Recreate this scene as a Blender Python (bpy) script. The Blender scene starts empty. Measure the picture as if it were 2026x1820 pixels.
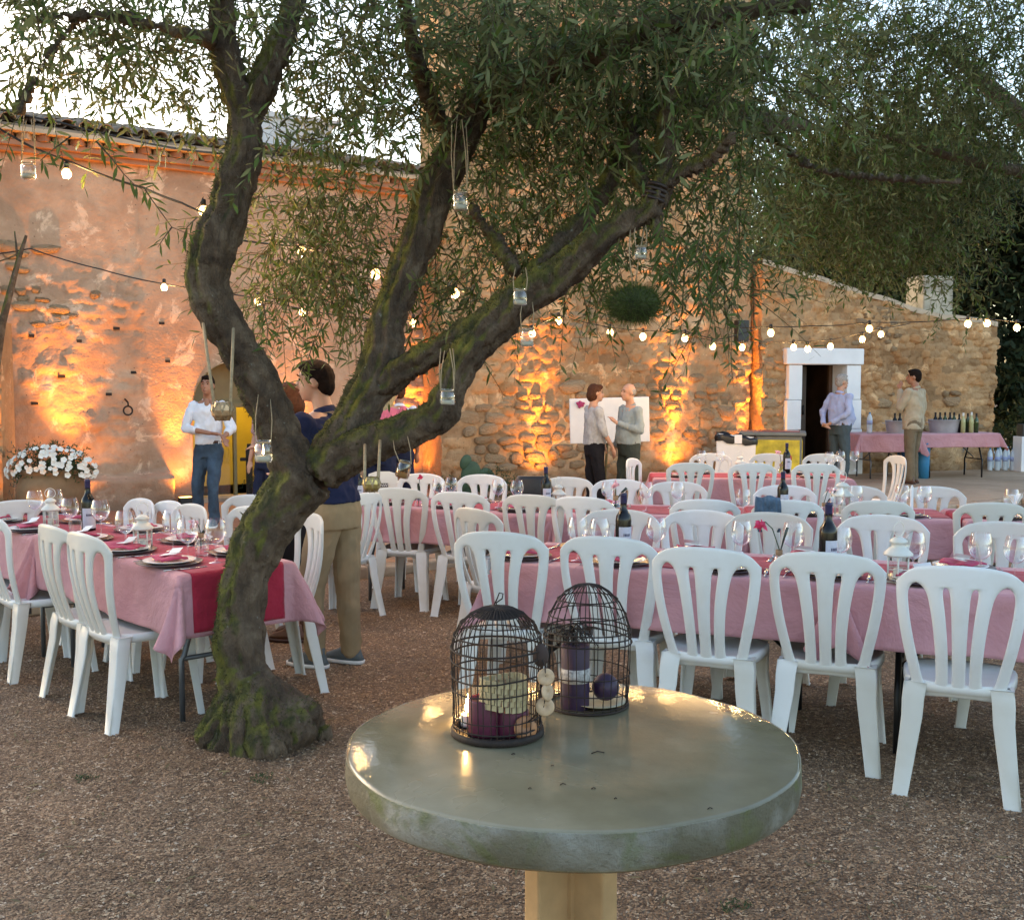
import bpy, bmesh, math, random
import numpy as np
from mathutils import Vector, Matrix, Euler
random.seed(7)
rng = np.random.default_rng(11)
C = bpy.context.scene.collection
R = math.radians
SC = bpy.context.scene

# ------------------------------------------------------------------ camera, sky, sun, exposure
PITCH = R(4.07); CH = 1.6; FP = 2194.8
cam = bpy.data.cameras.new('camera'); camo = bpy.data.objects.new('camera', cam)
C.objects.link(camo); SC.camera = camo
cam.sensor_width = 36; cam.lens = 39.0; cam.clip_end = 2000; cam.clip_start = 0.05
camo.location = (0, 0, CH); camo.rotation_euler = (R(90) - PITCH, 0, 0)

W = bpy.data.worlds.new('World'); SC.world = W; W.use_nodes = True
wn = W.node_tree.nodes; wl = W.node_tree.links
bg = wn['Background']
sky = wn.new('ShaderNodeTexSky'); sky.sky_type = 'NISHITA'; sky.sun_disc = False
SUN_EL, SUN_AZ = R(14), R(-48)            # azimuth from +Y, clockwise positive; the sun sits low behind the house
sky.sun_elevation = SUN_EL; sky.sun_rotation = SUN_AZ; sky.air_density = 1.0; sky.dust_density = 1.6; sky.ozone_density = 1.5
bg.inputs['Strength'].default_value = 0.15
wl.new(sky.outputs[0], bg.inputs[0])
sun = bpy.data.lights.new('sun', 'SUN'); sun.energy = 0.12; sun.angle = R(14); sun.color = (1, .86, .7)
suno = bpy.data.objects.new('sun', sun); C.objects.link(suno)
sd = Vector((math.sin(SUN_AZ) * math.cos(SUN_EL), math.cos(SUN_AZ) * math.cos(SUN_EL), math.sin(SUN_EL)))
suno.rotation_euler = sd.to_track_quat('Z', 'Y').to_euler()
suno.location = (0, 0, 20)
vs = SC.view_settings
SC.display_settings.display_device = 'sRGB'
vs.view_transform = 'Standard'; vs.look = 'None'; vs.gamma = 1; vs.use_curve_mapping = False
vs.exposure = 2.1
vs.use_white_balance = True; vs.white_balance_temperature = 7350; vs.white_balance_tint = 12
SC.cycles.use_denoising = True
SC.cycles.max_bounces = 8; SC.cycles.transparent_max_bounces = 16; SC.cycles.transmission_bounces = 8
SC.cycles.sample_clamp_indirect = 6
SC.cycles.caustics_reflective = False; SC.cycles.caustics_refractive = False

# ------------------------------------------------------------------ geometry of the view (picture units of a 2026 x 1820 print)
def ray(x, y):
    dx = (x - 1013) / FP; dy = (910 - y) / FP
    return Vector((dx, math.cos(PITCH) + dy * math.sin(PITCH), -math.sin(PITCH) + dy * math.cos(PITCH)))
def D(x, y, Y):
    r = ray(x, y); return Vector((0, 0, CH)) + r * (Y / r.y)
def G(x, y, z=0.):
    r = ray(x, y); return Vector((0, 0, CH)) + r * ((z - CH) / r.z)
def gz(Y):                                   # the gravel yard dips a little towards the terrace
    t = min(1, max(0, (Y - 4.8) / 3.2)); return -0.09 * t * t * (3 - 2 * t)

# ------------------------------------------------------------------ noise in numpy
def _h(ix, iy, s):
    n = (ix.astype(np.int64) * 374761393 + iy.astype(np.int64) * 668265263 + s * 974634777) & 0x7fffffff
    n = ((n ^ (n >> 13)) * 1274126177) & 0x7fffffff
    return ((n ^ (n >> 16)) & 0xffff) / 65535.0
def vn(x, y, s=0):
    x = np.asarray(x, float); y = np.asarray(y, float)
    ix = np.floor(x); iy = np.floor(y); fx = x - ix; fy = y - iy
    fx = fx * fx * (3 - 2 * fx); fy = fy * fy * (3 - 2 * fy)
    a = _h(ix, iy, s); b = _h(ix + 1, iy, s); c = _h(ix, iy + 1, s); d = _h(ix + 1, iy + 1, s)
    return (a * (1 - fx) + b * fx) * (1 - fy) + (c * (1 - fx) + d * fx) * fy
def fbm(x, y, s=0, o=4):
    v = 0; a = .5; t = 0
    for k in range(o):
        v = v + a * vn(x * 2 ** k, y * 2 ** k, s + k * 17); t += a; a *= .5
    return v / t

# ------------------------------------------------------------------ object helpers
def link(o, parent=None):
    C.objects.link(o)
    if parent is not None: o.parent = parent
    return o
def tag(o, label=None, cat=None, group=None, kind=None):
    if label: o['label'] = label
    if cat: o['category'] = cat
    if group: o['group'] = group
    if kind: o['kind'] = kind
    return o
def thing(name, label, cat, loc=(0, 0, 0), rz=0., group=None):
    o = bpy.data.objects.new(name, None); o.empty_display_size = .1
    C.objects.link(o); o.location = loc; o.rotation_euler = (0, 0, rz)
    return tag(o, label, cat, group)
def copy_tree(src, loc, rz, label=None, cat=True, group=None):
    r = src.copy(); C.objects.link(r); r.location = loc; r.rotation_euler = (0, 0, rz)
    if label: r['label'] = label
    if group: r['group'] = group
    for ch in list(src.children):
        c = ch.copy(); C.objects.link(c); c.parent = r
        for g in list(ch.children):
            d = g.copy(); C.objects.link(d); d.parent = c
    return r

class MB:
    """collects vertices and faces"""
    def __init__(s): s.v = []; s.f = []
    def add(s, vs_, fs):
        b = len(s.v); s.v += [tuple(p) for p in vs_]; s.f += [tuple(i + b for i in f) for f in fs]; return s
    def box(s, c, d, rz=0., taper=1., M=None):
        x, y, z = (k / 2 for k in d); vs_ = []
        for sz in (-1, 1):
            k = taper if sz > 0 else 1
            for a, b in ((-1, -1), (1, -1), (1, 1), (-1, 1)): vs_.append(Vector((a * x * k, b * y * k, sz * z)))
        m = Matrix.Rotation(rz, 3, 'Z') if M is None else M
        vs_ = [m @ p + Vector(c) for p in vs_]
        return s.add(vs_, [(0, 3, 2, 1), (4, 5, 6, 7), (0, 1, 5, 4), (1, 2, 6, 5), (2, 3, 7, 6), (3, 0, 4, 7)])
    def tube(s, pts, r, n=8, cap=True, sy=1.):
        pts = [Vector(p) for p in pts]
        if not hasattr(r, '__len__'): r = [r] * len(pts)
        t0 = (pts[1] - pts[0]).normalized()
        u = t0.orthogonal().normalized(); vs_ = []
        for i, p in enumerate(pts):
            t = (pts[min(i + 1, len(pts) - 1)] - pts[max(i - 1, 0)])
            t = t.normalized() if t.length > 1e-9 else t0
            u = u - t * u.dot(t)
            u = u.normalized() if u.length > 1e-6 else t.orthogonal().normalized()
            w = t.cross(u)
            for k in range(n):
                a = 2 * math.pi * k / n
                vs_.append(p + (u * math.cos(a) + w * math.sin(a) * sy) * r[i])
        fs = [(i * n + k, i * n + (k + 1) % n, (i + 1) * n + (k + 1) % n, (i + 1) * n + k) for i in range(len(pts) - 1) for k in range(n)]
        if cap: fs += [tuple(range(n))[::-1], tuple(range((len(pts) - 1) * n, len(pts) * n))]
        return s.add(vs_, fs)
    def ring(s, c, rad, r, n=24, m=5, M=None):
        c = Vector(c); vs_ = []
        M = M or Matrix.Identity(3)
        for i in range(n):
            a = 2 * math.pi * i / n
            for k in range(m):
                b = 2 * math.pi * k / m; q = rad + r * math.cos(b)
                vs_.append(M @ Vector((q * math.cos(a), q * math.sin(a), r * math.sin(b))) + c)
        fs = [(i * m + k, ((i + 1) % n) * m + k, ((i + 1) % n) * m + (k + 1) % m, i * m + (k + 1) % m) for i in range(n) for k in range(m)]
        return s.add(vs_, fs)
    def lathe(s, prof, n=20, c=(0, 0, 0), M=None, closed=False):
        c = Vector(c); M = M or Matrix.Identity(3); vs_ = []; m = len(prof)
        for i in range(n):
            a = 2 * math.pi * i / n
            for r, z in prof: vs_.append(M @ Vector((r * math.cos(a), r * math.sin(a), z)) + c)
        fs = []
        for i in range(n):
            for k in range(m - 1 + (1 if closed else 0)):
                k2 = (k + 1) % m
                fs.append((i * m + k, ((i + 1) % n) * m + k, ((i + 1) % n) * m + k2, i * m + k2))
        return s.add(vs_, fs)
    def ell(s, c, r, n=12, m=8, M=None):
        prof = [(math.sin(math.pi * k / m), -math.cos(math.pi * k / m)) for k in range(m + 1)]
        c = Vector(c); M = M or Matrix.Identity(3); vs_ = []
        for i in range(n):
            a = 2 * math.pi * i / n
            for q, z in prof: vs_.append(M @ Vector((q * math.cos(a) * r[0], q * math.sin(a) * r[1], z * r[2])) + c)
        k1 = m + 1
        return s.add(vs_, [(i * k1 + k, ((i + 1) % n) * k1 + k, ((i + 1) % n) * k1 + k + 1, i * k1 + k + 1) for i in range(n) for k in range(m)])
    def cap(s, p0, r0, p1, r1, n=12, e=(1., 1.)):
        """closed tapered capsule; e flattens it"""
        p0 = Vector(p0); p1 = Vector(p1); d = p1 - p0; t = d.normalized()
        pts = []; rr = []
        for a in (90, 60, 30): pts.append(p0 - t * r0 * math.sin(R(a)) * .95); rr.append(max(r0 * math.cos(R(a)), r0 * .05))
        pts += [p0, p0.lerp(p1, .33), p0.lerp(p1, .66), p1]; rr += [r0, r0 * .67 + r1 * .33, r0 * .34 + r1 * .66, r1]
        for a in (30, 60, 90): pts.append(p1 + t * r1 * math.sin(R(a)) * .95); rr.append(max(r1 * math.cos(R(a)), r1 * .05))
        return s.tube(pts, rr, n, True, e[0])
    def loft(s, secs, n=20):
        """secs: (centre, rx, ry[, power]) horizontal superellipses, closed at both ends"""
        vs_ = []
        for q in secs:
            c, rx, ry = q[0], q[1], q[2]; pw = q[3] if len(q) > 3 else 2.3
            for k in range(n):
                a = 2 * math.pi * k / n; ca, sa = math.cos(a), math.sin(a)
                vs_.append((c[0] + rx * math.copysign(abs(ca) ** (2 / pw), ca), c[1] + ry * math.copysign(abs(sa) ** (2 / pw), sa), c[2]))
        fs = [(i * n + k, i * n + (k + 1) % n, (i + 1) * n + (k + 1) % n, (i + 1) * n + k) for i in range(len(secs) - 1) for k in range(n)]
        fs += [tuple(range(n))[::-1], tuple(range((len(secs) - 1) * n, len(secs) * n))]
        return s.add(vs_, fs)
    def mesh(s, name, mat=None, smooth=True, weld=False):
        me = bpy.data.meshes.new(name); me.from_pydata(s.v, [], s.f)
        if weld:
            bm = bmesh.new(); bm.from_mesh(me); bmesh.ops.remove_doubles(bm, verts=bm.verts, dist=1e-5); bm.to_mesh(me); bm.free()
        if mat: me.materials.append(mat)
        if smooth: me.shade_smooth()
        me.update(); return me
    def obj(s, name, mat=None, parent=None, smooth=True, loc=None, weld=False):
        o = bpy.data.objects.new(name, s.mesh(name, mat, smooth, weld)); link(o, parent)
        if loc is not None: o.location = loc
        return o

TMP = bpy.data.scenes.new('bake')
def bake(o, mods):
    """apply modifiers through the depsgraph; mods: list of (type, {props})"""
    for t, pr in mods:
        m = o.modifiers.new(t, t)
        for k, v in pr.items(): setattr(m, k, v)
    par = o.parent; o.parent = None; TMP.collection.objects.link(o)      # a scene of its own keeps this quick
    vl = TMP.view_layers[0]; vl.update(); dg = vl.depsgraph
    me = bpy.data.meshes.new_from_object(o.evaluated_get(dg))
    TMP.collection.objects.unlink(o); o.parent = par
    o.modifiers.clear(); old = o.data; me.name = old.name; o.data = me
    bpy.data.meshes.remove(old)
    return o
def np_mesh(name, V_, F_, mat=None, smooth=False):
    """V_ (n,3) array, F_ (m,k) array of equal-sized polygons"""
    me = bpy.data.meshes.new(name); k = F_.shape[1]
    me.vertices.add(len(V_)); me.vertices.foreach_set('co', np.ascontiguousarray(V_, dtype=np.float32).ravel())
    me.loops.add(F_.size); me.loops.foreach_set('vertex_index', np.ascontiguousarray(F_, dtype=np.int32).ravel())
    me.polygons.add(len(F_)); me.polygons.foreach_set('loop_start', np.arange(0, F_.size, k, dtype=np.int32))
    try: me.polygons.foreach_set('loop_total', np.full(len(F_), k, dtype=np.int32))
    except Exception: pass
    me.update(calc_edges=True); me.validate()
    if mat: me.materials.append(mat)
    if smooth: me.shade_smooth()
    return me
def push(o, fn):
    """move vertices along their normals by fn(coords)"""
    me = o.data; n = len(me.vertices); co = np.empty(n * 3, np.float32); no = np.empty(n * 3, np.float32)
    me.vertices.foreach_get('co', co); me.vertices.foreach_get('normal', no); co = co.reshape(-1, 3); no = no.reshape(-1, 3)
    co = co + no * fn(co)[:, None]; me.vertices.foreach_set('co', co.astype(np.float32).ravel()); me.update()
def soft(o, w=.004, seg=2, ang=35):
    """rounded edges"""
    return bake(o, [('BEVEL', dict(width=w, segments=seg, limit_method='ANGLE', angle_limit=R(ang)))])

# ------------------------------------------------------------------ materials
class Mat:
    def __init__(s, name):
        s.m = bpy.data.materials.new(name); s.m.use_nodes = True
        s.n = s.m.node_tree.nodes; s.l = s.m.node_tree.links; s.b = s.n['Principled BSDF']
        s.out = s.n['Material Output']; s.tc = None
    def coord(s, space='Object'):
        if s.tc is None: s.tc = s.n.new('ShaderNodeTexCoord')
        return s.tc.outputs[space]
    def noise(s, scale, detail=4, rough=.55, space='Object', dist=0., stretch=None):
        n = s.n.new('ShaderNodeTexNoise'); n.inputs['Scale'].default_value = scale
        n.inputs['Detail'].default_value = detail; n.inputs['Roughness'].default_value = rough; n.inputs['Distortion'].default_value = dist
        c = s.coord(space)
        if stretch:
            mp = s.n.new('ShaderNodeMapping'); mp.inputs['Scale'].default_value = stretch; s.l.new(c, mp.inputs[0]); c = mp.outputs[0]
        s.l.new(c, n.inputs['Vector']); return n.outputs[0]
    def voro(s, scale, feature='F1', out='Distance', space='Object'):
        n = s.n.new('ShaderNodeTexVoronoi'); n.inputs['Scale'].default_value = scale; n.feature = feature
        s.l.new(s.coord(space), n.inputs['Vector']); return n.outputs[out]
    def ramp(s, fac, stops, const=False):
        r = s.n.new('ShaderNodeValToRGB'); e = r.color_ramp.elements
        if const: r.color_ramp.interpolation = 'CONSTANT'
        while len(e) < len(stops): e.new(.5)
        for k, (p, c) in enumerate(stops):
            e[k].position = p; e[k].color = (*c, 1) if hasattr(c, '__len__') else (c, c, c, 1)
        s.l.new(fac, r.inputs[0]); return r.outputs[0]
    def mix(s, fac, a, b, mode='MIX'):
        n = s.n.new('ShaderNodeMixRGB'); n.blend_type = mode
        for k, v in ((0, fac), (1, a), (2, b)):
            if hasattr(v, 'is_linked') or hasattr(v, 'links'): s.l.new(v, n.inputs[k])
            elif k == 0: n.inputs[0].default_value = v
            else: n.inputs[k].default_value = (*v, 1)
        return n.outputs[0]
    def math(s, op, a, b=0.):
        n = s.n.new('ShaderNodeMath'); n.operation = op
        for k, v in ((0, a), (1, b)):
            if hasattr(v, 'links'): s.l.new(v, n.inputs[k])
            else: n.inputs[k].default_value = v
        return n.outputs[0]
    def sep(s, vec):
        n = s.n.new('ShaderNodeSeparateXYZ'); s.l.new(vec, n.inputs[0]); return n.outputs
    def rnd(s): return s.n.new('ShaderNodeObjectInfo').outputs['Random']
    def set(s, **k):
        for a, v in k.items():
            i = s.b.inputs[a.replace('_', ' ')]
            if hasattr(v, 'links'): s.l.new(v, i)
            elif hasattr(v, '__len__') and len(v) == 3: i.default_value = (*v, 1)
            else: i.default_value = v
        return s
    def bump(s, h, strength=.5, dist=.01):
        n = s.n.new('ShaderNodeBump'); n.inputs['Strength'].default_value = strength; n.inputs['Distance'].default_value = dist
        s.l.new(h, n.inputs['Height'])
        if s.b.inputs['Normal'].links: s.l.new(s.b.inputs['Normal'].links[0].from_socket, n.inputs['Normal'])
        s.l.new(n.outputs[0], s.b.inputs['Normal']); return s
def simple(name, col, rough=.5, var=.12, scale=8., metal=0., bump=0., bscale=60., spec=.5, **kw):
    m = Mat(name); n = m.noise(scale)
    d = tuple(max(0, c * (1 - var)) for c in col); l = tuple(min(1, c * (1 + var)) for c in col)
    m.set(Base_Color=m.ramp(n, [(.3, d), (.7, l)]), Roughness=rough, Metallic=metal)
    m.b.inputs['Specular IOR Level'].default_value = spec
    if bump: m.bump(m.noise(bscale, 3), bump, .004)
    for k, v in kw.items(): m.set(**{k: v})
    return m.m
def glow(name, col, power):
    m = Mat(name); m.set(Base_Color=(.8, .8, .8)); m.b.inputs['Emission Color'].default_value = (*col, 1); m.b.inputs['Emission Strength'].default_value = power
    return m.m
def glass(name, col=(1, 1, 1), rough=.0, blend=.3):
    """thin clear glass: mostly transparent with a Fresnel sheen"""
    m = Mat(name); m.n.remove(m.b)
    tr = m.n.new('ShaderNodeBsdfTransparent'); tr.inputs[0].default_value = (*col, 1)
    gl = m.n.new('ShaderNodeBsdfGlossy'); gl.inputs['Roughness'].default_value = rough; gl.inputs['Color'].default_value = (1, 1, 1, 1)
    fr = m.n.new('ShaderNodeLayerWeight'); fr.inputs['Blend'].default_value = blend
    cr = m.n.new('ShaderNodeMapRange'); cr.inputs['To Min'].default_value = .045; cr.inputs['To Max'].default_value = .95
    m.l.new(fr.outputs['Facing'], cr.inputs['Value'])
    ms = m.n.new('ShaderNodeMixShader'); m.l.new(cr.outputs[0], ms.inputs[0]); m.l.new(tr.outputs[0], ms.inputs[1]); m.l.new(gl.outputs[0], ms.inputs[2])
    m.l.new(ms.outputs[0], m.out.inputs[0]); return m.m

ORD = ['first', 'second', 'third', 'fourth', 'fifth', 'sixth', 'seventh', 'eighth', 'ninth', 'tenth', 'eleventh', 'twelfth', 'thirteenth', 'fourteenth', 'fifteenth', 'sixteenth']
# ================================================================== SETTING
# --- gravel
def m_gravel():
    m = Mat('gravel_mat')
    v = m.voro(95., 'F1', 'Color'); vd = m.voro(95., 'F1', 'Distance'); v2 = m.voro(38., 'F1', 'Distance')
    c = m.ramp(m.sep(v)[0], [(0, (.13, .072, .038)), (.4, (.24, .142, .075)), (.75, (.36, .225, .128)), (1, (.48, .335, .21))])
    big = m.ramp(m.noise(.9, 5), [(.32, (.78, .74, .7)), (.68, (1.12, 1.1, 1.1))])
    c = m.mix(1., c, big, 'MULTIPLY')
    c = m.mix(m.ramp(vd, [(.25, 0.), (.75, .6)]), c, (.09, .058, .04))
    m.set(Base_Color=c, Roughness=.85)
    m.bump(vd, .9, -.012); m.bump(v2, .4, -.02)
    m.bump(m.noise(5, 4), .35, .05)
    return m.m
MG = m_gravel()
nx, ny = 180, 160
gx = np.concatenate([np.linspace(-400, -14, 24)[:-1], np.linspace(-14, 14, nx), np.linspace(14, 400, 24)[1:]])
gy = np.concatenate([np.linspace(-60, -2, 8)[:-1], np.linspace(-2, 18, ny), np.linspace(18, 600, 30)[1:]])
X, Y = np.meshgrid(gx, gy)
t = np.clip((Y - 4.8) / 3.2, 0, 1); Z = -0.09 * t * t * (3 - 2 * t)
near = (np.abs(X) < 13.9) & (Y < 17.9)
Z = Z + near * ((fbm(X * .9, Y * .9, 3) - .5) * .035 + (fbm(X * 4, Y * 4, 5) - .5) * .014)
Z = np.where(Y > 18, Z - .12, Z)
dtree = np.hypot(X + 1.1, Y - 4.85); Z = Z + .03 * np.exp(-(dtree / .45) ** 2)
n0, n1 = X.shape
idx = np.arange(n0 * n1).reshape(n0, n1)
F = np.stack([idx[:-1, :-1], idx[:-1, 1:], idx[1:, 1:], idx[1:, :-1]], -1).reshape(-1, 4)
g = link(bpy.data.objects.new('ground', np_mesh('ground', np.stack([X, Y, Z], -1).reshape(-1, 3), F, MG, True))); tag(g, kind='structure')
def ground_z(x, y):
    t = np.clip((y - 4.8) / 3.2, 0, 1); z = -0.09 * t * t * (3 - 2 * t)
    z = z + (fbm(x * .9, y * .9, 3) - .5) * .035 + (fbm(x * 4, y * 4, 5) - .5) * .014
    return z + .03 * np.exp(-(np.hypot(x + 1.1, y - 4.85) / .45) ** 2)

# loose pebbles over the near gravel: real stones, one mass
def pebbles(n, x0, x1, y0, y1, smin, smax, seed):
    r = np.random.default_rng(seed)
    yy = r.uniform(y0, y1, n); half = yy * .47 + .15
    xx = r.uniform(-1, 1, n) * half
    zz = ground_z(xx, yy)
    s = r.uniform(smin, smax, n) * (1 + (r.random(n) < .04) * .8)
    base = np.array([[1, 0, 0], [0, 1, 0], [-1, 0, 0], [0, -1, 0], [0, 0, .62], [.7, .6, -.3]])
    base = np.array([[1, .1, 0], [.25, .95, .1], [-.9, .35, 0], [-.5, -.85, .05], [.6, -.8, 0], [.05, 0, .6]])
    tri = np.array([[0, 1, 5], [1, 2, 5], [2, 3, 5], [3, 4, 5], [4, 0, 5]])
    a = r.uniform(0, 2 * np.pi, n); ca, sa = np.cos(a), np.sin(a)
    el = r.uniform(.6, 1.1, n); hgt = r.uniform(.6, 1.3, n)
    jit = r.uniform(-.22, .22, (n, 6, 3))
    P = base[None] + jit
    px = P[..., 0]; py = P[..., 1] * el[:, None]
    V_ = np.stack([(px * ca[:, None] - py * sa[:, None]) * s[:, None] + xx[:, None], (px * sa[:, None] + py * ca[:, None]) * s[:, None] + yy[:, None],
                   P[..., 2] * s[:, None] * hgt[:, None] + zz[:, None] + .0015], -1).reshape(-1, 3)
    F_ = (tri[None] + (np.arange(n) * 6)[:, None, None]).reshape(-1, 3)
    return V_, F_
def m_pebble():
    m = Mat('pebble_mat')
    c = m.ramp(m.sep(m.voro(60., 'F1', 'Color'))[1], [(0, (.12, .066, .034)), (.35, (.25, .145, .076)), (.7, (.38, .235, .13)), (.92, (.50, .345, .21)), (1, (.60, .47, .34))])
    c = m.mix(1., c, m.ramp(m.noise(.9, 5), [(.32, (.78, .74, .7)), (.68, (1.1, 1.08, 1.08))]), 'MULTIPLY')
    m.set(Base_Color=c, Roughness=.75); return m.m
Va, Fa = pebbles(170000, -2, 2, 1.7, 5.2, .0025, .0055, 5)
Vb, Fb = pebbles(60000, -2, 2, 5.2, 8.6, .004, .008, 6)
gv = link(bpy.data.objects.new('gravel', np_mesh('gravel', np.concatenate([Va, Vb]), np.concatenate([Fa, Fb + len(Va)]), m_pebble()))); tag(gv, kind='stuff')

# fallen olive leaves on the gravel
r = np.random.default_rng(8); n = 520; yy = r.uniform(1.8, 7.5, n) ** 1.0; xx = r.uniform(-1, 1, n) * (yy * .47 + .1); zz = ground_z(xx, yy) + .007
a = r.uniform(0, 6.28, n); L = r.uniform(.02, .034, n); d = np.stack([np.cos(a), np.sin(a), r.uniform(-.12, .12, n)], -1) * L[:, None]; w_ = np.stack([-np.sin(a), np.cos(a), r.uniform(-.3, .3, n)], -1) * .0045
c_ = np.stack([xx, yy, zz], -1); V_ = np.stack([c_ - d, c_ + w_, c_ + d, c_ - w_], 1).reshape(-1, 3)
ll_ = link(bpy.data.objects.new('leaf_litter', np_mesh('leaf_litter', V_, np.arange(n * 4).reshape(-1, 4), simple('dry_leaf_mat', (.15, .115, .05), .8, .6, 3)))); tag(ll_, kind='stuff')
# --- terrace in front of the house
def m_terrace():
    m = Mat('terrace_mat')
    c = m.ramp(m.noise(1.1, 6), [(.3, (.30, .20, .12)), (.6, (.44, .31, .20)), (.8, (.52, .39, .26))])
    px = m.sep(m.coord())[0]
    left = m.ramp(m.math('ADD', m.math('MULTIPLY', px, .16), .62), [(.2, 1.), (.62, 0.)])
    c = m.mix(left, c, m.mix(m.noise(9, 4), (.33, .15, .085), (.42, .21, .125)))
    c = m.mix(m.ramp(m.noise(26, 3), [(.55, 0.), (.75, .35)]), c, (.13, .095, .065))
    m.set(Base_Color=c, Roughness=m.ramp(m.noise(3), [(.3, .55), (.7, .8)])); m.bump(m.noise(40, 4), .25, .01); return m.m
MT = m_terrace()
e0 = Vector((-1.08, 9.76, 0)); ed = Vector((.823, .568, 0)).normalized()
mb = MB()
pts = []
for k in range(61):
    p = e0 + ed * (-13 + k * .5); w = (fbm(np.array([k * .7]), np.array([3.3]), 4)[0] - .5) * .12
    pts.append((p.x - ed.y * w, p.y + ed.x * w))
for k in range(60):
    a, b = pts[k], pts[k + 1]
    off = Vector((-ed.y, ed.x, 0)) * 26
    mb.add([(a[0], a[1], 0), (b[0], b[1], 0), (b[0] + off.x, b[1] + off.y, 0), (a[0] + off.x, a[1] + off.y, 0), (a[0], a[1], -.35), (b[0], b[1], -.35)],
           [(0, 1, 2, 3), (4, 5, 1, 0)])
te = mb.obj('terrace', MT, None, False, weld=True); tag(te, kind='structure')
# kerb stones on the terrace edge
ks = MB()
M_STONE_K = simple('kerb_stone_mat', (.36, .27, .19), .8, .3, 5, bump=.5, bscale=30)
kerb = thing('terrace_edging', 'row of rough pale edging stones along the terrace step behind the tables', 'edging', e0)
for k in range(40):
    t_ = -6.5 + k * .5 + random.uniform(-.03, .03); p = ed * t_ - Vector((-ed.y, ed.x, 0)) * .06
    m_ = MB(); m_.box((0, 0, 0), (random.uniform(.38, .47), random.uniform(.16, .24), random.uniform(.10, .14)), math.atan2(ed.y, ed.x) + random.uniform(-.05, .05))
    m_.v = [(a + random.uniform(-.02, .02), b + random.uniform(-.02, .02), c_ + random.uniform(-.012, .012)) for a, b, c_ in m_.v]
    o = m_.obj('edging_stone', M_STONE_K, kerb, False); o.location = (p.x, p.y, -.055); soft(o, .02, 2, 20)

# ================================================================== THE HOUSE
def m_wall(name, c0, c1, c2, rough_bump=.5, stone_mix=.8):
    m = Mat(name)
    n1 = m.noise(.8, 6, .62, dist=.3); n2 = m.noise(5.5, 6, .6); n3 = m.noise(30, 4)
    c = m.ramp(n1, [(.32, c0), (.5, c1), (.68, c2)])
    c = m.mix(m.ramp(n2, [(.35, .0), (.7, .55)]), c, c0)
    c = m.mix(m.ramp(m.noise(2.1, 7, .7, dist=.6), [(.56, 0.), (.62, .7)]), c, tuple(min(1, k * 1.35) for k in c2))     # lime patches
    c = m.mix(m.ramp(m.voro(9., 'F1'), [(.03, .75), (.09, 0.)]), c, (.05, .03, .02))                                  # small holes
    at = m.n.new('ShaderNodeAttribute'); at.attribute_name = 'stone'; sp3 = m.sep(at.outputs['Vector'])
    c = m.mix(stone_mix, c, m.mix(1., c, m.ramp(sp3[1], [(0, (.62, .60, .58)), (.35, (.95, .93, .90)), (.7, (1.2, 1.12, 1.02)), (1, (1.0, .80, .62))]), 'MULTIPLY'))
    c = m.mix(m.math('MULTIPLY', m.ramp(sp3[0], [(.0, .75), (.35, 0.)]), stone_mix), c, tuple(k * .62 for k in c0))
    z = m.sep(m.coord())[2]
    c = m.mix(m.ramp(z, [(.0, .55), (.4, 0.)]), c, (.13, .085, .055))                                                # darker towards the foot of the wall
    m.set(Base_Color=c, Roughness=.92); m.b.inputs['Specular IOR Level'].default_value = .15
    m.bump(n3, .5, .02); m.bump(n2, rough_bump, .05)
    return m.m
OCH0, OCH1, OCH2 = (.33, .185, .095), (.47, .29, .16), (.58, .39, .235)
M_WING = m_wall('wing_render_mat', (.34, .195, .12), (.50, .315, .205), (.60, .415, .285), .55, .12)
M_TOWER = m_wall('tower_masonry_mat', OCH0, OCH1, OCH2, .7)
M_ANNEX = m_wall('annex_masonry_mat', (.31, .175, .088), (.47, .29, .155), (.58, .39, .225), .8)
M_WHITE = simple('whitewash_mat', (.78, .79, .80), .7, .06, 3, bump=.3, bscale=18)
M_DARK = simple('dark_interior_mat', (.02, .016, .013), .9)
M_TILE = simple('roof_tile_mat', (.27, .20, .145), .85, .5, 2.2, bump=.4, bscale=25)
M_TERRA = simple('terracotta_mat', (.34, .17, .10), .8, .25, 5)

house = thing('farmhouse', 'old ochre stone farmhouse with tiled wing, tower and low annex, lit amber from below', 'farmhouse')
class Plane:
    def __init__(s, o, ang): s.o = Vector((*o, 0)); s.a = R(ang); s.u = Vector((math.cos(s.a), math.sin(s.a), 0)); s.n = Vector((s.u.y, -s.u.x, 0))
    def at(s, x, y, off=0.):
        r = ray(x, y); o = s.o + s.n * off - Vector((0, 0, CH)); o.z = 0
        t_ = o.dot(s.n) / r.dot(s.n); p = Vector((0, 0, CH)) + r * t_
        return (p - s.o - s.n * off).dot(s.u), p.z
    def P(s, a, z, off=0.): v = s.o + s.u * a + s.n * off; return Vector((v.x, v.y, z))
WING = Plane((-1.34, 16.57), 35.8); TOW = Plane((-1.04, 16.0), 28.0); ANX = Plane((4.14, 18.55), 19.2)

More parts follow.
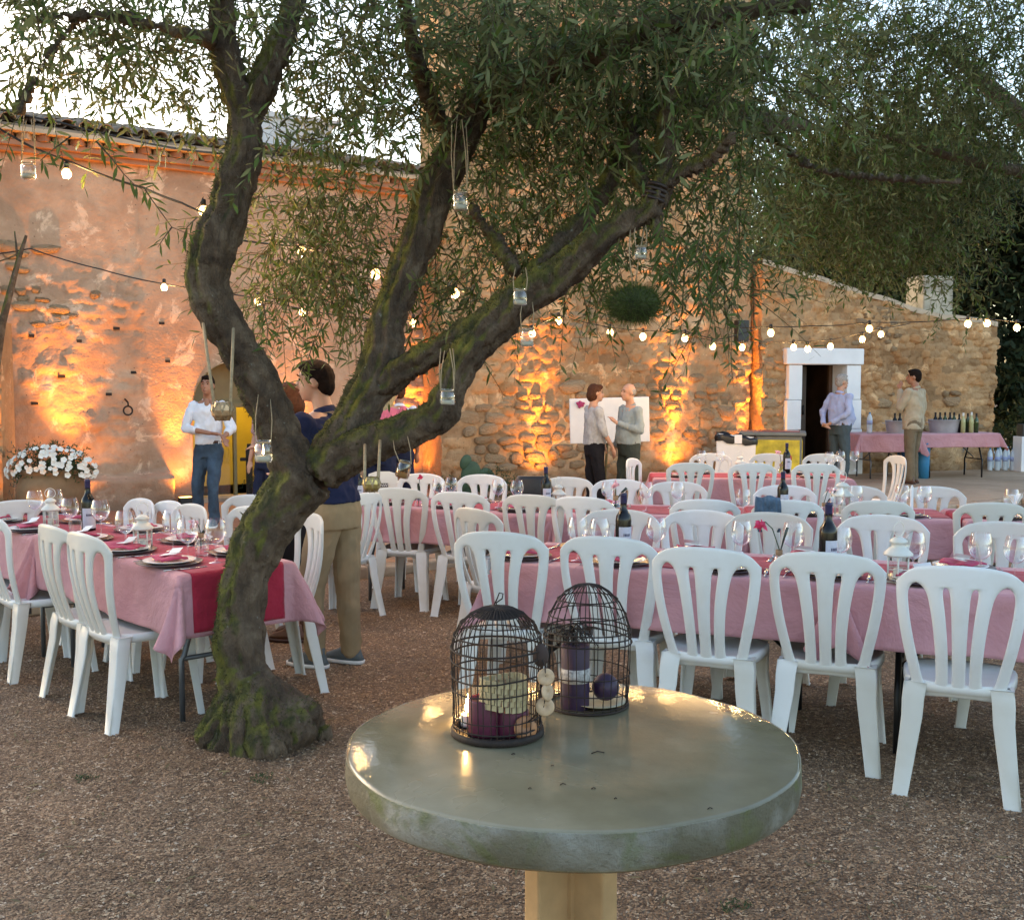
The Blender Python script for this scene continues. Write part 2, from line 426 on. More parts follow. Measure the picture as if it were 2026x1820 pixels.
STP = {'plaster_wall': (.25, .14, 25), 'tower_wall': (.27, .155, 61), 'annex_wall': (.23, .125, 75), 'rubble_wall': (.25, .14, 95)}
def wall_sheet(pl, s0, s1, ztop, step, relief, mat, name, hole=None, snap=None, thick=.5, zbot=-.3):
    """front face as a displaced sheet in the wall's own frame (x along, y into the wall, z up)"""
    ns = int((s1 - s0) / step) + 1; S = np.linspace(s0, s1, ns); zt = ztop(S)
    nz = int((zt.max() - zbot) / step) + 1
    T = np.linspace(0, 1, nz); SS = np.repeat(S[None], nz, 0)
    ZZ = zbot + T[:, None] * (zt[None] - zbot)
    if snap is not None: SS, ZZ = snap(SS, ZZ)
    Yd = -relief(SS, ZZ)
    V_ = np.stack([SS, Yd, ZZ], -1).reshape(-1, 3)
    i_ = np.arange(nz * ns).reshape(nz, ns)
    F_ = np.stack([i_[:-1, :-1], i_[:-1, 1:], i_[1:, 1:], i_[1:, :-1]], -1).reshape(-1, 4)
    if hole is not None:
        cs = V_[F_].mean(1); F_ = F_[~hole(cs[:, 0], cs[:, 2])]
    # top, left and right returns
    def strip(ix, dy):
        a = V_[ix].copy(); b = a.copy(); b[:, 1] = dy; return a, b
    Vs = [V_]; Fs = [F_]; off = len(V_)
    for ix, flip in ((i_[-1, :], False), (i_[:, 0], True), (i_[:, -1], False)):
        a, b = strip(ix, thick); n_ = len(a); Vs += [a, b]
        q = np.arange(n_ - 1); f_ = np.stack([off + q, off + q + 1, off + n_ + q + 1, off + n_ + q], -1)
        if not flip: f_ = f_[:, ::-1]
        if ix is i_[-1, :]: pass
        Fs.append(f_); off += 2 * n_
    me = np_mesh(name, np.concatenate(Vs), np.concatenate(Fs), mat, True)
    dm, rd = masonry(SS, ZZ, *STP[name]); at_ = me.attributes.new('stone', 'FLOAT_VECTOR', 'POINT'); av = np.ones((len(me.vertices), 3), np.float32) * .55; av[:, 0] = 1
    av[:len(V_), 0] = dm.ravel(); av[:len(V_), 1] = rd.ravel(); at_.data.foreach_set('vector', av.ravel())
    o = link(bpy.data.objects.new(name, me), house); o.location = pl.o; o.rotation_euler = (0, 0, pl.a)
    return o

def masonry(S, Z, cw, chh, seed):
    """irregular coursed rubble: returns dome height 0..1 and the stone's own random number"""
    shp = S.shape; s = S.ravel(); z = Z.ravel()
    wz = z + (fbm(s * .9, z * .9, seed + 5) - .5) * .12; ws = s + (fbm(s * 1.4, z * 1.4, seed + 6) - .5) * .12
    j = np.floor(wz / chh); i0 = np.floor(ws / cw + (j % 2) * .5)
    d1 = np.full(len(s), 9.); d2 = np.full(len(s), 9.); idn = np.zeros(len(s))
    for dj in (-1, 0, 1):
        jj = j + dj; ii = np.floor(ws / cw + (jj % 2) * .5)
        for di in (-1, 0, 1):
            i = ii + di; ry = _h(i, jj, seed); rx = _h(i, jj, seed + 1); cx = (i + .5 - (jj % 2) * .5 + (rx - .5) * .62) * cw; cz = (jj + .5 + (ry - .5) * .5) * chh
            dx = (ws - cx) / cw; dz = (wz - cz) / chh; d = (np.abs(dx) ** 2.6 + np.abs(dz) ** 2.6) ** (1 / 2.6)
            m = d < d1; d2 = np.where(m, d1, np.minimum(d2, d)); idn = np.where(m, _h(i, jj, seed + 2), idn); d1 = np.where(m, d, d1)
    e = np.clip((d2 - d1) / .26, 0, 1); dome = 1 - (1 - e) ** 2.2
    return dome.reshape(shp), idn.reshape(shp)
# -- wing (left) with the arched door
ax0, _ = WING.at(380, 900); ax1, _ = WING.at(545, 900); _, az = WING.at(470, 716)
ac, ar = (ax0 + ax1) / 2, (ax1 - ax0) / 2; asp = az - ar * 1.05
def in_arch(s, z, g=0.): return (np.abs(s - ac) < ar + g) & ((z < asp) | (((s - ac) / (ar + g)) ** 2 + ((z - asp) / ((ar + g) * 1.05)) ** 2 < 1))
def snap_arch(S, Z):
    S = S.copy(); Z = Z.copy(); st = .036
    lo = Z < asp
    d = np.abs(S - ac) - ar; m_ = lo & (np.abs(d) < st * .75)
    S[m_] = ac + np.sign(S[m_] - ac) * ar
    rr = np.sqrt((S - ac) ** 2 + ((Z - asp) / 1.05) ** 2); m2 = (~lo) & (np.abs(rr - ar) < st * .75)
    k = ar / np.maximum(rr, 1e-6)
    S[m2] = ac + (S[m2] - ac) * k[m2]; Z[m2] = asp + (Z[m2] - asp) * k[m2]
    return S, Z
EAVE = 4.42
sm0, _ = WING.at(283, 700); sm1, _ = WING.at(700, 700)
def rel_wing(S, Z):
    rough = np.clip((3.25 + .5 * (fbm(S * .8, S * 0 + 2, 9) - .5) - Z) * 2.2, 0, 1)
    smooth = ((S > sm0 + .06 * (fbm(Z * 3, Z * 0, 2) - .5)) & (S < sm1)).astype(float)
    k = rough * (1 - smooth)
    dm, rd = masonry(S, Z, .25, .14, 25)
    c = dm * (.02 + .04 * rd) * np.clip((fbm(S * 1.1, Z * 1.1, 27) - .40) * 6, .1, 1) + (fbm(S * 3.2, Z * 5.5, 21, 5) - .5) * .07 + (fbm(S * 11, Z * 14, 22, 3) - .5) * .035
    r = .012 * (fbm(S * 1.3, Z * 1.3, 30) - .5) + k * c + (1 - k) * (fbm(S * 9, Z * 9, 31) - .5) * .008 + smooth * .035
    pl_ = np.clip((.42 + .05 * (fbm(S * 2, S * 0, 50) - .5) - Z) * 30, 0, 1) * ((S < sm0 + .3))      # projecting stone plinth
    return r + pl_ * (.24 + (fbm(S * 3, Z * 6, 51) - .5) * .08)
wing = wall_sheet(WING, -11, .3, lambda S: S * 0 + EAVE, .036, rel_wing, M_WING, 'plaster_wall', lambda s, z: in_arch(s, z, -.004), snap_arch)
# reveal and arched room behind
mb = MB(); prof = [(ac - ar, -.0)] + [(ac - ar, asp)] + [(ac - ar * math.cos(t_), asp + ar * 1.05 * math.sin(t_)) for t_ in np.linspace(.1, math.pi - .1, 19)] + [(ac + ar, asp), (ac + ar, 0)]
for (a, b) in zip(prof[:-1], prof[1:]):
    mb.add([(a[0], -.06, a[1]), (b[0], -.06, b[1]), (b[0], .42, b[1]), (a[0], .42, a[1])], [(0, 1, 2, 3)])
M_OCHREV = simple('arch_reveal_mat', (.42, .32, .13), .8)
o = mb.obj('door_reveal', M_OCHREV, wing)
M_YELLOW = simple('yellow_room_wall_mat', (.58, .50, .14), .7, .2, 1.5)
mb = MB(); x0, x1, yb, zt_ = ac - 1.1, ac + 1.3, 2.2, 2.6
mb.add([(x0, .42, 0), (x1, .42, 0), (x1, yb, 0), (x0, yb, 0), (x0, .42, zt_), (x1, .42, zt_), (x1, yb, zt_), (x0, yb, zt_)],
       [(0, 1, 2, 3), (7, 6, 5, 4), (3, 2, 6, 7), (0, 3, 7, 4), (2, 1, 5, 6)])
mb.add([(x0, .44, 0), (ac - ar, .44, 0), (ac - ar, .44, zt_), (x0, .44, zt_), (ac + ar, .44, 0), (x1, .44, 0), (x1, .44, zt_), (ac + ar, .44, zt_)], [(3, 2, 1, 0), (7, 6, 5, 4)])
mb.obj('room', M_YELLOW, wing, False)
# glazed screen in the arch: frame with a transom, panes
M_FRAME = simple('olive_frame_mat', (.13, .11, .05), .5)
mb = MB(); yf = .3
mb.box((ac - ar + .05, yf, asp / 2), (.1, .06, asp)); mb.box((ac + ar - .05, yf, asp / 2), (.1, .06, asp)); mb.box((ac, yf, asp + .03), (2 * ar, .07, .05)); mb.box((ac + .12, yf, asp / 2), (.045, .05, asp))
M_ARCHG = simple('arch_light_panel_mat', (.5, .4, .12), .6)
arc = [(ac - ar * math.cos(t_), yf, asp + ar * 1.05 * math.sin(t_)) for t_ in np.linspace(0, math.pi, 20)]
mb.add(arc, [tuple(range(20))])
o = mb.obj('door_frame', M_FRAME, wing, False)
M_GLASS = glass('pane_glass')
mb = MB(); mb.box((ac - .2, yf, asp / 2), (.5, .006, asp - .1)); mb.obj('pane', M_GLASS, wing, False)
mb = MB(); mb.box((ac, .18, .02), (2 * ar - .02, .5, .045)); o = mb.obj('threshold', M_STONE_K, wing, False)

# iron ring on the wall
rs, rz_ = WING.at(248, 812)
M_IRON = simple('black_iron_mat', (.03, .025, .022), .55, metal=.6)
mb = MB(); mb.ring((rs, -.11, rz_), .055, .011, 24, 6, Matrix.Rotation(R(90), 3, 'X')); mb.tube([(rs, -.0, rz_ + .14), (rs, -.12, rz_ + .10), (rs, -.12, rz_ + .055)], .011, 6)
o = mb.obj('tether_ring', M_IRON, wing)
# putlog holes
for (a, b) in ((230, 650), (155, 675), (60, 665), (68, 798), (265, 737), (215, 780), (318, 640), (120, 745), (330, 715)):
    s_, z_ = WING.at(a, b); mb = MB(); mb.box((s_, -float(rel_wing(np.array([s_]), np.array([z_]))[0]) + .012, z_), (.05 + .03 * random.random(), .04, .035)); mb.obj('putlog_hole', M_DARK, wing, False)

# -- roof tiles along the eave of the wing
half = MB()
for i in range(2):
    for k in range(7):
        a = math.pi * k / 6; r_ = .095 if i == 0 else .078
        half.v.append((math.cos(a) * r_, i * .44, math.sin(a) * r_ * .8))
half.f += [(k, k + 1, 8 + k, 7 + k) for k in range(6)]
for i in range(2):
    for k in range(7):
        a = math.pi * k / 6; r_ = (.095 if i == 0 else .078) - .014
        half.v.append((math.cos(a) * r_, i * .44, math.sin(a) * r_ * .8))
half.f += [(14 + k + 1, 14 + k, 21 + k, 22 + k) for k in range(6)] + [(k + 1, k, 14 + k, 15 + k) for k in range(6)]
tile_me = half.mesh('roof_tile', M_TILE, True)
roof = link(bpy.data.objects.new('roof', None), house); roof.location = WING.P(0, EAVE + .16, .32); roof.rotation_euler = (0, 0, WING.a)
slope = R(13.5)
cnt = 0
for row in range(6):
    for k in range(50):
        s_ = -10.6 + k * .222
        if s_ < -7.2 and row > 1: continue
        o = link(bpy.data.objects.new('roof_tile', tile_me), roof)
        d_ = row * .36; o.location = (s_ + random.uniform(-.012, .012), d_ * math.cos(slope) + random.uniform(-.02, .02), d_ * math.sin(slope) + .02 + random.uniform(0, .012))
        o.rotation_euler = (slope + random.uniform(-.03, .03), random.uniform(-.05, .05), random.uniform(-.05, .05)); cnt += 1
mb = MB()
for k in range(51):          # channel tiles between, and the deck beneath
    s_ = -10.7 + k * .222
    for j in range(6):
        a = math.pi + math.pi * j / 5; a2 = math.pi + math.pi * (j + 1) / 5
        if j == 5: continue
        p = [(s_ + math.cos(q) * .1, 0, math.sin(q) * .07 + .05) for q in (a, a2)]
        L = 2.6; mb.add([p[0], p[1], (p[1][0], L * math.cos(slope), p[1][2] + L * math.sin(slope)), (p[0][0], L * math.cos(slope), p[0][2] + L * math.sin(slope))], [(0, 1, 2, 3)])
mb.obj('tile_channels', M_TILE, roof); bpy.data.objects['tile_channels']['kind'] = 'stuff'
mb = MB(); L = 2.9; mb.add([(-11, .0, -.02), (.2, .0, -.02), (.2, L * math.cos(slope), L * math.sin(slope) - .02), (-11, L * math.cos(slope), L * math.sin(slope) - .02), (-11, .0, -.06), (.2, .0, -.06)], [(0, 1, 2, 3), (5, 1, 0, 4)])
mb.obj('roof_deck', M_TILE, roof, False)
# cornice: moulding in one orange-brown colour and a saw-tooth course
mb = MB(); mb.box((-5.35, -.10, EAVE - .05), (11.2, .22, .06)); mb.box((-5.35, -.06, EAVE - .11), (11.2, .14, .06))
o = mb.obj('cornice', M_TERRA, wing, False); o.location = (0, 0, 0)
M_TOOTH = simple('tooth_brick_mat', (.5, .36, .24), .85, .2, 3)
tm = MB(); tm.add([(-.09, 0, 0), (.09, 0, 0), (0, -.14, 0), (-.09, 0, .07), (.09, 0, .07), (0, -.14, .07)], [(0, 2, 1), (3, 4, 5), (0, 3, 5, 2), (2, 5, 4, 1)])
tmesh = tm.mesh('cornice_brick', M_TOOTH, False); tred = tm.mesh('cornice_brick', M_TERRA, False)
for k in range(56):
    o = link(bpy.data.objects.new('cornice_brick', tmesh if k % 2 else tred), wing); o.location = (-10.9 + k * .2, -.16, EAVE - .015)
mb = MB(); mb.box((-5.35, .17, EAVE + .05), (11.2, .34, .12)); mb.obj('wall_plate', M_TOOTH, wing, False)
mb = MB(); mb.box((-5.35, -.15, EAVE + .085), (11.2, .36, .05)); mb.obj('eave_board', M_TOOTH, wing, False)
# small parapet block and ridge seen over the wing's end
mb = MB(); mb.box((-.9, 2.6, EAVE + 1.05), (1.3, .5, .5)); mb.box((-.9, 2.6, EAVE + 1.34), (1.5, .6, .08)); mb.obj('parapet', M_WHITE, wing, False)

# -- tower
def rel_tower(S, Z):
    pl = np.clip((fbm(S * .9, Z * .9, 61) - .42) * 5, 0, 1)
    dm, rd = masonry(S, Z, .27, .155, 61)
    return (1 - .80 * pl) * dm * (.030 + .050 * rd) + (fbm(S * 3.6, Z * 6, 62, 5) - .5) * .05 + (fbm(S * 14, Z * 16, 63, 3) - .5) * .028
TL = 5.675
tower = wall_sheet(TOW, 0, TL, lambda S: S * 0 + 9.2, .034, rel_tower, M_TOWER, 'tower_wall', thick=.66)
mb = MB(); _a = [(.02, .6), (TL - .02, .6), (TL - .02, 5.6), (3.0, 5.6)]
mb.add([(a, b, z) for z in (0, 9.1) for a, b in _a], [(0, 1, 5, 4), (1, 2, 6, 5), (2, 3, 7, 6), (3, 0, 4, 7), (4, 5, 6, 7)]); mb.obj('tower_core', M_TOWER, tower, False)
mb = MB(); mb.box((-5.5, 3.6, 2.1), (11, 2.6, 4.6)); mb.obj('wing_core', M_WING, wing, False)

# -- annex with the white framed door
AL = 4.87
dx0, _ = ANX.at(1574, 850); dx1, _ = ANX.at(1667, 850); _, dzt = ANX.at(1620, 722)
def top_annex(S):
    s1, z1 = ANX.at(1503, 520); s2, z2 = ANX.at(1850, 627)
    return np.where(S < s2, z1 + (z2 - z1) * (S - s1) / (s2 - s1), z2 - (S - s2) * .10) + (fbm(S * 2, S * 0, 77) - .5) * .08
def rel_annex(S, Z):
    pl = np.clip((fbm(S * .8 + 9, Z * .8, 71) - .45) * 4, 0, 1)
    edge = np.clip((S - AL + .14) * 9, 0, 1) * (fbm(S * 2, Z * 7, 70) - .6) * .3
    dm, rd = masonry(S, Z, .23, .125, 75)
    return (1 - .75 * pl) * dm * (.028 + .050 * rd) + (fbm(S * 4, Z * 7, 72, 5) - .5) * .07 + (fbm(S * 13, Z * 15, 73, 3) - .5) * .035
def snap_anx(S, Z):
    S = S.copy(); m_ = S > AL - .12; S[m_] += ((fbm(Z * 4.5, Z * 0 + 1, 79) - .5) * .28)[m_]; return S, Z
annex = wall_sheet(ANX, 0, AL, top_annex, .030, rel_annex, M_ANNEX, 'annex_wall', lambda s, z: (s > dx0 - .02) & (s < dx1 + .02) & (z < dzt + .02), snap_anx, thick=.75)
mb = MB()                                                                                    # coping along the slope
SS = np.linspace(-.02, AL, 26); ZZ = top_annex(SS)
for k in range(25):
    mb.add([(SS[k], -.05, ZZ[k] - .02), (SS[k + 1], -.05, ZZ[k + 1] - .02), (SS[k + 1], -.05, ZZ[k + 1] + .07), (SS[k], -.05, ZZ[k] + .07), (SS[k + 1], .8, ZZ[k + 1] + .09), (SS[k], .8, ZZ[k] + .09)], [(0, 1, 2, 3), (3, 2, 4, 5)])
mb.obj('coping', M_TOOTH, annex)
c0, _ = ANX.at(1832, 600); c1, _ = ANX.at(1890, 600); _, ct = ANX.at(1860, 545)
mb = MB(); mb.box(((c0 + c1) / 2, .3, (ct + 2.4) / 2), (c1 - c0, .5, ct - 2.4)); o = mb.obj('chimney', simple('chimney_render_mat', (.40, .36, .28), .9, .35, 3.5, bump=.6, bscale=14), annex, False); soft(o, .03, 2)
# dark storeroom behind the door
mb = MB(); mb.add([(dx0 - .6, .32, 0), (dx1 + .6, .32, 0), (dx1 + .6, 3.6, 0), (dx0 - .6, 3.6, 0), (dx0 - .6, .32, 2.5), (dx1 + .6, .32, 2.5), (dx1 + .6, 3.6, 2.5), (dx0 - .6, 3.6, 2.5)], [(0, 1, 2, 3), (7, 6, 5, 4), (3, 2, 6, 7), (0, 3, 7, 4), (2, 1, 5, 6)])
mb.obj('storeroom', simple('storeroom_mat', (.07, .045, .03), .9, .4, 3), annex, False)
mb = MB(); mb.box((dx0 - .012, .15, dzt / 2), (.02, .34, dzt)); mb.box((dx1 + .012, .15, dzt / 2), (.02, .34, dzt)); mb.box(((dx0 + dx1) / 2, .15, dzt + .012), (dx1 - dx0, .34, .02)); mb.obj('door_reveal', M_WHITE, annex, False)
mb = MB(); mb.box((dx0 + .22, .36, dzt / 2), (.40, .05, dzt - .04)); o = mb.obj('door', simple('dark_door_mat', (.05, .03, .018), .6), annex, False)
mb = MB(); mb.box((dx0 + .36, .325, 1.1), (.03, .03, .16)); mb.obj('door_handle', M_IRON, o)
mb = MB(); mb.box((dx1 - .04, .345, dzt / 2), (.06, .06, dzt)); mb.obj('door_post', simple('brown_wood_mat', (.10, .05, .025), .6), annex, False)
j0, _ = ANX.at(1547, 800); j1, _ = ANX.at(1694, 800); _, lz1 = ANX.at(1620, 690)
zj = 0.
for k, hgt in enumerate((.42, .36, .5, dzt - 1.28 - .004)):
    for (a, b) in ((j0 + .03, dx0), (dx1, j1)):
        w_ = (b - a) + random.uniform(-.02, .03); m_ = MB(); m_.box(((a + b) / 2 + (.02 if a > dx0 else -.02) * (2 - k), -.055, zj + hgt / 2), (w_ + .04 * (3 - k) / 3, .16, hgt - .004)); o = m_.obj('jamb_block', M_WHITE, annex, False); soft(o, .012, 2)
    zj += hgt
m_ = MB(); m_.box(((j0 + j1) / 2, -.065, (dzt + lz1) / 2 + .003), (j1 - j0 + .05, .20, lz1 - dzt)); o = m_.obj('lintel', M_WHITE, annex, False); soft(o, .02, 3)

# -- stones that show in the masonry: the larger ones single, the rest one mass
def stone_var(k):
    r = random.Random(100 + k); m_ = MB(); n = 9; rr = [1 + r.uniform(-.18, .16) for _ in range(n)]
    sq = .72
    for ring_, (q, y) in enumerate(((1., .35), (.96, -.55), (.80, -.84))):
        for i in range(n):
            a = 2 * math.pi * i / n + .2; c_, s_ = math.cos(a), math.sin(a)
            c_ = math.copysign(abs(c_) ** sq, c_); s_ = math.copysign(abs(s_) ** sq, s_)
            m_.v.append((c_ * q * rr[i] * .5, y * .5 + r.uniform(-.10, .10), s_ * q * rr[i] * .5))
    m_.v.append((r.uniform(-.1, .1), -.46, r.uniform(-.1, .1)))
    m_.f += [(j * n + i, j * n + (i + 1) % n, (j + 1) * n + (i + 1) % n, (j + 1) * n + i) for j in range(2) for i in range(n)]
    m_.f += [(2 * n + i, 2 * n + (i + 1) % n, 3 * n) for i in range(n)]
    return m_
def m_stone():
    m = Mat('masonry_stone_mat'); r = m.rnd()
    c = m.ramp(r, [(0, (.43, .275, .155)), (.3, (.50, .335, .195)), (.6, (.58, .41, .255)), (1, (.49, .31, .18))])
    c = m.mix(m.ramp(m.noise(14, 5, space='Generated'), [(.35, .0), (.7, .5)]), c, (.39, .26, .155))
    m.set(Base_Color=c, Roughness=.9); m.bump(m.noise(5, 6, .7, space='Generated'), 1., .08); m.b.inputs['Specular IOR Level'].default_value = .15
    return m.m
M_ST = m_stone(); M_ST2 = m_wall('masonry_stone_mass_mat', (.32, .2, .12), (.42, .28, .17), (.5, .36, .24))
st_vars = [stone_var(k) for k in range(12)]; st_me = [v.mesh('wall_stone', M_ST, True) for v in st_vars]
def lay(s0, s1, z0, z1, keep, hmin=.09, hmax=.18, seed=1, avoid=None):
    r = random.Random(seed); out = []; z = z0
    while z < z1:
        h = r.uniform(hmin, hmax); s = s0 - r.uniform(0, .2)
        while s < s1:
            w = h * r.uniform(1.1, 2.9); cs, cz = s + w / 2, z + h / 2 + r.uniform(-.03, .03)
            if keep(cs, cz) > r.random() and not (avoid and avoid(cs, cz)) and cs + w / 2 < s1 + .02: out.append((cs, cz, w * r.uniform(.86, .97), h * r.uniform(.8, 1.1), r.uniform(.05, .085), r.uniform(-.14, .14)))
            s += w + r.uniform(.0, .02)
        z += h * .96
    return out
def ncov(S, Z, seed, th): return float(np.clip((fbm(np.array([S]), np.array([Z]), seed)[0] - th) * 8, 0, 1))
twr = lay(.02, TL - .05, .25, 3.0, lambda s, z: ncov(s * .8, z * 1.1, 81, .36) * (1 if z < 2.5 else .4), seed=3, hmin=.10, hmax=.21)
anx = lay(.02, AL + .0, .15, 2.9, lambda s, z: ncov(s * .9 + 4, z * 1.2, 84, .44) * .55 if z < float(top_annex(np.array([s]))[0]) - .15 else 0, seed=5, avoid=lambda s, z: j0 - .15 < s < j1 + .15 and z < lz1 + .1)
wng = lay(-8.5, sm0 - .05, .5, 3.2, lambda s, z: ncov(s * .9, z * 1.2, 87, .52) * .55, seed=8, hmin=.07, hmax=.14)
cand = [(w * h, TOW, tower, q) for q in twr for w, h in ((q[2], q[3]),)] + [(q[2] * q[3], ANX, annex, q) for q in anx] + [(q[2] * q[3], WING, wing, q) for q in wng]
cand.sort(key=lambda c_: -c_[0])
mass = {}
for i, (_, pl, par, q) in enumerate(cand):
    cs, cz, w, h, d_, rot = q; k = i % 12
    if i < 285:
        o = link(bpy.data.objects.new('wall_stone', st_me[k]), par); o.location = (cs, -.004, cz); o.scale = (w, d_ * 2, h); o.rotation_euler = (0, rot, 0)
    else:
        m_ = mass.setdefault(par.name, (MB(), par))[0]; c_, s_ = math.cos(rot), math.sin(rot)
        m_.add([(cs + (x * w * c_ + z * h * s_), y * d_ * 2, cz + (-x * w * s_ + z * h * c_)) for x, y, z in st_vars[k].v], st_vars[k].f)
for nm, (m_, par) in mass.items():
    o = m_.obj('small_wall_stones', M_ST2, par); o['kind'] = 'stuff'

# -- low rubble wall stub at the far left, nearer than the house
stub = thing('garden_wall', 'end of a rough rubble garden wall glowing amber beside the flower urn', 'garden wall', (0, 0, 0))
sp = D(4, 800, 12.6); ang = WING.a
def rel_stub(S, Z): return masonry(S, Z, .25, .14, 95)[0] * .06 + (fbm(S * 4, Z * 7, 91, 5) - .5) * .07
PL = Plane((sp.x, sp.y), 8)
_h_ = house; house = stub
stw = wall_sheet(PL, -3.2, 0, lambda S: S * 0 + 2.24 + (fbm(S * 3, S * 0, 8) - .5) * .15, .045, rel_stub, M_ANNEX, 'rubble_wall', thick=.45)
house = _h_
for q in lay(-2.2, 0.02, .1, 2.2, lambda s, z: .75, seed=12):
    cs, cz, w, h, d_, rot = q; o = link(bpy.data.objects.new('wall_stone', st_me[random.randrange(12)]), stw); o.location = (cs, 0, cz); o.scale = (w, d_ * 2, h); o.rotation_euler = (0, rot, 0)

# ------------------------------------------------------------------ uplights at the foot of the walls
AMB = (1.0, .36, .055)
M_LAMPB = simple('black_lamp_housing_mat', (.02, .02, .02), .5); M_LENS = glow('amber_lens_mat', (1., .5, .1), 3)
def uplight(p, n, lab, power=55, tilt=20, size=58, aim=1.0):
    """floodlight standing .38 m off the wall; n points away from the wall"""
    t_ = thing('uplight', lab, 'uplight', p, math.atan2(n.y, n.x) - math.pi / 2, 'amber uplights at the foot of the walls')
    m_ = MB(); m_.box((0, 0, .075), (.16, .10, .09)); m_.box((0, 0, .012), (.12, .09, .024)); o = m_.obj('housing', M_LAMPB, t_, False)
    m_ = MB(); m_.box((0, 0, .1235), (.14, .08, .005)); m_.obj('lens', M_LENS, t_, False)
    for nm, sz, pw, tl in (('uplight_beam', size - 14, 3.2, tilt - 7), ('uplight_wash', 120, .24, tilt + 4)):
        L_ = bpy.data.lights.new(nm, 'SPOT'); L_.energy = power * pw; L_.color = AMB; L_.spot_size = R(sz); L_.spot_blend = 1.; L_.shadow_soft_size = .03
        lo = bpy.data.objects.new(nm, L_); C.objects.link(lo); lo.parent = t_; lo.location = (0, 0, .14)
        dirv = Vector((0, -math.sin(R(tl)), math.cos(R(tl)))); lo.rotation_euler = (-dirv).to_track_quat('Z', 'Y').to_euler()
    return t_
def at_wall(pl, x, off=.36, yref=850): s_, _ = pl.at(x, yref); p = pl.P(s_, 0.0, off); return p
uplight(at_wall(WING, 133, .55), WING.n, 'small black floodlight below the glowing wall behind the flower urn', 62, 22)
uplight(at_wall(WING, 345), WING.n, 'small black floodlight beside the arched doorway', 50, 18, 50)
uplight(at_wall(WING, 585), WING.n, 'small black floodlight right of the arched doorway, behind the tree', 40, 14, 56)
uplight(at_wall(WING, 800), WING.n, 'small black floodlight in the corner between wing and tower', 70, 22, 50)
uplight(at_wall(TOW, 1058), TOW.n, 'small black floodlight under the tower wall near the cactus', 95, 15, 50)
uplight(at_wall(TOW, 1328), TOW.n, 'small black floodlight under the tower wall behind the couple', 95, 15, 50)
p_ = ANX.P(-.34, 0, .10); uplight(p_, (-ANX.u + ANX.n * .45).normalized(), 'small black floodlight in the corner beside the freezer', 110, 15, 44)
uplight(PL.P(-.35, 0, .45), PL.n, 'small black floodlight under the rubble garden wall', 80, 20, 60)
# warm ceiling lamp in the arched room
L_ = bpy.data.lights.new('room_lamp', 'POINT'); L_.energy = 16; L_.color = (1., .70, .25); L_.shadow_soft_size = .08
lo = bpy.data.objects.new('room_lamp', L_); C.objects.link(lo); lo.parent = wing; lo.location = (ac + .1, 1.3, 1.9)
lo = None
# ================================================================== THE OLIVE TREE
def m_bark():
    m = Mat('olive_bark_mat')
    n = m.noise(7, 7, .65, dist=.5)
    c = m.ramp(n, [(.3, (.050, .030, .018)), (.5, (.125, .082, .050)), (.72, (.25, .18, .118))])
    ge = m.n.new('ShaderNodeNewGeometry'); nx_ = m.sep(ge.outputs['Normal'])
    # moss sits on the upper and weather side of the limbs
    up = m.math('ADD', m.math('MULTIPLY', nx_[2], .55), m.math('MULTIPLY', nx_[0], -.75))
    mf = m.math('ADD', up, m.math('MULTIPLY', m.math('SUBTRACT', m.noise(5.5, 6), .5), 2.4))
    moss = m.mix(m.ramp(m.noise(13, 5), [(.35, 0.), (.65, 1.)]), (.035, .040, .010), (.17, .165, .018))
    c = m.mix(m.ramp(mf, [(.08, 0.), (.5, .9)]), c, moss)
    c = m.mix(m.ramp(m.noise(34, 3), [(.68, 0.), (.74, .5)]), c, (.32, .33, .27))
    m.set(Base_Color=c, Roughness=.9); m.bump(m.noise(22, 6, .7), .9, .03); m.bump(m.noise(38, 5, .7, stretch=(1, 1, .22), dist=.4), 1., .03); m.bump(m.noise(90, 3), .4, .008); return m.m
M_BARK = m_bark()
def m_leaf(name, top, under, var=.35):
    m = Mat(name); ge = m.n.new('ShaderNodeNewGeometry')
    n = m.noise(2.2, 4); n2 = m.noise(23, 2)
    t_ = m.mix(m.ramp(n, [(.3, 0.), (.7, 1.)]), tuple(c * (1 - var) for c in top), tuple(c * (1 + var) for c in top))
    t_ = m.mix(m.ramp(n2, [(.62, 0.), (.72, .5)]), t_, (top[0] * 2.2, top[1] * 1.7, top[2] * .8))
    c = m.mix(ge.outputs['Backfacing'], t_, under)
    m.set(Base_Color=c, Roughness=.55); m.b.inputs['Specular IOR Level'].default_value = .2
    tl = m.n.new('ShaderNodeBsdfTranslucent'); m.l.new(c, tl.inputs[0])
    ms = m.n.new('ShaderNodeMixShader'); ms.inputs[0].default_value = .28
    m.l.new(m.b.outputs[0], ms.inputs[1]); m.l.new(tl.outputs[0], ms.inputs[2]); m.l.new(ms.outputs[0], m.out.inputs[0])
    return m.m
M_OLIVE = m_leaf('olive_leaf_mat', (.072, .112, .026), (.155, .185, .085), .5)

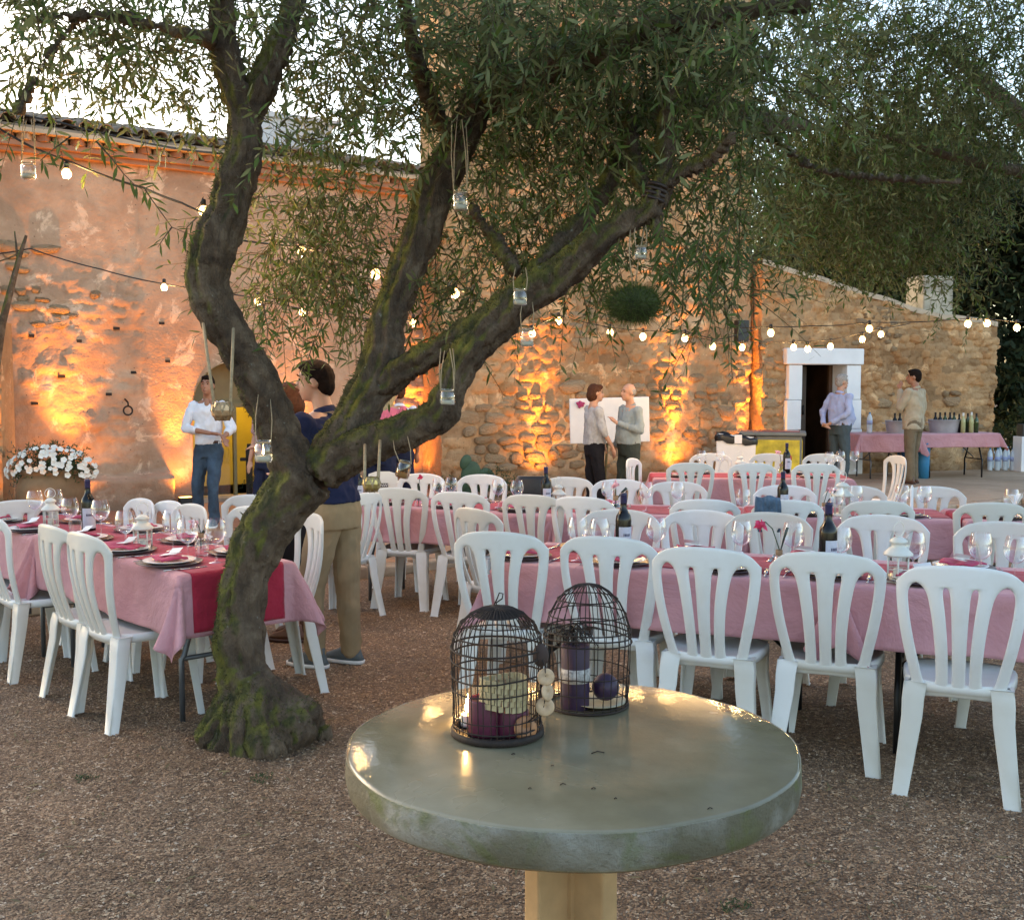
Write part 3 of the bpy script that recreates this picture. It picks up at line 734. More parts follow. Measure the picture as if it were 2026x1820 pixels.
tree = thing('olive_tree', 'old mossy olive tree with a leaning forked trunk between the tables', 'tree', G(505, 1455, .0))
T0 = tree.location.copy()
def limb(mb, pts, wob=.0, n=12, seed=0):
    """pts: (px, py, depth, width_px); smooth curve through them"""
    P = [D(a, b, d) for a, b, d, w in pts]; Wd = [w * d / FP / 2 * .80 for a, b, d, w in pts]
    out = []; rr = []; r = random.Random(seed)
    for i in range(len(P) - 1):
        p0 = P[max(i - 1, 0)]; p1 = P[i]; p2 = P[i + 1]; p3 = P[min(i + 2, len(P) - 1)]
        for k in range(5):
            t = k / 5; a = .5 * ((2 * p1) + (p2 - p0) * t + (2 * p0 - 5 * p1 + 4 * p2 - p3) * t * t + (3 * p1 - p0 - 3 * p2 + p3) * t ** 3)
            out.append(a - T0); rr.append(Wd[i] * (1 - t) + Wd[i + 1] * t)
    out.append(P[-1] - T0); rr.append(Wd[-1])
    rr = [q * (1 + r.uniform(-wob, wob)) for q in rr]
    mb.tube(out, rr, n); return [p + T0 for p in out]
LIMBS = []
mb = MB()
def L_(pts, wob=.04, n=12): LIMBS.append(limb(mb, pts, wob, n, len(LIMBS)))
L_([(505, 1520, 4.78, 170), (490, 1440, 4.8, 138), (482, 1380, 4.8, 116), (474, 1310, 4.82, 102), (474, 1230, 4.85, 96), (484, 1140, 4.88, 102), (520, 1060, 4.9, 112), (570, 985, 4.9, 126), (612, 940, 4.9, 138)])
# root flare
for a, b, w, d in (((430, 1438), (398, 1466), 50, 4.75), ((450, 1460), (428, 1490), 46, 4.7), ((565, 1420), (618, 1440), 92, 4.8), ((525, 1460), (530, 1502), 70, 4.66), ((480, 1465), (478, 1502), 52, 4.66), ((575, 1440), (600, 1470), 70, 4.72), ((600, 1440), (650, 1452), 40, 4.85)):
    L_([(492, 1350, 4.8, 96), (*a, d, w * 1.5), (*b, d - .03, w * 1.0)], .08, 10)
L_([(600, 950, 4.9, 110), (560, 870, 4.9, 92), (520, 780, 4.88, 80), (480, 700, 4.85, 76), (436, 630, 4.82, 80), (408, 560, 4.8, 86), (424, 490, 4.8, 96), (450, 420, 4.8, 82), (470, 350, 4.8, 72), (484, 290, 4.8, 70), (485, 220, 4.8, 66)])
L_([(485, 240, 4.8, 58), (458, 150, 4.78, 52), (440, 70, 4.75, 48), (436, -40, 4.7, 46), (430, -160, 4.6, 36)])
L_([(488, 240, 4.8, 54), (520, 165, 4.82, 50), (552, 90, 4.85, 46), (580, 10, 4.9, 42), (620, -110, 5., 32)])
L_([(630, 940, 4.9, 112), (690, 850, 4.95, 92), (735, 760, 5.0, 82), (760, 690, 5.02, 78), (765, 640, 5.05, 74), (800, 545, 5.1, 72), (835, 460, 5.15, 74), (862, 370, 5.2, 76), (915, 270, 5.25, 72), (950, 190, 5.25, 64), (975, 100, 5.3, 60), (985, -40, 5.3, 50)])
L_([(640, 930, 4.88, 100), (720, 885, 4.84, 78), (800, 852, 4.8, 72), (868, 826, 4.78, 68), (888, 775, 4.76, 60), (925, 700, 4.76, 64), (985, 640, 4.75, 78), (1040, 585, 4.72, 78), (1105, 545, 4.7, 72), (1165, 490, 4.66, 60), (1225, 448, 4.62, 48), (1275, 425, 4.6, 44), (1300, 378, 4.6, 44)])
L_([(740, 770, 5.0, 70), (800, 730, 4.95, 52), (870, 690, 4.86, 50), (940, 645, 4.8, 50), (1000, 610, 4.76, 60)])
L_([(1050, 560, 4.74, 44), (1085, 505, 4.8, 34), (1140, 450, 4.9, 32), (1190, 385, 5.0, 30), (1225, 310, 5.1, 30), (1260, 245, 5.2, 32), (1310, 205, 5.3, 36), (1400, 200, 5.45, 34), (1490, 230, 5.6, 26), (1600, 250, 5.8, 18)])
L_([(1300, 395, 4.6, 40), (1312, 340, 4.62, 30), (1316, 270, 4.66, 26), (1322, 180, 4.7, 22)])
L_([(1305, 375, 4.6, 30), (1350, 340, 4.58, 24), (1400, 318, 4.55, 18), (1450, 270, 4.5, 12)])
L_([(1296, 395, 4.6, 24), (1298, 440, 4.58, 20), (1298, 466, 4.57, 17)])
L_([(1288, 400, 4.62, 30), (1262, 345, 4.7, 26), (1250, 290, 4.8, 20), (1240, 200, 4.9, 14)])
L_([(960, 200, 5.25, 60), (1040, 150, 5.0, 54), (1150, 110, 4.8, 48), (1270, 70, 4.6, 42), (1420, 30, 4.5, 34), (1600, 10, 4.4, 24)])
L_([(1020, 540, 4.8, 20), (975, 470, 4.9, 15), (930, 405, 5., 10)])
L_([(860, 380, 5.2, 14), (900, 300, 5.2, 20), (850, 200, 5.0, 24), (820, 90, 4.9, 20), (800, -20, 4.8, 18)], .03, 8)
L_([(440, 90, 4.75, 26), (340, 60, 4.6, 16), (200, 30, 4.5, 13), (40, 40, 4.4, 9)], .03, 8)
L_([(150, 40, 4.5, 12), (90, 120, 4.4, 9), (30, 230, 4.3, 7)], .03, 8)
L_([(1490, 230, 5.6, 26), (1560, 300, 5.5, 15), (1640, 340, 5.4, 10), (1800, 355, 5.3, 10), (1900, 360, 5.3, 6)], .03, 8)
trunk = mb.obj('trunk', M_BARK, tree)
bake(trunk, [('REMESH', dict(mode='VOXEL', voxel_size=.013)), ('SMOOTH', dict(factor=.5, iterations=3))])
me = trunk.data; co = np.empty(len(me.vertices) * 3, np.float32); me.vertices.foreach_get('co', co); co = co.reshape(-1, 3)
no = np.empty(len(me.vertices) * 3, np.float32); me.vertices.foreach_get('normal', no); no = no.reshape(-1, 3)
ang = np.arctan2(no[:, 1], no[:, 0])
d_ = (fbm(co[:, 0] * 9 + co[:, 1] * 5, co[:, 2] * 6, 5, 4) - .5) * .030 + (fbm(co[:, 0] * 30 + 7, co[:, 2] * 22 + co[:, 1] * 18, 6, 3) - .5) * .024
rid = np.abs(np.sin(ang * 4 + co[:, 2] * 3 + fbm(co[:, 2] * 3, co[:, 0] * 3, 8) * 5)) * .020
co += no * (d_ + rid)[:, None]; me.vertices.foreach_set('co', co.ravel().astype(np.float32)); me.shade_smooth(); me.update()
# shaggy moss tufts on the mossy sides
r = np.random.default_rng(3); wgt = np.clip(no[:, 2] * .6 - no[:, 0] * .55 + (fbm(co[:, 0] * 5, co[:, 2] * 5 + co[:, 1] * 5, 9) - .5) * 2.2, 0, None); wgt /= wgt.sum()
pick = r.choice(len(co), 9000, p=wgt); b0 = co[pick]; dd = no[pick] + r.normal(size=(9000, 3)) * .6 + np.array([0, 0, -.25]); dd /= np.linalg.norm(dd, axis=1)[:, None]
Lm = r.uniform(.008, .024, 9000)[:, None]; s_ = np.cross(dd, r.normal(size=(9000, 3))); s_ /= np.linalg.norm(s_, axis=1)[:, None]
V_ = np.stack([b0 - s_ * .0022, b0 + s_ * .0022, b0 + dd * Lm], 1).reshape(-1, 3)
o = link(bpy.data.objects.new('moss', np_mesh('moss', V_, np.arange(27000).reshape(-1, 3), simple('moss_tuft_mat', (.060, .062, .014), .9, .5, 9))), tree); o['kind'] = 'stuff'
# ------------------------------------------------------------------ leaves
def leafset(n, cen, rad, twig=(.22, .5), per=16, ll=(.045, .07), wid=.011, droop=.6, seed=0, flat=0.):
    """n twigs spread in ellipsoids; returns leaf verts/faces and twig verts/faces. cen (k,3) rad (k,3)"""
    r = np.random.default_rng(seed)
    cen = np.asarray(cen, float); rad = np.asarray(rad, float); vol = rad.prod(1) ** .8; pr = vol / vol.sum()
    k = r.choice(len(cen), n, p=pr)
    q = r.normal(size=(n, 3)); q /= np.linalg.norm(q, axis=1)[:, None]; q *= (r.random(n) ** (1 / 2.2))[:, None]
    p0 = cen[k] + q * rad[k]
    d = q * .7 + r.normal(size=(n, 3)) * .55 + np.array([0, 0, -droop]) * r.random((n, 1)) * 1.5
    d /= np.linalg.norm(d, axis=1)[:, None]
    L = r.uniform(*twig, n)
    # twig bends downwards
    t = (np.arange(per) + .5) / per
    sag = np.array([0, 0, -1.])[None, None] * (t[None, :, None] ** 2) * (L[:, None, None] * .35 * min(1, droop * 1.1))
    pos = p0[:, None] + d[:, None] * (L[:, None] * t[None])[..., None] + sag
    tang = d[:, None] + np.array([0, 0, -1.]) * t[None, :, None] * .7 * droop; tang = tang / np.linalg.norm(tang, axis=2)[..., None]
    a = r.normal(size=(n, 1, 3)); side = np.cross(np.broadcast_to(tang, (n, per, 3)), a); side /= np.linalg.norm(side, axis=2)[..., None]
    alt = np.where(np.arange(per) % 2, 1., -1.)[None, :, None]
    rot = (np.arange(per) // 2 % 2)[None, :, None]
    side2 = np.cross(tang, side); s_ = np.where(rot > 0, side2, side) * alt
    ld = tang * r.uniform(.5, 1., (n, per, 1)) + s_ * r.uniform(.6, 1.4, (n, per, 1)) + r.normal(size=(n, per, 3)) * .28
    ld /= np.linalg.norm(ld, axis=2)[..., None]
    nn = np.cross(ld, r.normal(size=(n, per, 3)) * .6 + np.array([0, 0, 1.])); nn /= np.linalg.norm(nn, axis=2)[..., None]   # width direction
    up = np.cross(nn, ld)
    l = r.uniform(*ll, (n, per, 1)); w = wid * r.uniform(.75, 1.2, (n, per, 1)) * l / .06
    base = pos; P = [base, base + ld * l * .32 + nn * w * .5 , base + ld * l * .68 + nn * w * .42 - up * l * .04, base + ld * l - up * l * .10,
                     base + ld * l * .68 - nn * w * .42 - up * l * .04, base + ld * l * .32 - nn * w * .5]
    V_ = np.stack(P, 2).reshape(-1, 3); m = n * per
    F_ = (np.array([[0, 1, 5], [1, 2, 5], [2, 4, 5], [2, 3, 4]])[None] + (np.arange(m) * 6)[:, None, None]).reshape(-1, 3)
    # twigs: three-sided thin prisms in three segments
    ts = np.array([0, .35, .7, 1.]); tp = p0[:, None] + d[:, None] * (L[:, None] * ts[None])[..., None] + np.array([0, 0, -1.])[None, None] * (ts[None, :, None] ** 2) * (L[:, None, None] * .35 * min(1, droop * 1.1))
    o1 = side[:, :1]; o2 = side2[:, :1]; rr = np.array([.0028, .0022, .0016, .0008])[None, :, None]
    tv = np.stack([tp + o1 * rr, tp - o1 * rr * .5 + o2 * rr * .87, tp - o1 * rr * .5 - o2 * rr * .87], 2).reshape(-1, 3)
    b = []
    for s0 in range(3):
        for e in range(3): b.append([s0 * 3 + e, s0 * 3 + (e + 1) % 3, (s0 + 1) * 3 + (e + 1) % 3, (s0 + 1) * 3 + e])
    TF = (np.array(b)[None] + (np.arange(n) * 12)[:, None, None]).reshape(-1, 4)
    return V_, F_, tv, TF
def clumps(lst):
    """(px, py, depth, rx_px, ry_px, rdepth_m) -> centres, radii in metres"""
    c = []; r = []
    for x, y, d, rx, ry, rd in lst:
        c.append(tuple(D(x, y, d))); r.append((rx * d / FP, rd, ry * d / FP))
    return np.array(c), np.array(r)
def crown(name, parent, n, lst, mat, seed, T=None, twigmat=None, **kw):
    c, r = clumps(lst) if lst[0][0] > 25 and max(q[0] for q in lst) > 60 else (np.array([q[:3] for q in lst]), np.array([q[3:6] for q in lst]))
    V_, F_, tv, tf = leafset(n, c, r, seed=seed, **kw)
    off = np.array(T if T is not None else (0, 0, 0), float)
    o = link(bpy.data.objects.new(name, np_mesh(name, V_ - off, F_, mat, False)), parent); o['kind'] = 'stuff'
    o2 = link(bpy.data.objects.new('twigs', np_mesh('twigs', tv - off, tf, twigmat or M_BARK, False)), parent); o2['kind'] = 'stuff'
    return o
# dense overhead mass
crown('crown', tree, 1550, [
    (120, 20, 4.6, 240, 110, .7), (330, 10, 4.8, 200, 100, .8), (80, 130, 4.3, 110, 50, .4), (300, 120, 5.0, 150, 45, .6), (390, 190, 5.2, 70, 60, .4),
    (620, 40, 5.0, 150, 110, .8), (760, 60, 5.2, 140, 120, .8), (660, 210, 5.4, 90, 100, .5), (760, 240, 5.0, 70, 80, .4), (560, 280, 4.5, 60, 60, .3),
    (960, 60, 5.0, 200, 130, .9), (1130, 60, 4.8, 220, 130, .9), (1330, 40, 4.6, 230, 130, .9), (1100, 200, 5.2, 200, 120, .9), (1330, 180, 5.2, 180, 120, .8),
    (1020, 330, 5.5, 130, 110, .7), (1180, 330, 5.6, 120, 110, .6), (1400, 330, 5.2, 120, 110, .6), (1480, 120, 4.8, 160, 120, .8)], M_OLIVE, 3, T0, per=18, droop=.2, ll=(.042, .078), wid=.0125)
# lighter hanging sprays in the middle and over the wall
crown('spray', tree, 560, [
    (620, 540, 5.6, 130, 100, .5), (560, 440, 5.6, 70, 80, .4), (690, 470, 5.6, 90, 110, .4), (640, 380, 5.4, 90, 80, .4), (715, 590, 5.5, 50, 50, .3),
    (950, 520, 5.7, 90, 90, .4), (900, 440, 5.6, 70, 80, .4), (1080, 420, 5.7, 100, 100, .4), (1180, 520, 5.8, 90, 70, .3), (1390, 480, 5.2, 90, 90, .4), (1440, 560, 5.2, 60, 60, .3), (860, 620, 5.4, 60, 50, .3), (545, 600, 5.4, 50, 40, .2)],
    M_OLIVE, 4, T0, per=14, droop=.55, wid=.0125)
# second olive, trunk out of the picture to the right
tree2 = thing('olive_tree', 'leafy olive tree hanging over the right side of the yard above the white door', 'tree', (6.6, 10.5, -.09))
T2 = tree2.location.copy()
mb = MB()
def l2(P, r): mb.tube([Vector(p) - T2 for p in P], r, 10)
l2([(6.6, 10.5, -.2), (6.5, 10.4, .8), (6.2, 10.3, 1.7), (5.8, 10.2, 2.5), (5.2, 10., 3.2), (4.4, 9.8, 3.9), (3.6, 9.5, 4.4)], [.32, .24, .2, .17, .13, .09, .05])
l2([(6.2, 10.3, 1.7), (6.8, 10.2, 2.8), (6.6, 10., 4.0), (5.8, 9.8, 5.)], [.17, .13, .09, .05])
l2([(5.2, 10., 3.2), (4.3, 9.3, 3.3), (3.4, 8.8, 3.35), (2.7, 8.6, 3.5)], [.09, .06, .04, .02])
o = mb.obj('trunk', M_BARK, tree2); bake(o, [('REMESH', dict(mode='VOXEL', voxel_size=.03)), ('SMOOTH', dict(factor=.5, iterations=3))])
crown('crown', tree2, 2600, [
    (1620, 420, 9.5, 160, 110, 1.0), (1800, 430, 9.8, 170, 110, 1.0), (1680, 300, 9.0, 200, 90, 1.1), (1880, 330, 9.5, 150, 90, 1.0), (1560, 300, 9.5, 110, 110, .9), (1980, 250, 9., 90, 90, .8),
    (1550, 440, 9.0, 60, 50, .4), (1700, 470, 9.6, 120, 50, .6), (1850, 480, 9.6, 80, 50, .4), (1900, 560, 9.6, 40, 30, .3), (1600, 160, 8.5, 160, 120, 1.), (1780, 150, 8.5, 170, 110, 1.), (1960, 100, 8.5, 130, 120, 1.), (1700, 20, 8.2, 220, 90, 1.), (1900, 10, 8.4, 200, 80, 1.)],
    M_OLIVE, 6, T2, per=16, ll=(.05, .08), droop=.45, wid=.0125)
# --- trees beyond the house
M_OAK = m_leaf('dark_evergreen_leaf_mat', (.022, .036, .014), (.05, .065, .03)); M_FAR = m_leaf('olive_far_leaf_mat', (.05, .07, .025), (.10, .12, .06))
def far_tree(name, label, base, lst, n, mat, seed, hb=3., r0=.3):
    t_ = thing(name, label, 'tree', base); Tb = Vector(base); mb = MB(); rr = random.Random(seed)
    mb.tube([(0, 0, -.3), (.1, 0, hb * .5), (-.1, .1, hb), (.1, 0, hb * 1.5)], [r0, r0 * .8, r0 * .6, r0 * .3], 8)
    for q in lst: mb.tube([(0, 0, hb * .7), ((q[0] - Tb.x) * .5, (q[1] - Tb.y) * .5, hb + (q[2] - hb) * .4), (q[0] - Tb.x, q[1] - Tb.y, q[2])], [r0 * .5, r0 * .3, r0 * .1], 6)
    mb.obj('trunk', M_BARK, t_)
    crown('crown', t_, n, lst, mat, seed, Tb, per=12, ll=(.16, .26), wid=.024, twig=(.5, 1.1), droop=.5); return t_
far_tree('holm_oak', 'dark evergreen tree behind the right end of the annex', (13.2, 25, 0), [(12.6, 25, 1.6, 2., 1.5, 1.4), (13.5, 25, 3.4, 2.4, 1.6, 1.7), (12.2, 25.6, 5., 2.2, 1.6, 1.4), (14.5, 24.5, 5.2, 2.0, 1.6, 1.6), (11.2, 25, 1.8, 1.2, 1.2, 1.2)], 3000, M_OAK, 21)
far_tree('holm_oak', 'dark round evergreen tree rising behind the annex roof and chimney', (9.3, 27, 0), [(9., 27, 3.9, 2.6, 1.6, 1.6), (7.2, 26.5, 4.6, 2., 1.6, 1.4), (10.6, 27.5, 5.6, 2.4, 1.6, 1.6), (8.2, 27, 6.4, 2.2, 1.4, 1.3), (10, 27.5, 7.4, 1.8, 1.3, 1.2), (6.2, 26, 3.6, 1.4, 1.2, 1.2)], 3600, M_FAR, 22)
far_tree('holm_oak', 'tall grey green tree crown above the end of the annex', (16.5, 34, 0), [(16., 34, 5., 3., 2., 2.), (14., 33, 7., 2.4, 2., 1.6), (18, 34, 8., 2.4, 2, 1.6)], 900, M_FAR, 23, 4.)
hd = thing('hedge_bank', 'dark scrub bank behind the water bottles past the annex', 'hedge', (13, 23.4, 0))
crown('foliage', hd, 900, [(10.9, 23, .5, 1.0, .5, .7), (12.2, 23.5, .8, 1.4, .8, .9), (14, 24, .8, 1.4, .8, .9)], M_OAK, 31, (13, 23.4, 0), per=12, ll=(.10, .18), wid=.03, twig=(.3, .7))
# ================================================================== CHAIRS
def m_plastic():
    m = Mat('white_plastic_mat')
    c = m.ramp(m.rnd(), [(0, (.58, .57, .52)), (.5, (.68, .69, .67)), (1, (.74, .76, .77))])
    c = m.mix(m.ramp(m.noise(6, 5), [(.5, 0.), (.8, .35)]), c, (.47, .44, .36)); c = m.mix(m.ramp(m.noise(45, 4, .8, dist=1.5), [(.66, 0.), (.74, .35)]), c, (.34, .31, .26))
    m.set(Base_Color=c, Roughness=m.ramp(m.noise(20, 3), [(.3, .3), (.7, .45)])); m.b.inputs['Specular IOR Level'].default_value = .45
    m.b.inputs['Subsurface Weight'].default_value = .12; m.b.inputs['Subsurface Radius'].default_value = (.01, .01, .008); m.b.inputs['Subsurface Scale'].default_value = .5
    return m.m
M_PL = m_plastic()
def chair_back(nslot=2):
    vrow = [0, .12, .25, .4, .55, .68, .77, .84, .89, .93, .96, .985, 1.0]; v0 = .86
    def lines(v):
        e = v ** 2.3; L = lambda a, b: a * (1 - e) + b * e
        hw = .170 + (.234 - .170) * (v ** 1.15 * (1.9 - .9 * v ** 1.15))
        hw = min(hw, .234); ri = hw - L(.046, .044)
        so, si, c_ = L(.082, .128), L(.036, .068), L(.025, .040)
        def shr(a, b, vt):
            if v > v0:
                q = min(1, (v - v0) / (vt - v0)); k = max(math.sqrt(max(0, 1 - q * q)), .03); m_ = (a + b) / 2; h = (b - a) / 2 * k; return m_ - h, m_ + h
            return a, b
        so2, ri2 = shr(so, ri, 1.0); c2, si2 = shr(c_, si, .985)
        return [-hw, -ri2, -so2, -si2, -c2, c2, si2, so2, ri2, hw]
    mb = MB(); rows = []
    zb, zh = .425, .835
    def yb(z): t = (z - .42) / .48; return -.195 - .085 * t - .03 * math.sin(t * math.pi)
    def pt(x, z, hw): return (x, yb(z) + .050 * (x / .23) ** 2, z)
    def densify(l):
        o = []
        for i in range(9):
            o.append(l[i]); n = {0: 1, 8: 1, 2: 1, 6: 1, 4: 1}.get(i, 0)
            if n: o.append((l[i] + l[i + 1]) / 2)
            else: pass
        o.append(l[9]); return o
    colhole = []
    for i in range(9): colhole += [i in (1, 3, 5, 7)] * (2 if i in (0, 8, 2, 6, 4) else 1)
    # below the openings
    base = densify(lines(0)); ncol = len(base)
    R_ = []
    for z in (.365, .40): R_.append([pt(x, z + .02 * (1 - (x / .17) ** 2) * (z < .37), .158) for x in base])
    hole_rows = []
    for v in vrow:
        l = densify(lines(v)); z = zb + (zh - zb) * v; R_.append([pt(x, z, .2) for x in l])
    lt = densify(lines(1.0)); hw = .232
    for w in (.25, .5, .75, 1.0):
        row = []
        for x in lt:
            q = min(1, abs(x) / hw); zt = zh + .078 * max(0, 1 - q ** 2.5) ** (1 / 2.0)
            row.append(pt(x * (1 - .02 * w), zh + (zt - zh) * w, hw))
        R_.append(row)
    for r_ in R_: mb.v += r_
    nr = len(R_)
    for j in range(nr - 1):
        for i in range(ncol - 1):
            if colhole[i] and 2 <= j < 2 + len(vrow) - 1: continue
            mb.f.append((j * ncol + i, j * ncol + i + 1, (j + 1) * ncol + i + 1, (j + 1) * ncol + i))
    return mb
def superloop(hx, hy, z, cy=0., n=28, pw=3.2, dish=0.):
    o = []
    for k in range(n):
        a = 2 * math.pi * k / n; c, s = math.cos(a), math.sin(a)
        x = hx * math.copysign(abs(c) ** (2 / pw), c); y = hy * math.copysign(abs(s) ** (2 / pw), s)
        x *= 1 + .10 * (y / hy) if hy else 1
        o.append((x, y + cy, z))
    return o
def chair_proto():
    root = thing('plastic_chair', 'white plastic chair', 'chair')
    b = chair_back().obj('backrest', M_PL, root)
    bake(b, [('WELD', dict(merge_threshold=.0012)), ('SOLIDIFY', dict(thickness=.016, offset=0)), ('SUBSURF', dict(levels=1, render_levels=1))]); b.data.shade_smooth()
    mb = MB(); n = 28; loops = []
    for k, (q, z) in enumerate(((.0, .424), (.35, .425), (.7, .430), (.9, .438), (.97, .442), (1., .437), (1.012, .425), (1.012, .402), (.975, .402), (.965, .42))):
        loops.append(superloop(max(.003, .208 * q), max(.003, .205 * q), z, .0, n))
    for l in loops: mb.v += l
    mb.f += [(j * n + i, j * n + (i + 1) % n, (j + 1) * n + (i + 1) % n, (j + 1) * n + i) for j in range(len(loops) - 1) for i in range(n)]
    mb.f.append(tuple(range(n))[::-1])
    s = mb.obj('seat', M_PL, root)
    def leg(x0, y0, x1, y1, sx, sy, w0, w1):
        m_ = MB(); secs = []
        for t in (0, .06, .14, .3, .6, 1.):
            bulge = .007 * math.exp(-((t - .1) / .09) ** 2)
            x = x0 + (x1 - x0) * t + sx * bulge; y = y0 + (y1 - y0) * t + sy * bulge; z = .432 * (1 - t)
            w = w0 + (w1 - w0) * t; th = .012
            # L-shaped section: one flange across, one flange along
            P = [(0, 0), (-sx * w, 0), (-sx * w, -sy * th), (-sx * th, -sy * th), (-sx * th, -sy * w * .75), (0, -sy * w * .75)]
            m_.v += [(x + a, y + b_, z) for a, b_ in P]
        for j in range(5): m_.f += [(j * 6 + i, j * 6 + (i + 1) % 6, (j + 1) * 6 + (i + 1) % 6, (j + 1) * 6 + i) for i in range(6)]
        m_.f += [(0, 1, 2, 3), (0, 3, 4, 5), (33, 32, 31, 30), (35, 34, 33, 30)]
        if sx * sy < 0: m_.f = [f[::-1] for f in m_.f]
        o = m_.obj('leg', M_PL, root, False); bake(o, [('BEVEL', dict(width=.004, segments=2, limit_method='ANGLE', angle_limit=R(50)))]); o.data.shade_smooth()
    for sx in (-1, 1):
        leg(sx * .186, .180, sx * .222, .222, sx, 1, .066, .046)
        leg(sx * .192, -.190, sx * .228, -.262, sx, -1, .086, .058)
    return root
CH0 = chair_proto(); first_chair = [True]
def chair(bx, by, heading, label, dz=0., name=None, lean=0.):
    """(bx, by): where the top of the backrest stands; heading: direction the sitter faces, degrees from +Y, counter-clockwise"""
    a = R(heading); f = Vector((-math.sin(a), math.cos(a), 0)); p = Vector((bx, by, 0)) + f * .275
    z = dz if dz is not None else gz(p.y)
    if first_chair[0]:
        first_chair[0] = False; CH0.location = (p.x, p.y, z); CH0.rotation_euler = (0, 0, a); CH0['label'] = label; CH0['group'] = 'white plastic banquet chairs'; return CH0
    return copy_tree(CH0, (p.x, p.y, z), a, label, group='white plastic banquet chairs')
HA = -21.
for k, (px, py, lab, dh) in enumerate([
    (985, 1058, 'white plastic chair directly behind the left birdcage, at the front right table', 3), (1200, 1068, 'white plastic chair behind the right birdcage, back turned', 0),
    (1392, 1090, 'white plastic chair at the front right table, its legs behind the round stone tabletop', -2), (1634, 1100, 'white plastic chair with a corner of pink cloth hanging onto its seat', -1),
    (1902, 1128, 'white plastic chair nearest the camera at the right', -2)]):
    p = G(px, py, .895); chair(p.x, p.y, HA + dh, lab, 0)
for px, py, Yd, lab, dh in [(1230, 1004, 6.15, 'white plastic chair facing us behind the left dark bottle of the front row', 2), (1392, 1006, 6.1, 'white plastic chair facing us, second on the far side of the front row', -2),
    (1523, 1016, 5.95, 'white plastic chair facing us behind the vase with the crimson flower', 1), (1748, 1021, 5.8, 'white plastic chair facing us behind the glassy white lantern', -1), (1985, 1044, 5.45, 'white plastic chair facing us at the far right of the front row', 2)]:
    p = D(px, py, Yd); chair(p.x, p.y, HA + 180 + dh, lab, None)
p = D(935, 1020, 6.5); chair(p.x, p.y, -50, 'white plastic chair turned askew at the left end of the front right table', None)
# second row
HB = -23.; HB2 = -9.
for px, py, Yd, hd, lab in [
    (785, 963, 8.1, HB + 6, 'cream plastic chair standing clear at the left end of the middle row'), (905, 980, 7.8, HB, 'cream plastic chair behind the askew white chair, back turned'), (1050, 980, 7.6, HB, 'cream plastic chair third from the left on the near side of the middle row'),
    (1150, 981, 7.45, HB, 'cream plastic chair fourth from the left on the near side of the middle row'), (1395, 984, 7.25, HB2, 'cream plastic chair fifth from the left on the near side of the middle row'), (1560, 987, 7.2, HB2, 'cream plastic chair with a denim jacket hung over its back'),
    (1740, 984, 7.15, HB2, 'cream plastic chair right of the denim jacket, back turned'), (1965, 990, 7.0, HB2, 'cream plastic chair of the middle row next to the right edge of the picture')]:
    p = D(px, py, Yd); chair(p.x, p.y, hd, lab, None)
for px, py, Yd, hd, lab in [
    (838, 936, 9.35, HB, 'white plastic chair facing us beside the one with a printed label'), (957, 936, 9.25, HB, 'white plastic chair facing us right in front of the cactus'), (1126, 940, 9.0, HB, 'white plastic chair facing us in front of the grey sweater woman'),
    (1228, 943, 8.8, HB2 - 5, 'white plastic chair facing us behind the pink flower'), (1340, 946, 8.6, HB2, 'white plastic chair facing us below the standing man in a grey shirt'), (1552, 959, 8.3, HB2, 'white plastic chair facing us behind the dark bottle of the middle row'),
    (1690, 961, 8.25, HB2, 'white plastic chair facing us behind the white lantern of the middle row'), (1845, 962, 8.2, HB2, 'white plastic chair facing us behind the tall folded card')]:
    p = D(px, py, Yd); chair(p.x, p.y, hd + 180, lab, None)
# third row
for px, py, Yd, hd, lab in [
    (1367, 917, 10.6, 0, 'cream plastic chair at the left of the farthest table, back turned'), (1490, 917, 10.55, 0, 'cream plastic chair in the middle of the farthest table, back turned'), (1616, 921, 10.5, 0, 'cream plastic chair at the right of the farthest table, back turned')]:
    p = D(px, py, Yd); chair(p.x, p.y, hd - 3, lab, None)
for px, py, Yd, hd, lab in [
    (1405, 899, 12.0, 180, 'white plastic chair facing us in front of the waste bin'), (1522, 899, 11.95, 180, 'white plastic chair facing us in front of the yellow freezer'), (1628, 897, 11.9, 180, 'white plastic chair facing us below the man in the light blue shirt'),
    (1247, 906, 11.2, 245, 'white plastic chair standing sideways alone between the rows'), (1778, 914, 11.6, 100, 'white plastic chair seen edge-on standing alone in front of the beige jacket')]:
    p = D(px, py, Yd); chair(p.x, p.y, hd, lab, None)
# left table
TD = Vector((-.67, .742, 0)).normalized(); TN = Vector((.742, .67, 0)).normalized(); HL = math.degrees(math.atan2(-TN.x, TN.y))
for (x, y), hd, lab in [
    ((-1.99, 5.07), HL + 3, 'white plastic chair pushed to the left table, the one closest to the camera'), ((-2.28, 5.42), HL + 2, 'white plastic chair just behind the closest one at the left table'), ((-2.86, 6.02), HL, 'white plastic chair half cut by the left edge of the picture'),
    ((-1.05, 5.90), HL + 166, 'white plastic chair beside the trunk at the corner of the left table'), ((-1.50, 6.40), HL + 182, 'white plastic chair mostly hidden by the leaning trunk'),
    ((-1.90, 6.62), HL + 180, 'white plastic chair nearest the trunk of the three close together past the left table'), ((-2.12, 6.9), HL + 180, 'white plastic chair, middle of the three close together past the left table'), ((-2.37, 7.12), HL + 180, 'white plastic chair, farthest of the three close together past the left table'),
    ((-3.12, 6.95), 215, 'white plastic chair at the head of the left table, facing us'), ((-1.74, 7.45), 160, 'white plastic chair half behind the trunk in front of the pot'), ((-1.02, 7.75), 60, 'white plastic chair left of the middle row, hidden behind the beige trousers')]:
    chair(x, y, hd, lab, None)

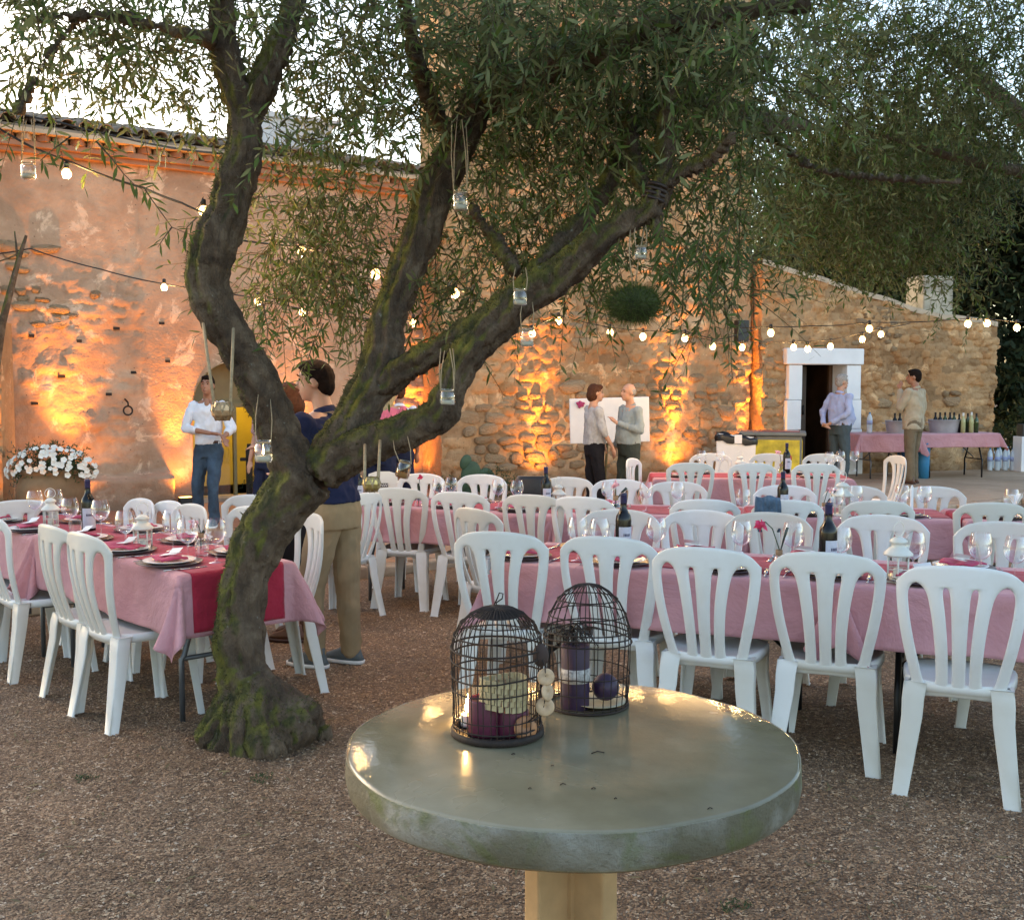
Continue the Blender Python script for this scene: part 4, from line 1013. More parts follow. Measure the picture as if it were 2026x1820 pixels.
# ================================================================== TABLES AND CLOTHS
def m_cloth(name, a, b, rough=.85):
    m = Mat(name); c = m.ramp(m.noise(3.5, 5), [(.35, a), (.65, b)])
    m.set(Base_Color=c, Roughness=rough); m.b.inputs['Specular IOR Level'].default_value = .2; m.b.inputs['Sheen Weight'].default_value = .12
    m.bump(m.noise(420, 2), .25, .002); m.bump(m.noise(7, 4), .5, .03); m.bump(m.noise(2.2, 5, .65, dist=1.2), .6, .05); return m.m
M_PINK = m_cloth('pink_cloth_mat', (.50, .245, .27), (.58, .30, .325)); M_RED = m_cloth('crimson_cloth_mat', (.33, .018, .040), (.42, .028, .055)); M_NAP = m_cloth('crimson_napkin_mat', (.42, .045, .10), (.52, .07, .14))
M_GREYM = simple('grey_metal_mat', (.12, .13, .14), .4, metal=.5); M_BLKM = simple('black_metal_mat', (.02, .02, .022), .4, metal=.4); M_TOPP = simple('table_top_mat', (.6, .6, .58), .5)
def table(cx, cy, ang, L, Wd, z0, label, legmat, over=.27, runner=True, side='', H=.735, ends=(1, 1), seed=0, cl_label='', ru_label='', corner=1.):
    """folding table, its cloth and its runner (each a thing)"""
    a = R(ang); t_ = thing('folding_table', label, 'table', (cx, cy, z0), a, 'folding tables')
    mb = MB(); mb.box((0, 0, H - .02), (L - .02, Wd - .02, .04)); o = mb.obj('tabletop', M_TOPP, t_, False); soft(o, .01, 2)
    for sx in (-1, 1):
        for sy in (-1, 1):
            mb = MB(); x = sx * (L / 2 - .22); y = sy * (Wd / 2 - .1)
            mb.tube([(x, y * .35, H - .05), (x, y * .6, H - .22), (x, y * .92, H - .42), (x, y, .30), (x, y * 1.0, .0)], .014, 8); mb.obj('leg', legmat, t_)
        mb = MB(); mb.tube([(x, -(Wd / 2 - .1), .30), (x, Wd / 2 - .1, .30)], .011, 6); mb.tube([(x, 0, .32), (x - sx * .42, 0, H - .05)], .009, 6); mb.obj('brace', legmat, t_)
    # cloth
    r = np.random.default_rng(seed); step = .018
    ox = over; oy = over
    xs = np.arange(-L / 2 - ox, L / 2 + ox + step * .5, step); ys = np.arange(-Wd / 2 - oy, Wd / 2 + oy + step * .5, step)
    XX, YY = np.meshgrid(xs, ys); ex = np.clip(np.abs(XX) - L / 2, 0, None); ey = np.clip(np.abs(YY) - Wd / 2, 0, None)
    sx = np.sign(XX); sy = np.sign(YY); r_ = np.hypot(ex, ey); ph = np.arctan2(ey, ex)
    bend = .02
    drop = np.where(r_ < bend, r_ ** 2 / (2 * bend), r_ - bend / 2)
    al = np.where((ex > 0) & (ey > 0), 1, 0)
    wav = .014 * np.sin(XX * 9 + seed + 2 * np.sin(XX * 3.1)) * (ey > 0) + .014 * np.sin(YY * 11 + seed * 2) * (ex > 0) + .030 * (fbm(XX * 3.4 + seed, YY * 3.4, 7) - .5) * 2 + .010 * (fbm(XX * 14, YY * 14 + seed, 8) - .5)
    out = np.clip(r_, 0, bend) * .8 + wav * np.clip(r_ / over, 0, 1.2) + .02 * np.clip(r_ / over, 0, 1.4)
    cornerw = np.sin(2 * ph) * al
    out = out + cornerw * r_ * (.30 + .16 * np.sin(ph * 8 + seed)) * corner
    PX = np.clip(XX, -L / 2, L / 2) + sx * np.cos(ph) * out * (r_ > 0); PY = np.clip(YY, -Wd / 2, Wd / 2) + sy * np.sin(ph) * out * (r_ > 0)
    crz = sum(.0028 * np.exp(-((q_ - c_) / .007) ** 2) for q_, c_ in ((XX, -L / 4), (XX, L / 4), (XX, 0), (YY, 0), (YY, Wd / 3)))
    PZ = H + .004 - drop * (1 - .10 * cornerw) + (fbm(XX * 2.4, YY * 2.4, seed + 3) - .5) * .005 + crz * (r_ <= 0) - drop * .10 * (fbm(XX * 2 + seed, YY * 2, 12) - .5)
    out = out + crz * (r_ > 0)
    n0, n1 = XX.shape; ix = np.arange(n0 * n1).reshape(n0, n1); F_ = np.stack([ix[:-1, :-1], ix[:-1, 1:], ix[1:, 1:], ix[1:, :-1]], -1).reshape(-1, 4)
    o = link(bpy.data.objects.new('tablecloth', np_mesh('tablecloth', np.stack([PX, PY, PZ], -1).reshape(-1, 3), F_, M_PINK, True)))
    o.location = (cx, cy, z0); o.rotation_euler = (0, 0, a); tag(o, cl_label, 'tablecloth', 'pink tablecloths'); bake(o, [('SOLIDIFY', dict(thickness=.0015, offset=1))]); o.data.shade_smooth()
    if runner:
        w = .24; m_ = (np.abs(ys) <= w); ox2 = over * .98
        sub = (np.abs(YY) <= w) & (np.abs(XX) <= L / 2 + ox2)
        rows = np.where(np.abs(ys) <= w)[0]; cols = np.where(np.abs(xs) <= L / 2 + ox2)[0]
        rx, ry, rzz = PX[np.ix_(rows, cols)].copy(), PY[np.ix_(rows, cols)], PZ[np.ix_(rows, cols)].copy()
        rzz += .0035; hang = np.abs(xs[cols])[None] > L / 2; rx += np.sign(rx) * .005 * hang
        n0, n1 = rx.shape; ix = np.arange(n0 * n1).reshape(n0, n1); F_ = np.stack([ix[:-1, :-1], ix[:-1, 1:], ix[1:, 1:], ix[1:, :-1]], -1).reshape(-1, 4)
        o = link(bpy.data.objects.new('table_runner', np_mesh('table_runner', np.stack([rx, ry, rzz], -1).reshape(-1, 3), F_, M_RED, True)))
        o.location = (cx, cy, z0); o.rotation_euler = (0, 0, a); tag(o, ru_label, 'table runner', 'crimson table runners'); bake(o, [('SOLIDIFY', dict(thickness=.001, offset=1))])
    class T: pass
    T_ = T(); T_.c = Vector((cx, cy, z0)); T_.a = a; T_.H = H + .0065; T_.L = L; T_.W = Wd; T_.name = side
    T_.P = lambda u, v, dz=0.: T_.c + Matrix.Rotation(a, 3, 'Z') @ Vector((u, v, T_.H + dz))
    return T_
A_ = Vector((.934, -.358, 0)); AN = Vector((.358, .934, 0))
def tcen(x0, y0, ang, L, Wd):
    """table whose near edge starts at (x0, y0) and runs along ang"""
    u = Vector((math.cos(R(ang)), math.sin(R(ang)), 0)); n = Vector((-u.y, u.x, 0)); c = Vector((x0, y0, 0)) + u * (L / 2) + n * (Wd / 2); return c.x, c.y
TS = {}
WD = .72
def mk(key, x0, y0, ang, L, z0, **k):
    cx, cy = tcen(x0, y0, ang, L, WD); TS[key] = table(cx, cy, ang, L, WD, z0, seed=len(TS) * 3 + 1, side=key, **k)
mk('A1', -.07, 5.225, -21, 1.56, 0, label='folding table under pink cloth behind the two birdcages', legmat=M_BLKM, cl_label='pink tablecloth behind the birdcages on the front right row', ru_label='crimson runner on the table behind the birdcages')
mk('A2', 1.41, 4.655, -21, 1.83, 0, label='folding table with black legs at the right front of the picture', legmat=M_BLKM, cl_label='pink tablecloth at the right front, its corner hanging over a chair seat', ru_label='crimson runner on the right front table below the glass lantern')
mk('B1', -1.33, 8.42, -23.5, 1.75, -.08, label='folding table under pink cloth beside the man in the navy polo', legmat=M_GREYM, cl_label='pink tablecloth beside the navy polo shirt', ru_label='crimson runner on the table beside the navy polo shirt')
mk('B2', .30, 7.72, -10, 1.32, -.07, label='folding table under pink cloth in the centre of the middle row', legmat=M_GREYM, cl_label='pink tablecloth in the centre of the middle row behind the slim bottle', ru_label='crimson runner in the centre of the middle row')
mk('B3', 1.63, 7.49, -9, 1.31, -.06, label='folding table under pink cloth right of the denim jacket', legmat=M_GREYM, cl_label='pink tablecloth right of the denim jacket in the middle row', ru_label='crimson runner right of the denim jacket')
mk('B4', 3.02, 7.27, -9, 1.4, -.06, label='folding table cut off by the right edge beside the paper cone', legmat=M_GREYM, cl_label='pink tablecloth cut by the right edge of the picture', ru_label='crimson runner cut by the right edge of the picture')
mk('C', 1.40, 10.82, -4, 1.9, -.09, label='farthest dining table, under pink cloth in front of the yellow freezer', legmat=M_GREYM, cl_label='pink tablecloth of the farthest dining table', ru_label='crimson runner of the farthest dining table')
angL = math.degrees(math.atan2(TD.y, TD.x))      # left table runs away to the left
def mkL(key, off, L, **k):
    c = Vector((-1.47, 4.90, 0)) + TD * (off + L / 2) + TN * (.27); TS[key] = table(c.x, c.y, angL + 180, L, .56, 0 if off == 0 else -.03, seed=17 if off == 0 else 23, side=key, over=.30, **k)
mkL('L1', 0., 1.8, label='folding table with bent grey legs behind the leaning trunk', legmat=M_GREYM, cl_label='pink tablecloth with pleated hanging corner left of the trunk', ru_label='crimson runner hanging over the end of the left table')
mkL('L2', 1.83, 1.75, label='folding table continuing the left table out of the picture', legmat=M_GREYM, cl_label='pink tablecloth of the left table beside the dark bottle, cut by the left edge', ru_label='crimson runner under the dark bottle on the left table')

# round stone table in the foreground
def m_concrete():
    m = Mat('wet_concrete_mat')
    c = m.ramp(m.noise(2.4, 6, .6), [(.3, (.125, .112, .070)), (.5, (.185, .165, .105)), (.7, (.26, .235, .16))])
    c = m.mix(m.ramp(m.noise(28, 4), [(.62, 0.), (.74, .4)]), c, (.13, .12, .08))
    z = m.sep(m.coord())
    nz = m.sep(m.n.new('ShaderNodeNewGeometry').outputs['Normal'])
    side = m.math('SUBTRACT', 1., m.math('ABSOLUTE', nz[2]))
    lime = m.mix(m.ramp(m.noise(5, 5), [(.48, 0.), (.66, .75)]), c, (.42, .42, .38))
    lime = m.mix(m.ramp(m.noise(7, 5, dist=.6), [(.52, 0.), (.64, .75)]), lime, (.13, .16, .03))
    lime = m.mix(m.ramp(m.noise(60, 5, .75), [(.56, 0.), (.70, .6)]), lime, (.12, .115, .08))
    sm = m.ramp(side, [(.35, 0.), (.6, 1.)])
    c = m.mix(sm, c, lime)
    # damp film on the top: glossy in pools, dull where it dried
    wet = m.ramp(m.noise(1.5, 5, dist=.4), [(.36, .28), (.50, .10), (.66, .22)])
    ax = m.math('ABSOLUTE', z[0]); pool = m.ramp(m.math('ADD', ax, m.math('MULTIPLY', m.math('SUBTRACT', m.noise(6, 5), .5), .12)), [(.375, 0.), (.40, 1.)])
    wet = m.mix(pool, wet, (.03, .03, .03))
    m.set(Base_Color=c, Roughness=m.mix(sm, wet, (.75, .75, .75)))
    m.bump(m.noise(60, 4), .12, .004); m.bump(m.noise(14, 4), .08, .01)
    m.bump(m.math('MULTIPLY', m.noise(45, 6, .75), sm), 1., .02)
    m.b.inputs['Specular IOR Level'].default_value = .55
    return m.m
M_CON = m_concrete(); M_CON2 = simple('pedestal_concrete_mat', (.42, .26, .125), .85, .25, 6, bump=.6, bscale=35)
RT = Vector((.142, 2.60, 0)); RZ = .742
rt = thing('round_stone_table', 'round wet concrete table with mossy rim in the foreground carrying two birdcages', 'table', RT)
mb = MB(); prof = [(0., RZ), (.3, RZ), (.526, RZ), (.533, RZ - .0015), (.536, RZ - .006), (.538, RZ - .05), (.532, RZ - .080), (.523, RZ - .088), (.3, RZ - .088), (0, RZ - .088)]
mb.lathe(prof, 96)
for i, v in enumerate(mb.v):
    a = math.atan2(v[1], v[0]); q = math.hypot(v[0], v[1])
    if q > .49: k = 1 + .004 * math.sin(a * 7) + .003 * math.sin(a * 13 + 1); mb.v[i] = (v[0] * k, v[1] * k, v[2])
mb.obj('tabletop', M_CON, rt, True, weld=True)
for k in range(4):
    mb = MB(); a = R(42 + 90 * k); mb.box((math.cos(a) * .075, math.sin(a) * .075, (RZ - .088) / 2), (.11, .052, RZ - .089), a); o = mb.obj('pedestal_fin', M_CON2, rt, False); soft(o, .006, 2)
mb = MB(); mb.box((0, 0, .03), (.34, .34, .06), R(42)); mb.obj('base', M_CON2, rt, False)
mb = MB(); mb.box((0, 0, .33), (.075, .075, .65), R(42)); mb.obj('pedestal_core', M_CON2, rt, False)
# ================================================================== TABLEWARE
M_WG = glass('wine_glass_mat', blend=.26); M_CLEAR = glass('clear_glass_mat', (.95, .97, .96), blend=.2)
M_CHARGER = simple('dark_charger_mat', (.06, .035, .045), .3); M_CHINA = simple('white_china_mat', (.78, .78, .77), .2, .03)
M_STEEL = simple('steel_mat', (.55, .55, .55), .2, metal=1.); M_PAPER = simple('white_paper_mat', (.80, .80, .80), .8, .03)
M_BOT = simple('dark_bottle_mat', (.004, .005, .006), .12, spec=.35); M_CAPS = simple('navy_capsule_mat', (.02, .02, .07), .3); M_LABEL = simple('bottle_label_mat', (.50, .52, .60), .7, .1, 40)
M_LANT = simple('white_lantern_mat', (.68, .68, .62), .4, .06); M_CANDW = simple('white_wax_mat', (.8, .78, .7), .5)
M_CRIM = simple('crimson_petal_mat', (.60, .03, .10), .6, .3, 30); M_PINKP = simple('pale_pink_petal_mat', (.75, .38, .42), .6, .2, 30); M_STEM = simple('green_stem_mat', (.03, .06, .025), .6)
M_CORK = simple('cork_mat', (.35, .22, .12), .8); M_LEAFD = simple('dark_leaf_mat', (.02, .04, .03), .4)

def mesh_wine():
    mb = MB(); prof = [(.036, .0), (.034, .0025), (.008, .006), (.0042, .014), (.0038, .07), (.0055, .092), (.020, .098), (.036, .110), (.0465, .130), (.050, .150), (.0485, .172), (.043, .194), (.038, .210)]
    mb.lathe(prof, 20); return mb.mesh('wine_glass', M_WG)
ME_WINE = mesh_wine()
mb = MB(); mb.lathe([(0, .004), (.030, .002), (.033, .01), (.036, .095)], 18); ME_TUMB = mb.mesh('tumbler', M_CLEAR)
mb = MB(); mb.lathe([(0, .0), (.095, .001), (.105, .004), (.150, .014), (.153, .016), (.150, .018), (.105, .009), (0, .007)], 28); ME_CHG = mb.mesh('charger', M_CHARGER)
mb = MB(); mb.lathe([(0, .010), (.075, .011), (.085, .014), (.120, .024), (.122, .026), (.119, .027), (.085, .018), (0, .014)], 28); ME_PLT = mb.mesh('plate', M_CHINA)
def mesh_napkin(seed):
    r = random.Random(seed); mb = MB(); n = 9
    for j in range(n):
        for i in range(n):
            u, v = i / (n - 1) - .5, j / (n - 1) - .5
            mb.v.append((u * .17 * (1 - .25 * v), v * .13, .005 + .020 * abs(math.sin(u * 5 + seed)) * (1 - abs(v)) + r.uniform(0, .004)))
    mb.f = [(j * n + i, j * n + i + 1, (j + 1) * n + i + 1, (j + 1) * n + i) for j in range(n - 1) for i in range(n - 1)]
    me = mb.mesh('napkin', M_NAP)
    o = bpy.data.objects.new('tmp', me); C.objects.link(o); bake(o, [('SOLIDIFY', dict(thickness=.006, offset=-1))]); me = o.data; bpy.data.objects.remove(o); me.shade_smooth(); me.name = 'napkin'; return me
ME_NAP = [mesh_napkin(k) for k in range(4)]
def mesh_fork():
    mb = MB(); mb.tube([(0, -.10, .004), (0, -.02, .006), (0, .03, .004)], [.005, .003, .004], 6, True, .4); mb.box((0, .045, .005), (.020, .03, .0015))
    for k in range(4): mb.box((-.0085 + k * .0057, .075, .006), (.0025, .036, .0015))
    return mb.mesh('fork', M_STEEL)
def mesh_knife():
    mb = MB(); mb.tube([(0, -.11, .004), (0, -.03, .005)], [.006, .005], 6, True, .5); mb.box((0, .035, .0035), (.016, .13, .0016)); return mb.mesh('knife', M_STEEL)
ME_FORK, ME_KNIFE = mesh_fork(), mesh_knife()
def put(name, me, p, lab, cat, rz=0., group=None, sc=1.):
    o = link(bpy.data.objects.new(name, me)); o.location = p; o.rotation_euler = (0, 0, rz); o.scale = (sc, sc, sc); return tag(o, lab, cat, group)
WHERE = {'L1': 'left table near the trunk', 'L2': 'left table far half', 'A1': 'table behind the birdcages', 'A2': 'right front table', 'B1': 'table beside the navy polo', 'B2': 'centre of the middle row', 'B3': 'table right of the denim jacket', 'B4': 'table at the right edge', 'C': 'farthest dining table'}
def place_setting(T, u, v, lab, far=False, cards=True, seed=0):
    r = random.Random(seed * 7 + 1); a = T.a + (math.pi if far else 0) + r.uniform(-.1, .1)
    t_ = thing('place_plate', 'dark charger plate, ' + lab, 'plate', T.P(u, v), a, 'dark charger plates'); 
    for nm, me in (('charger', ME_CHG), ('plate', ME_PLT)): link(bpy.data.objects.new(nm, me), t_)
    put('napkin', ME_NAP[seed % 4], T.P(u, v, .022), 'crimson napkin, ' + lab, 'napkin', a + r.uniform(-.6, .6), 'crimson napkins')
    d = -1 if far else 1
    put('fork', ME_FORK, T.P(u - .175 * d, v), 'steel fork, ' + lab, 'fork', a, 'forks'); put('knife', ME_KNIFE, T.P(u + .175 * d, v), 'steel knife, ' + lab, 'knife', a, 'knives')
    if cards:
        m_ = MB(); k = r.uniform(-.8, .8); m_.box((0, 0, 0), (.085, .055, .0012), k); m_.add([(-.02, .0, .001), (.05, .02, .004), (.04, .05, .022), (-.03, .03, .02)], [(0, 1, 2, 3)])
        o = m_.obj('menu_card', M_PAPER, None, False, T.P(u + r.uniform(-.03, .03), v + (.0) * d, .052)); o.rotation_euler = (R(6), R(-5), a); tag(o, 'small white card, ' + lab, 'card', 'white cards')
sd_ = 0
for key, side, us in [('A1', 'n', (-.72, -.22, .28, .72)), ('A1', 'f', (-.5, .05, .6)), ('A2', 'n', (-.62, -.08, .45)), ('A2', 'f', (-.45, .15, .7)), ('B1', 'n', (-.55, 0, .55)), ('B1', 'f', (-.55, 0, .6)), ('B2', 'n', (-.35, .35)), ('B2', 'f', (-.35, .3)),
                      ('B3', 'n', (-.3, .35)), ('B3', 'f', (-.35, .3)), ('B4', 'n', (-.45,)), ('B4', 'f', (-.45,)), ('C', 'n', (-.65, 0, .62)), ('C', 'f', (-.5, .05, .6)), ('L1', 'n', (.62, .12, -.42)), ('L1', 'f', (.55, .0, -.6)), ('L2', 'n', (.55, .0)), ('L2', 'f', (.35, -.3))]:
    T = TS[key]
    for k, u in enumerate(us):
        sd_ += 1; place_setting(T, u, -.20 if side == 'n' else .20, f"{ORD[k]} on the {'near' if side == 'n' else 'far'} side, {WHERE[key]}", side == 'f', key[0] in 'AL', sd_)

def topz(T): return T.c.z + T.H
_wc = {}
def wine(key, x, y, sc=1.):
    T = TS[key]; p = G(x, y, topz(T)); _wc[key] = _wc.get(key, 0) + 1
    o = put('wine_glass', ME_WINE, p, f"empty wine glass, {ORD[_wc[key] - 1]} from the left, {WHERE[key]}", 'wine glass', 0, 'empty wine glasses', sc); return o
for key, lst in {'L2': [(70, 1037), (110, 1034), (140, 1056)], 'L1': [(200, 1064), (249, 1092), (342, 1090), (372, 1114), (428, 1113)],
                 'A1': [(1143, 1109), (1186, 1112), (1298, 1110), (1466, 1118), (1568, 1123)], 'A2': [(1662, 1134), (1806, 1148), (1938, 1150), (2008, 1158)],
                 'B1': [(868, 1002), (893, 999), (986, 1004), (1023, 1006)], 'B2': [(1203, 1010), (1278, 1011), (1340, 1012)], 'B3': [(1470, 1030), (1655, 1026), (1692, 1022), (1784, 1020), (1828, 1022)], 'B4': [(2000, 1030)], 'C': [(1388, 930), (1425, 932), (1640, 934), (1662, 932), (1690, 931)]}.items():
    for x, y in lst: wine(key, x, y)
for key, x, y, l in [('L1', 400, 1100, 'short clear tumbler between the two nearest wine glasses of the left table'), ('L2', 150, 1064, 'short clear tumbler beside the dark bottle on the left table'), ('A1', 1020, 1100, 'short clear tumbler seen through the back of the chair behind the left birdcage')]:
    put('tumbler', ME_TUMB, G(x, y, topz(TS[key])), l, 'tumbler', 0, 'clear tumblers')
def mesh_set_bottle():
    r_ = {}
    mb = MB(); mb.lathe([(0, .0), (.034, .0), (.037, .004), (.0375, .01), (.0375, .185), (.034, .205), (.022, .225), (.0155, .24), (.0145, .30), (.016, .302), (.016, .31), (0, .31)], 20); r_['body'] = mb.mesh('body', M_BOT)
    mb = MB(); mb.lathe([(.0150, .25), (.0155, .298), (.0168, .302), (.0168, .3115), (0, .312)], 16); r_['capsule'] = mb.mesh('capsule', M_CAPS)
    mb = MB()
    for k in range(9):
        a = -2.6 + 2.2 * k / 8; mb.v += [(.0380 * math.cos(a), .0380 * math.sin(a), .045), (.0380 * math.cos(a), .0380 * math.sin(a), .155)]
    mb.f = [(2 * k, 2 * k + 2, 2 * k + 3, 2 * k + 1) for k in range(8)]; r_['label'] = mb.mesh('label', M_LABEL)
    mb = MB()
    for k in range(5):
        a = -2.0 + .18 * k; b = a + .12; mb.add([(.0384 * math.cos(a), .0384 * math.sin(a), .112), (.0384 * math.cos(b), .0384 * math.sin(b), .112), (.0384 * math.cos(b), .0384 * math.sin(b), .124), (.0384 * math.cos(a), .0384 * math.sin(a), .124)], [(0, 1, 2, 3)])
    r_['print'] = mb.mesh('print', M_CAPS); return r_
MB_BOT = mesh_set_bottle()
def bottle(p, lab, rz=0., sc=1., name='wine_bottle'):
    t_ = thing(name, lab, 'bottle', p, rz, 'dark wine bottles'); t_.scale = (sc, sc, sc)
    for nm, me in MB_BOT.items(): link(bpy.data.objects.new('front_label' if nm == 'label' else nm, me), t_)
    return t_
bottle(G(1233, 1106, topz(TS['A1'])), 'dark wine bottle with navy capsule, left one of the two on the front row', .35, 1.03)
bottle(G(1637, 1140, topz(TS['A2'])), 'dark wine bottle with pale label, right one of the two on the front row', .5, 1.05)
bottle(G(1080, 1007, topz(TS['B1'])), 'dark wine bottle in the middle row in front of the black bag', .4)
bottle(G(1548, 1022, topz(TS['B2'])), 'dark wine bottle of the middle row beside the denim jacket', .4)
bottle(G(1556, 936, topz(TS['C'])), 'dark wine bottle on the farthest dining table', .4)
bottle(G(709, 1000, topz(TS['B1'])), 'dark wine bottle right behind the navy polo shirt', .4)
bottle(G(176, 1060, topz(TS['L2'])), 'dark wine bottle with a label on the left table', .5, 1.05)

def lantern(p, lab, rz=0., sc=1., hexa=6):
    t_ = thing('lantern', lab, 'lantern', p, rz, 'white metal lanterns'); t_.scale = (sc, sc, sc)
    mb = MB(); mb.lathe([(0, 0), (.052, 0), (.052, .006), (.046, .012), (0, .012)], 6); mb.obj('base', M_LANT, t_, False)
    for k in range(6):
        a = math.pi / 3 * k; mb = MB(); mb.tube([(.043 * math.cos(a), .043 * math.sin(a), .01), (.043 * math.cos(a), .043 * math.sin(a), .105)], .0035, 6); mb.obj('post', M_LANT, t_)
        b = a + math.pi / 3; mb = MB(); q = .0415
        mb.add([(q * math.cos(a), q * math.sin(a), .014), (q * math.cos(b), q * math.sin(b), .014), (q * math.cos(b), q * math.sin(b), .102), (q * math.cos(a), q * math.sin(a), .102)], [(0, 1, 2, 3)]); mb.obj('pane', M_CLEAR, t_, False)
    mb = MB(); mb.ring((0, 0, .05), .044, .002, 6, 4); mb.obj('rail', M_LANT, t_, False)
    mb = MB(); mb.lathe([(.044, .100), (.056, .104), (.056, .110), (.030, .135), (.026, .136), (.026, .150), (.034, .153), (.034, .160), (.020, .172), (.006, .176), (0, .176)], 18); mb.obj('roof', M_LANT, t_)
    mb = MB(); mb.ring((0, 0, .205), .030, .002, 20, 5, Matrix.Rotation(R(90), 3, 'X') @ Matrix.Rotation(R(20), 3, 'Y')); mb.obj('handle', M_LANT, t_)
    mb = MB(); mb.lathe([(0, .012), (.018, .012), (.018, .05), (0, .052)], 14); mb.obj('candle', M_CANDW, t_); return t_
lantern(G(101, 1042, topz(TS['L2'])), 'white metal lantern far along the left table, left of the dark bottle', .1)
lantern(G(283, 1087, topz(TS['L1'])), 'white metal lantern on the left table between wine glasses', .3, 1.02)
lantern(G(1776, 1150, topz(TS['A2'])), 'white metal lantern with candle on the right front table', .2, 1.10)
lantern(G(1105, 1006, topz(TS['B1'])), 'small white lantern right of the dark bottle in the middle row', .2)
lantern(G(1666, 1020, topz(TS['B3'])), 'white metal lantern standing in the middle row right of the denim jacket', .3, 1.3)
lantern(G(1464, 936, topz(TS['C'])), 'small white lantern on the farthest dining table', .1)

def vase(p, lab, col, head, leafp=None, sc=1., rz=0.):
    """bud vase: glass bulb with cork collar, stem, flower head, one dark leaf; head = offset of the flower"""
    t_ = thing('bud_vase', lab, 'vase', p, rz, 'bud vases with one flower'); t_.scale = (sc, sc, sc)
    mb = MB(); mb.lathe([(0, .001), (.025, .001), (.033, .015), (.030, .035), (.016, .055), (.012, .062), (.012, .085)], 18); mb.obj('glass_bulb', M_CLEAR, t_)
    mb = MB(); mb.lathe([(.0135, .063), (.015, .066), (.015, .086), (.0135, .088)], 14); mb.obj('cork_collar', M_CORK, t_)
    h = Vector(head); mb = MB(); mb.tube([(0, 0, .01), (0, 0, .09), (h.x * .4, h.y * .4, h.z * .8 + .02), (h.x * .8, h.y * .8, h.z + .01), h], .0025, 6); mb.obj('stem', M_STEM, t_)
    mb = MB(); r = random.Random(len(lab))
    for k in range(14):
        d = Vector((r.gauss(0, 1), r.gauss(0, 1), r.gauss(-.2, .8))).normalized(); s = d.orthogonal().normalized(); L = r.uniform(.022, .04)
        q = [h, h + d * L * .5 + s * L * .32, h + d * L, h + d * L * .5 - s * L * .32]; mb.add([q[0], q[1], q[2] + Vector((0, 0, -.006)), q[3]], [(0, 1, 2, 3)])
    mb.ell(h, (.014, .014, .014), 8, 6); mb.obj('flower_head', col, t_, False)
    if leafp:
        l = Vector(leafp); mb = MB(); mb.tube([(0, 0, .06), l * .6 + Vector((0, 0, .03)), l], [.002, .009, .011], 8, True, .35); mb.obj('leaf', M_LEAFD, t_)
vase(G(1541, 1127, topz(TS['A1'])), 'bud vase with a drooping crimson flower on the front row', M_CRIM, (-.080, -.01, .20), (.035, .0, .185), 1.05)
vase(G(828, 1002, topz(TS['B1'])), 'bud vase with a crimson flower left of the paired wine glasses in the middle row', M_CRIM, (.02, 0, .22), None, 1.)
vase(G(1218, 1012, topz(TS['B2'])), 'bud vase with a pale pink flower in the centre of the middle row', M_PINKP, (.0, 0, .15), (.06, 0, .13), 1.3)
vase(G(1630, 1020, topz(TS['B3'])), 'bud vase with a pink flower left of the middle row lantern', M_PINKP, (.05, 0, .18), (.08, 0, .17), 1.)
vase(G(1545, 936, topz(TS['C'])), 'bud vase with a salmon flower on the farthest dining table', M_PINKP, (-.03, 0, .20), None, 1.1)
vase(G(398, 1088, topz(TS['L1'])), 'bud vase with a dusty pink flower on the left table', M_PINKP, (-.03, -.02, .14), (.02, 0, .10), 1.)
# paper cone, napkin in a glass, folded papers, small boxes
mb = MB(); mb.lathe([(.030, 0), (.012, .02), (.010, .20), (.003, .215)], 10); o = mb.obj('paper_cone', M_PAPER, None, True, G(1803, 1022, topz(TS['B3']))); tag(o, 'tall rolled white paper standing on the middle row at the right', 'paper cone')
mb = MB(); r = random.Random(4)
for k in range(7):
    a = r.uniform(0, 6.28); mb.add([(0, 0, .11), (.05 * math.cos(a), .05 * math.sin(a), .20 + r.uniform(-.03, .02)), (.05 * math.cos(a + .7), .05 * math.sin(a + .7), .18), (.02 * math.cos(a + .4), .02 * math.sin(a + .4), .13)], [(0, 1, 2, 3)])
o = mb.obj('napkin', M_PAPER, None, False, G(2008, 1034, topz(TS['B4']))); tag(o, 'crumpled white napkin stuffed in the glass by the right edge', 'napkin')
for x, y, key, l in [(215, 1078, 'L1', 'crimson folded napkin lying flat beside the left table lantern')]:
    m_ = MB(); m_.box((0, 0, .003), (.17, .13, .006), .2); m_.box((.005, .0, .009), (.16, .12, .005), .3); o = m_.obj('napkin', M_NAP, None, False, G(x, y, topz(TS[key]))); tag(o, l, 'napkin', 'crimson napkins')
# black bag on the far side of the middle row, denim jacket
mb = MB(); mb.loft([((0, 0, 0), .15, .07, 4), ((0, 0, .12), .155, .072, 4), ((0, 0, .22), .14, .06, 4), ((0, 0, .25), .12, .045, 4)], 20); o = mb.obj('handbag', simple('black_leather_mat', (.015, .014, .015), .45, bump=.3), None, True, G(1056, 1000, topz(TS['B1'])) + Vector((0, .28, -.05))); tag(o, 'black handbag behind the wine bottle in the middle row', 'handbag')
M_DEN = simple('denim_mat', (.06, .11, .17), .85, .45, 22, bump=.6, bscale=30)
p = D(1519, 988, 7.02); mb = MB(); n = 15; H_ = [-.20, -.13, -.05, .0, .022, .0, -.06, -.15]; Yp = [-.038, -.036, -.032, -.024, .0, .024, .03, .034]
for j, (z, y) in enumerate(zip(H_, Yp)):
    for i in range(n):
        u = i / (n - 1) - .5; w = .012 * math.sin(u * 38 + j * .35) * (1 - .5 * (j == 4)); mb.v.append((u * (.16 + .01 * math.sin(j)), y + w, z + .008 * math.sin(u * 9 + 1)))
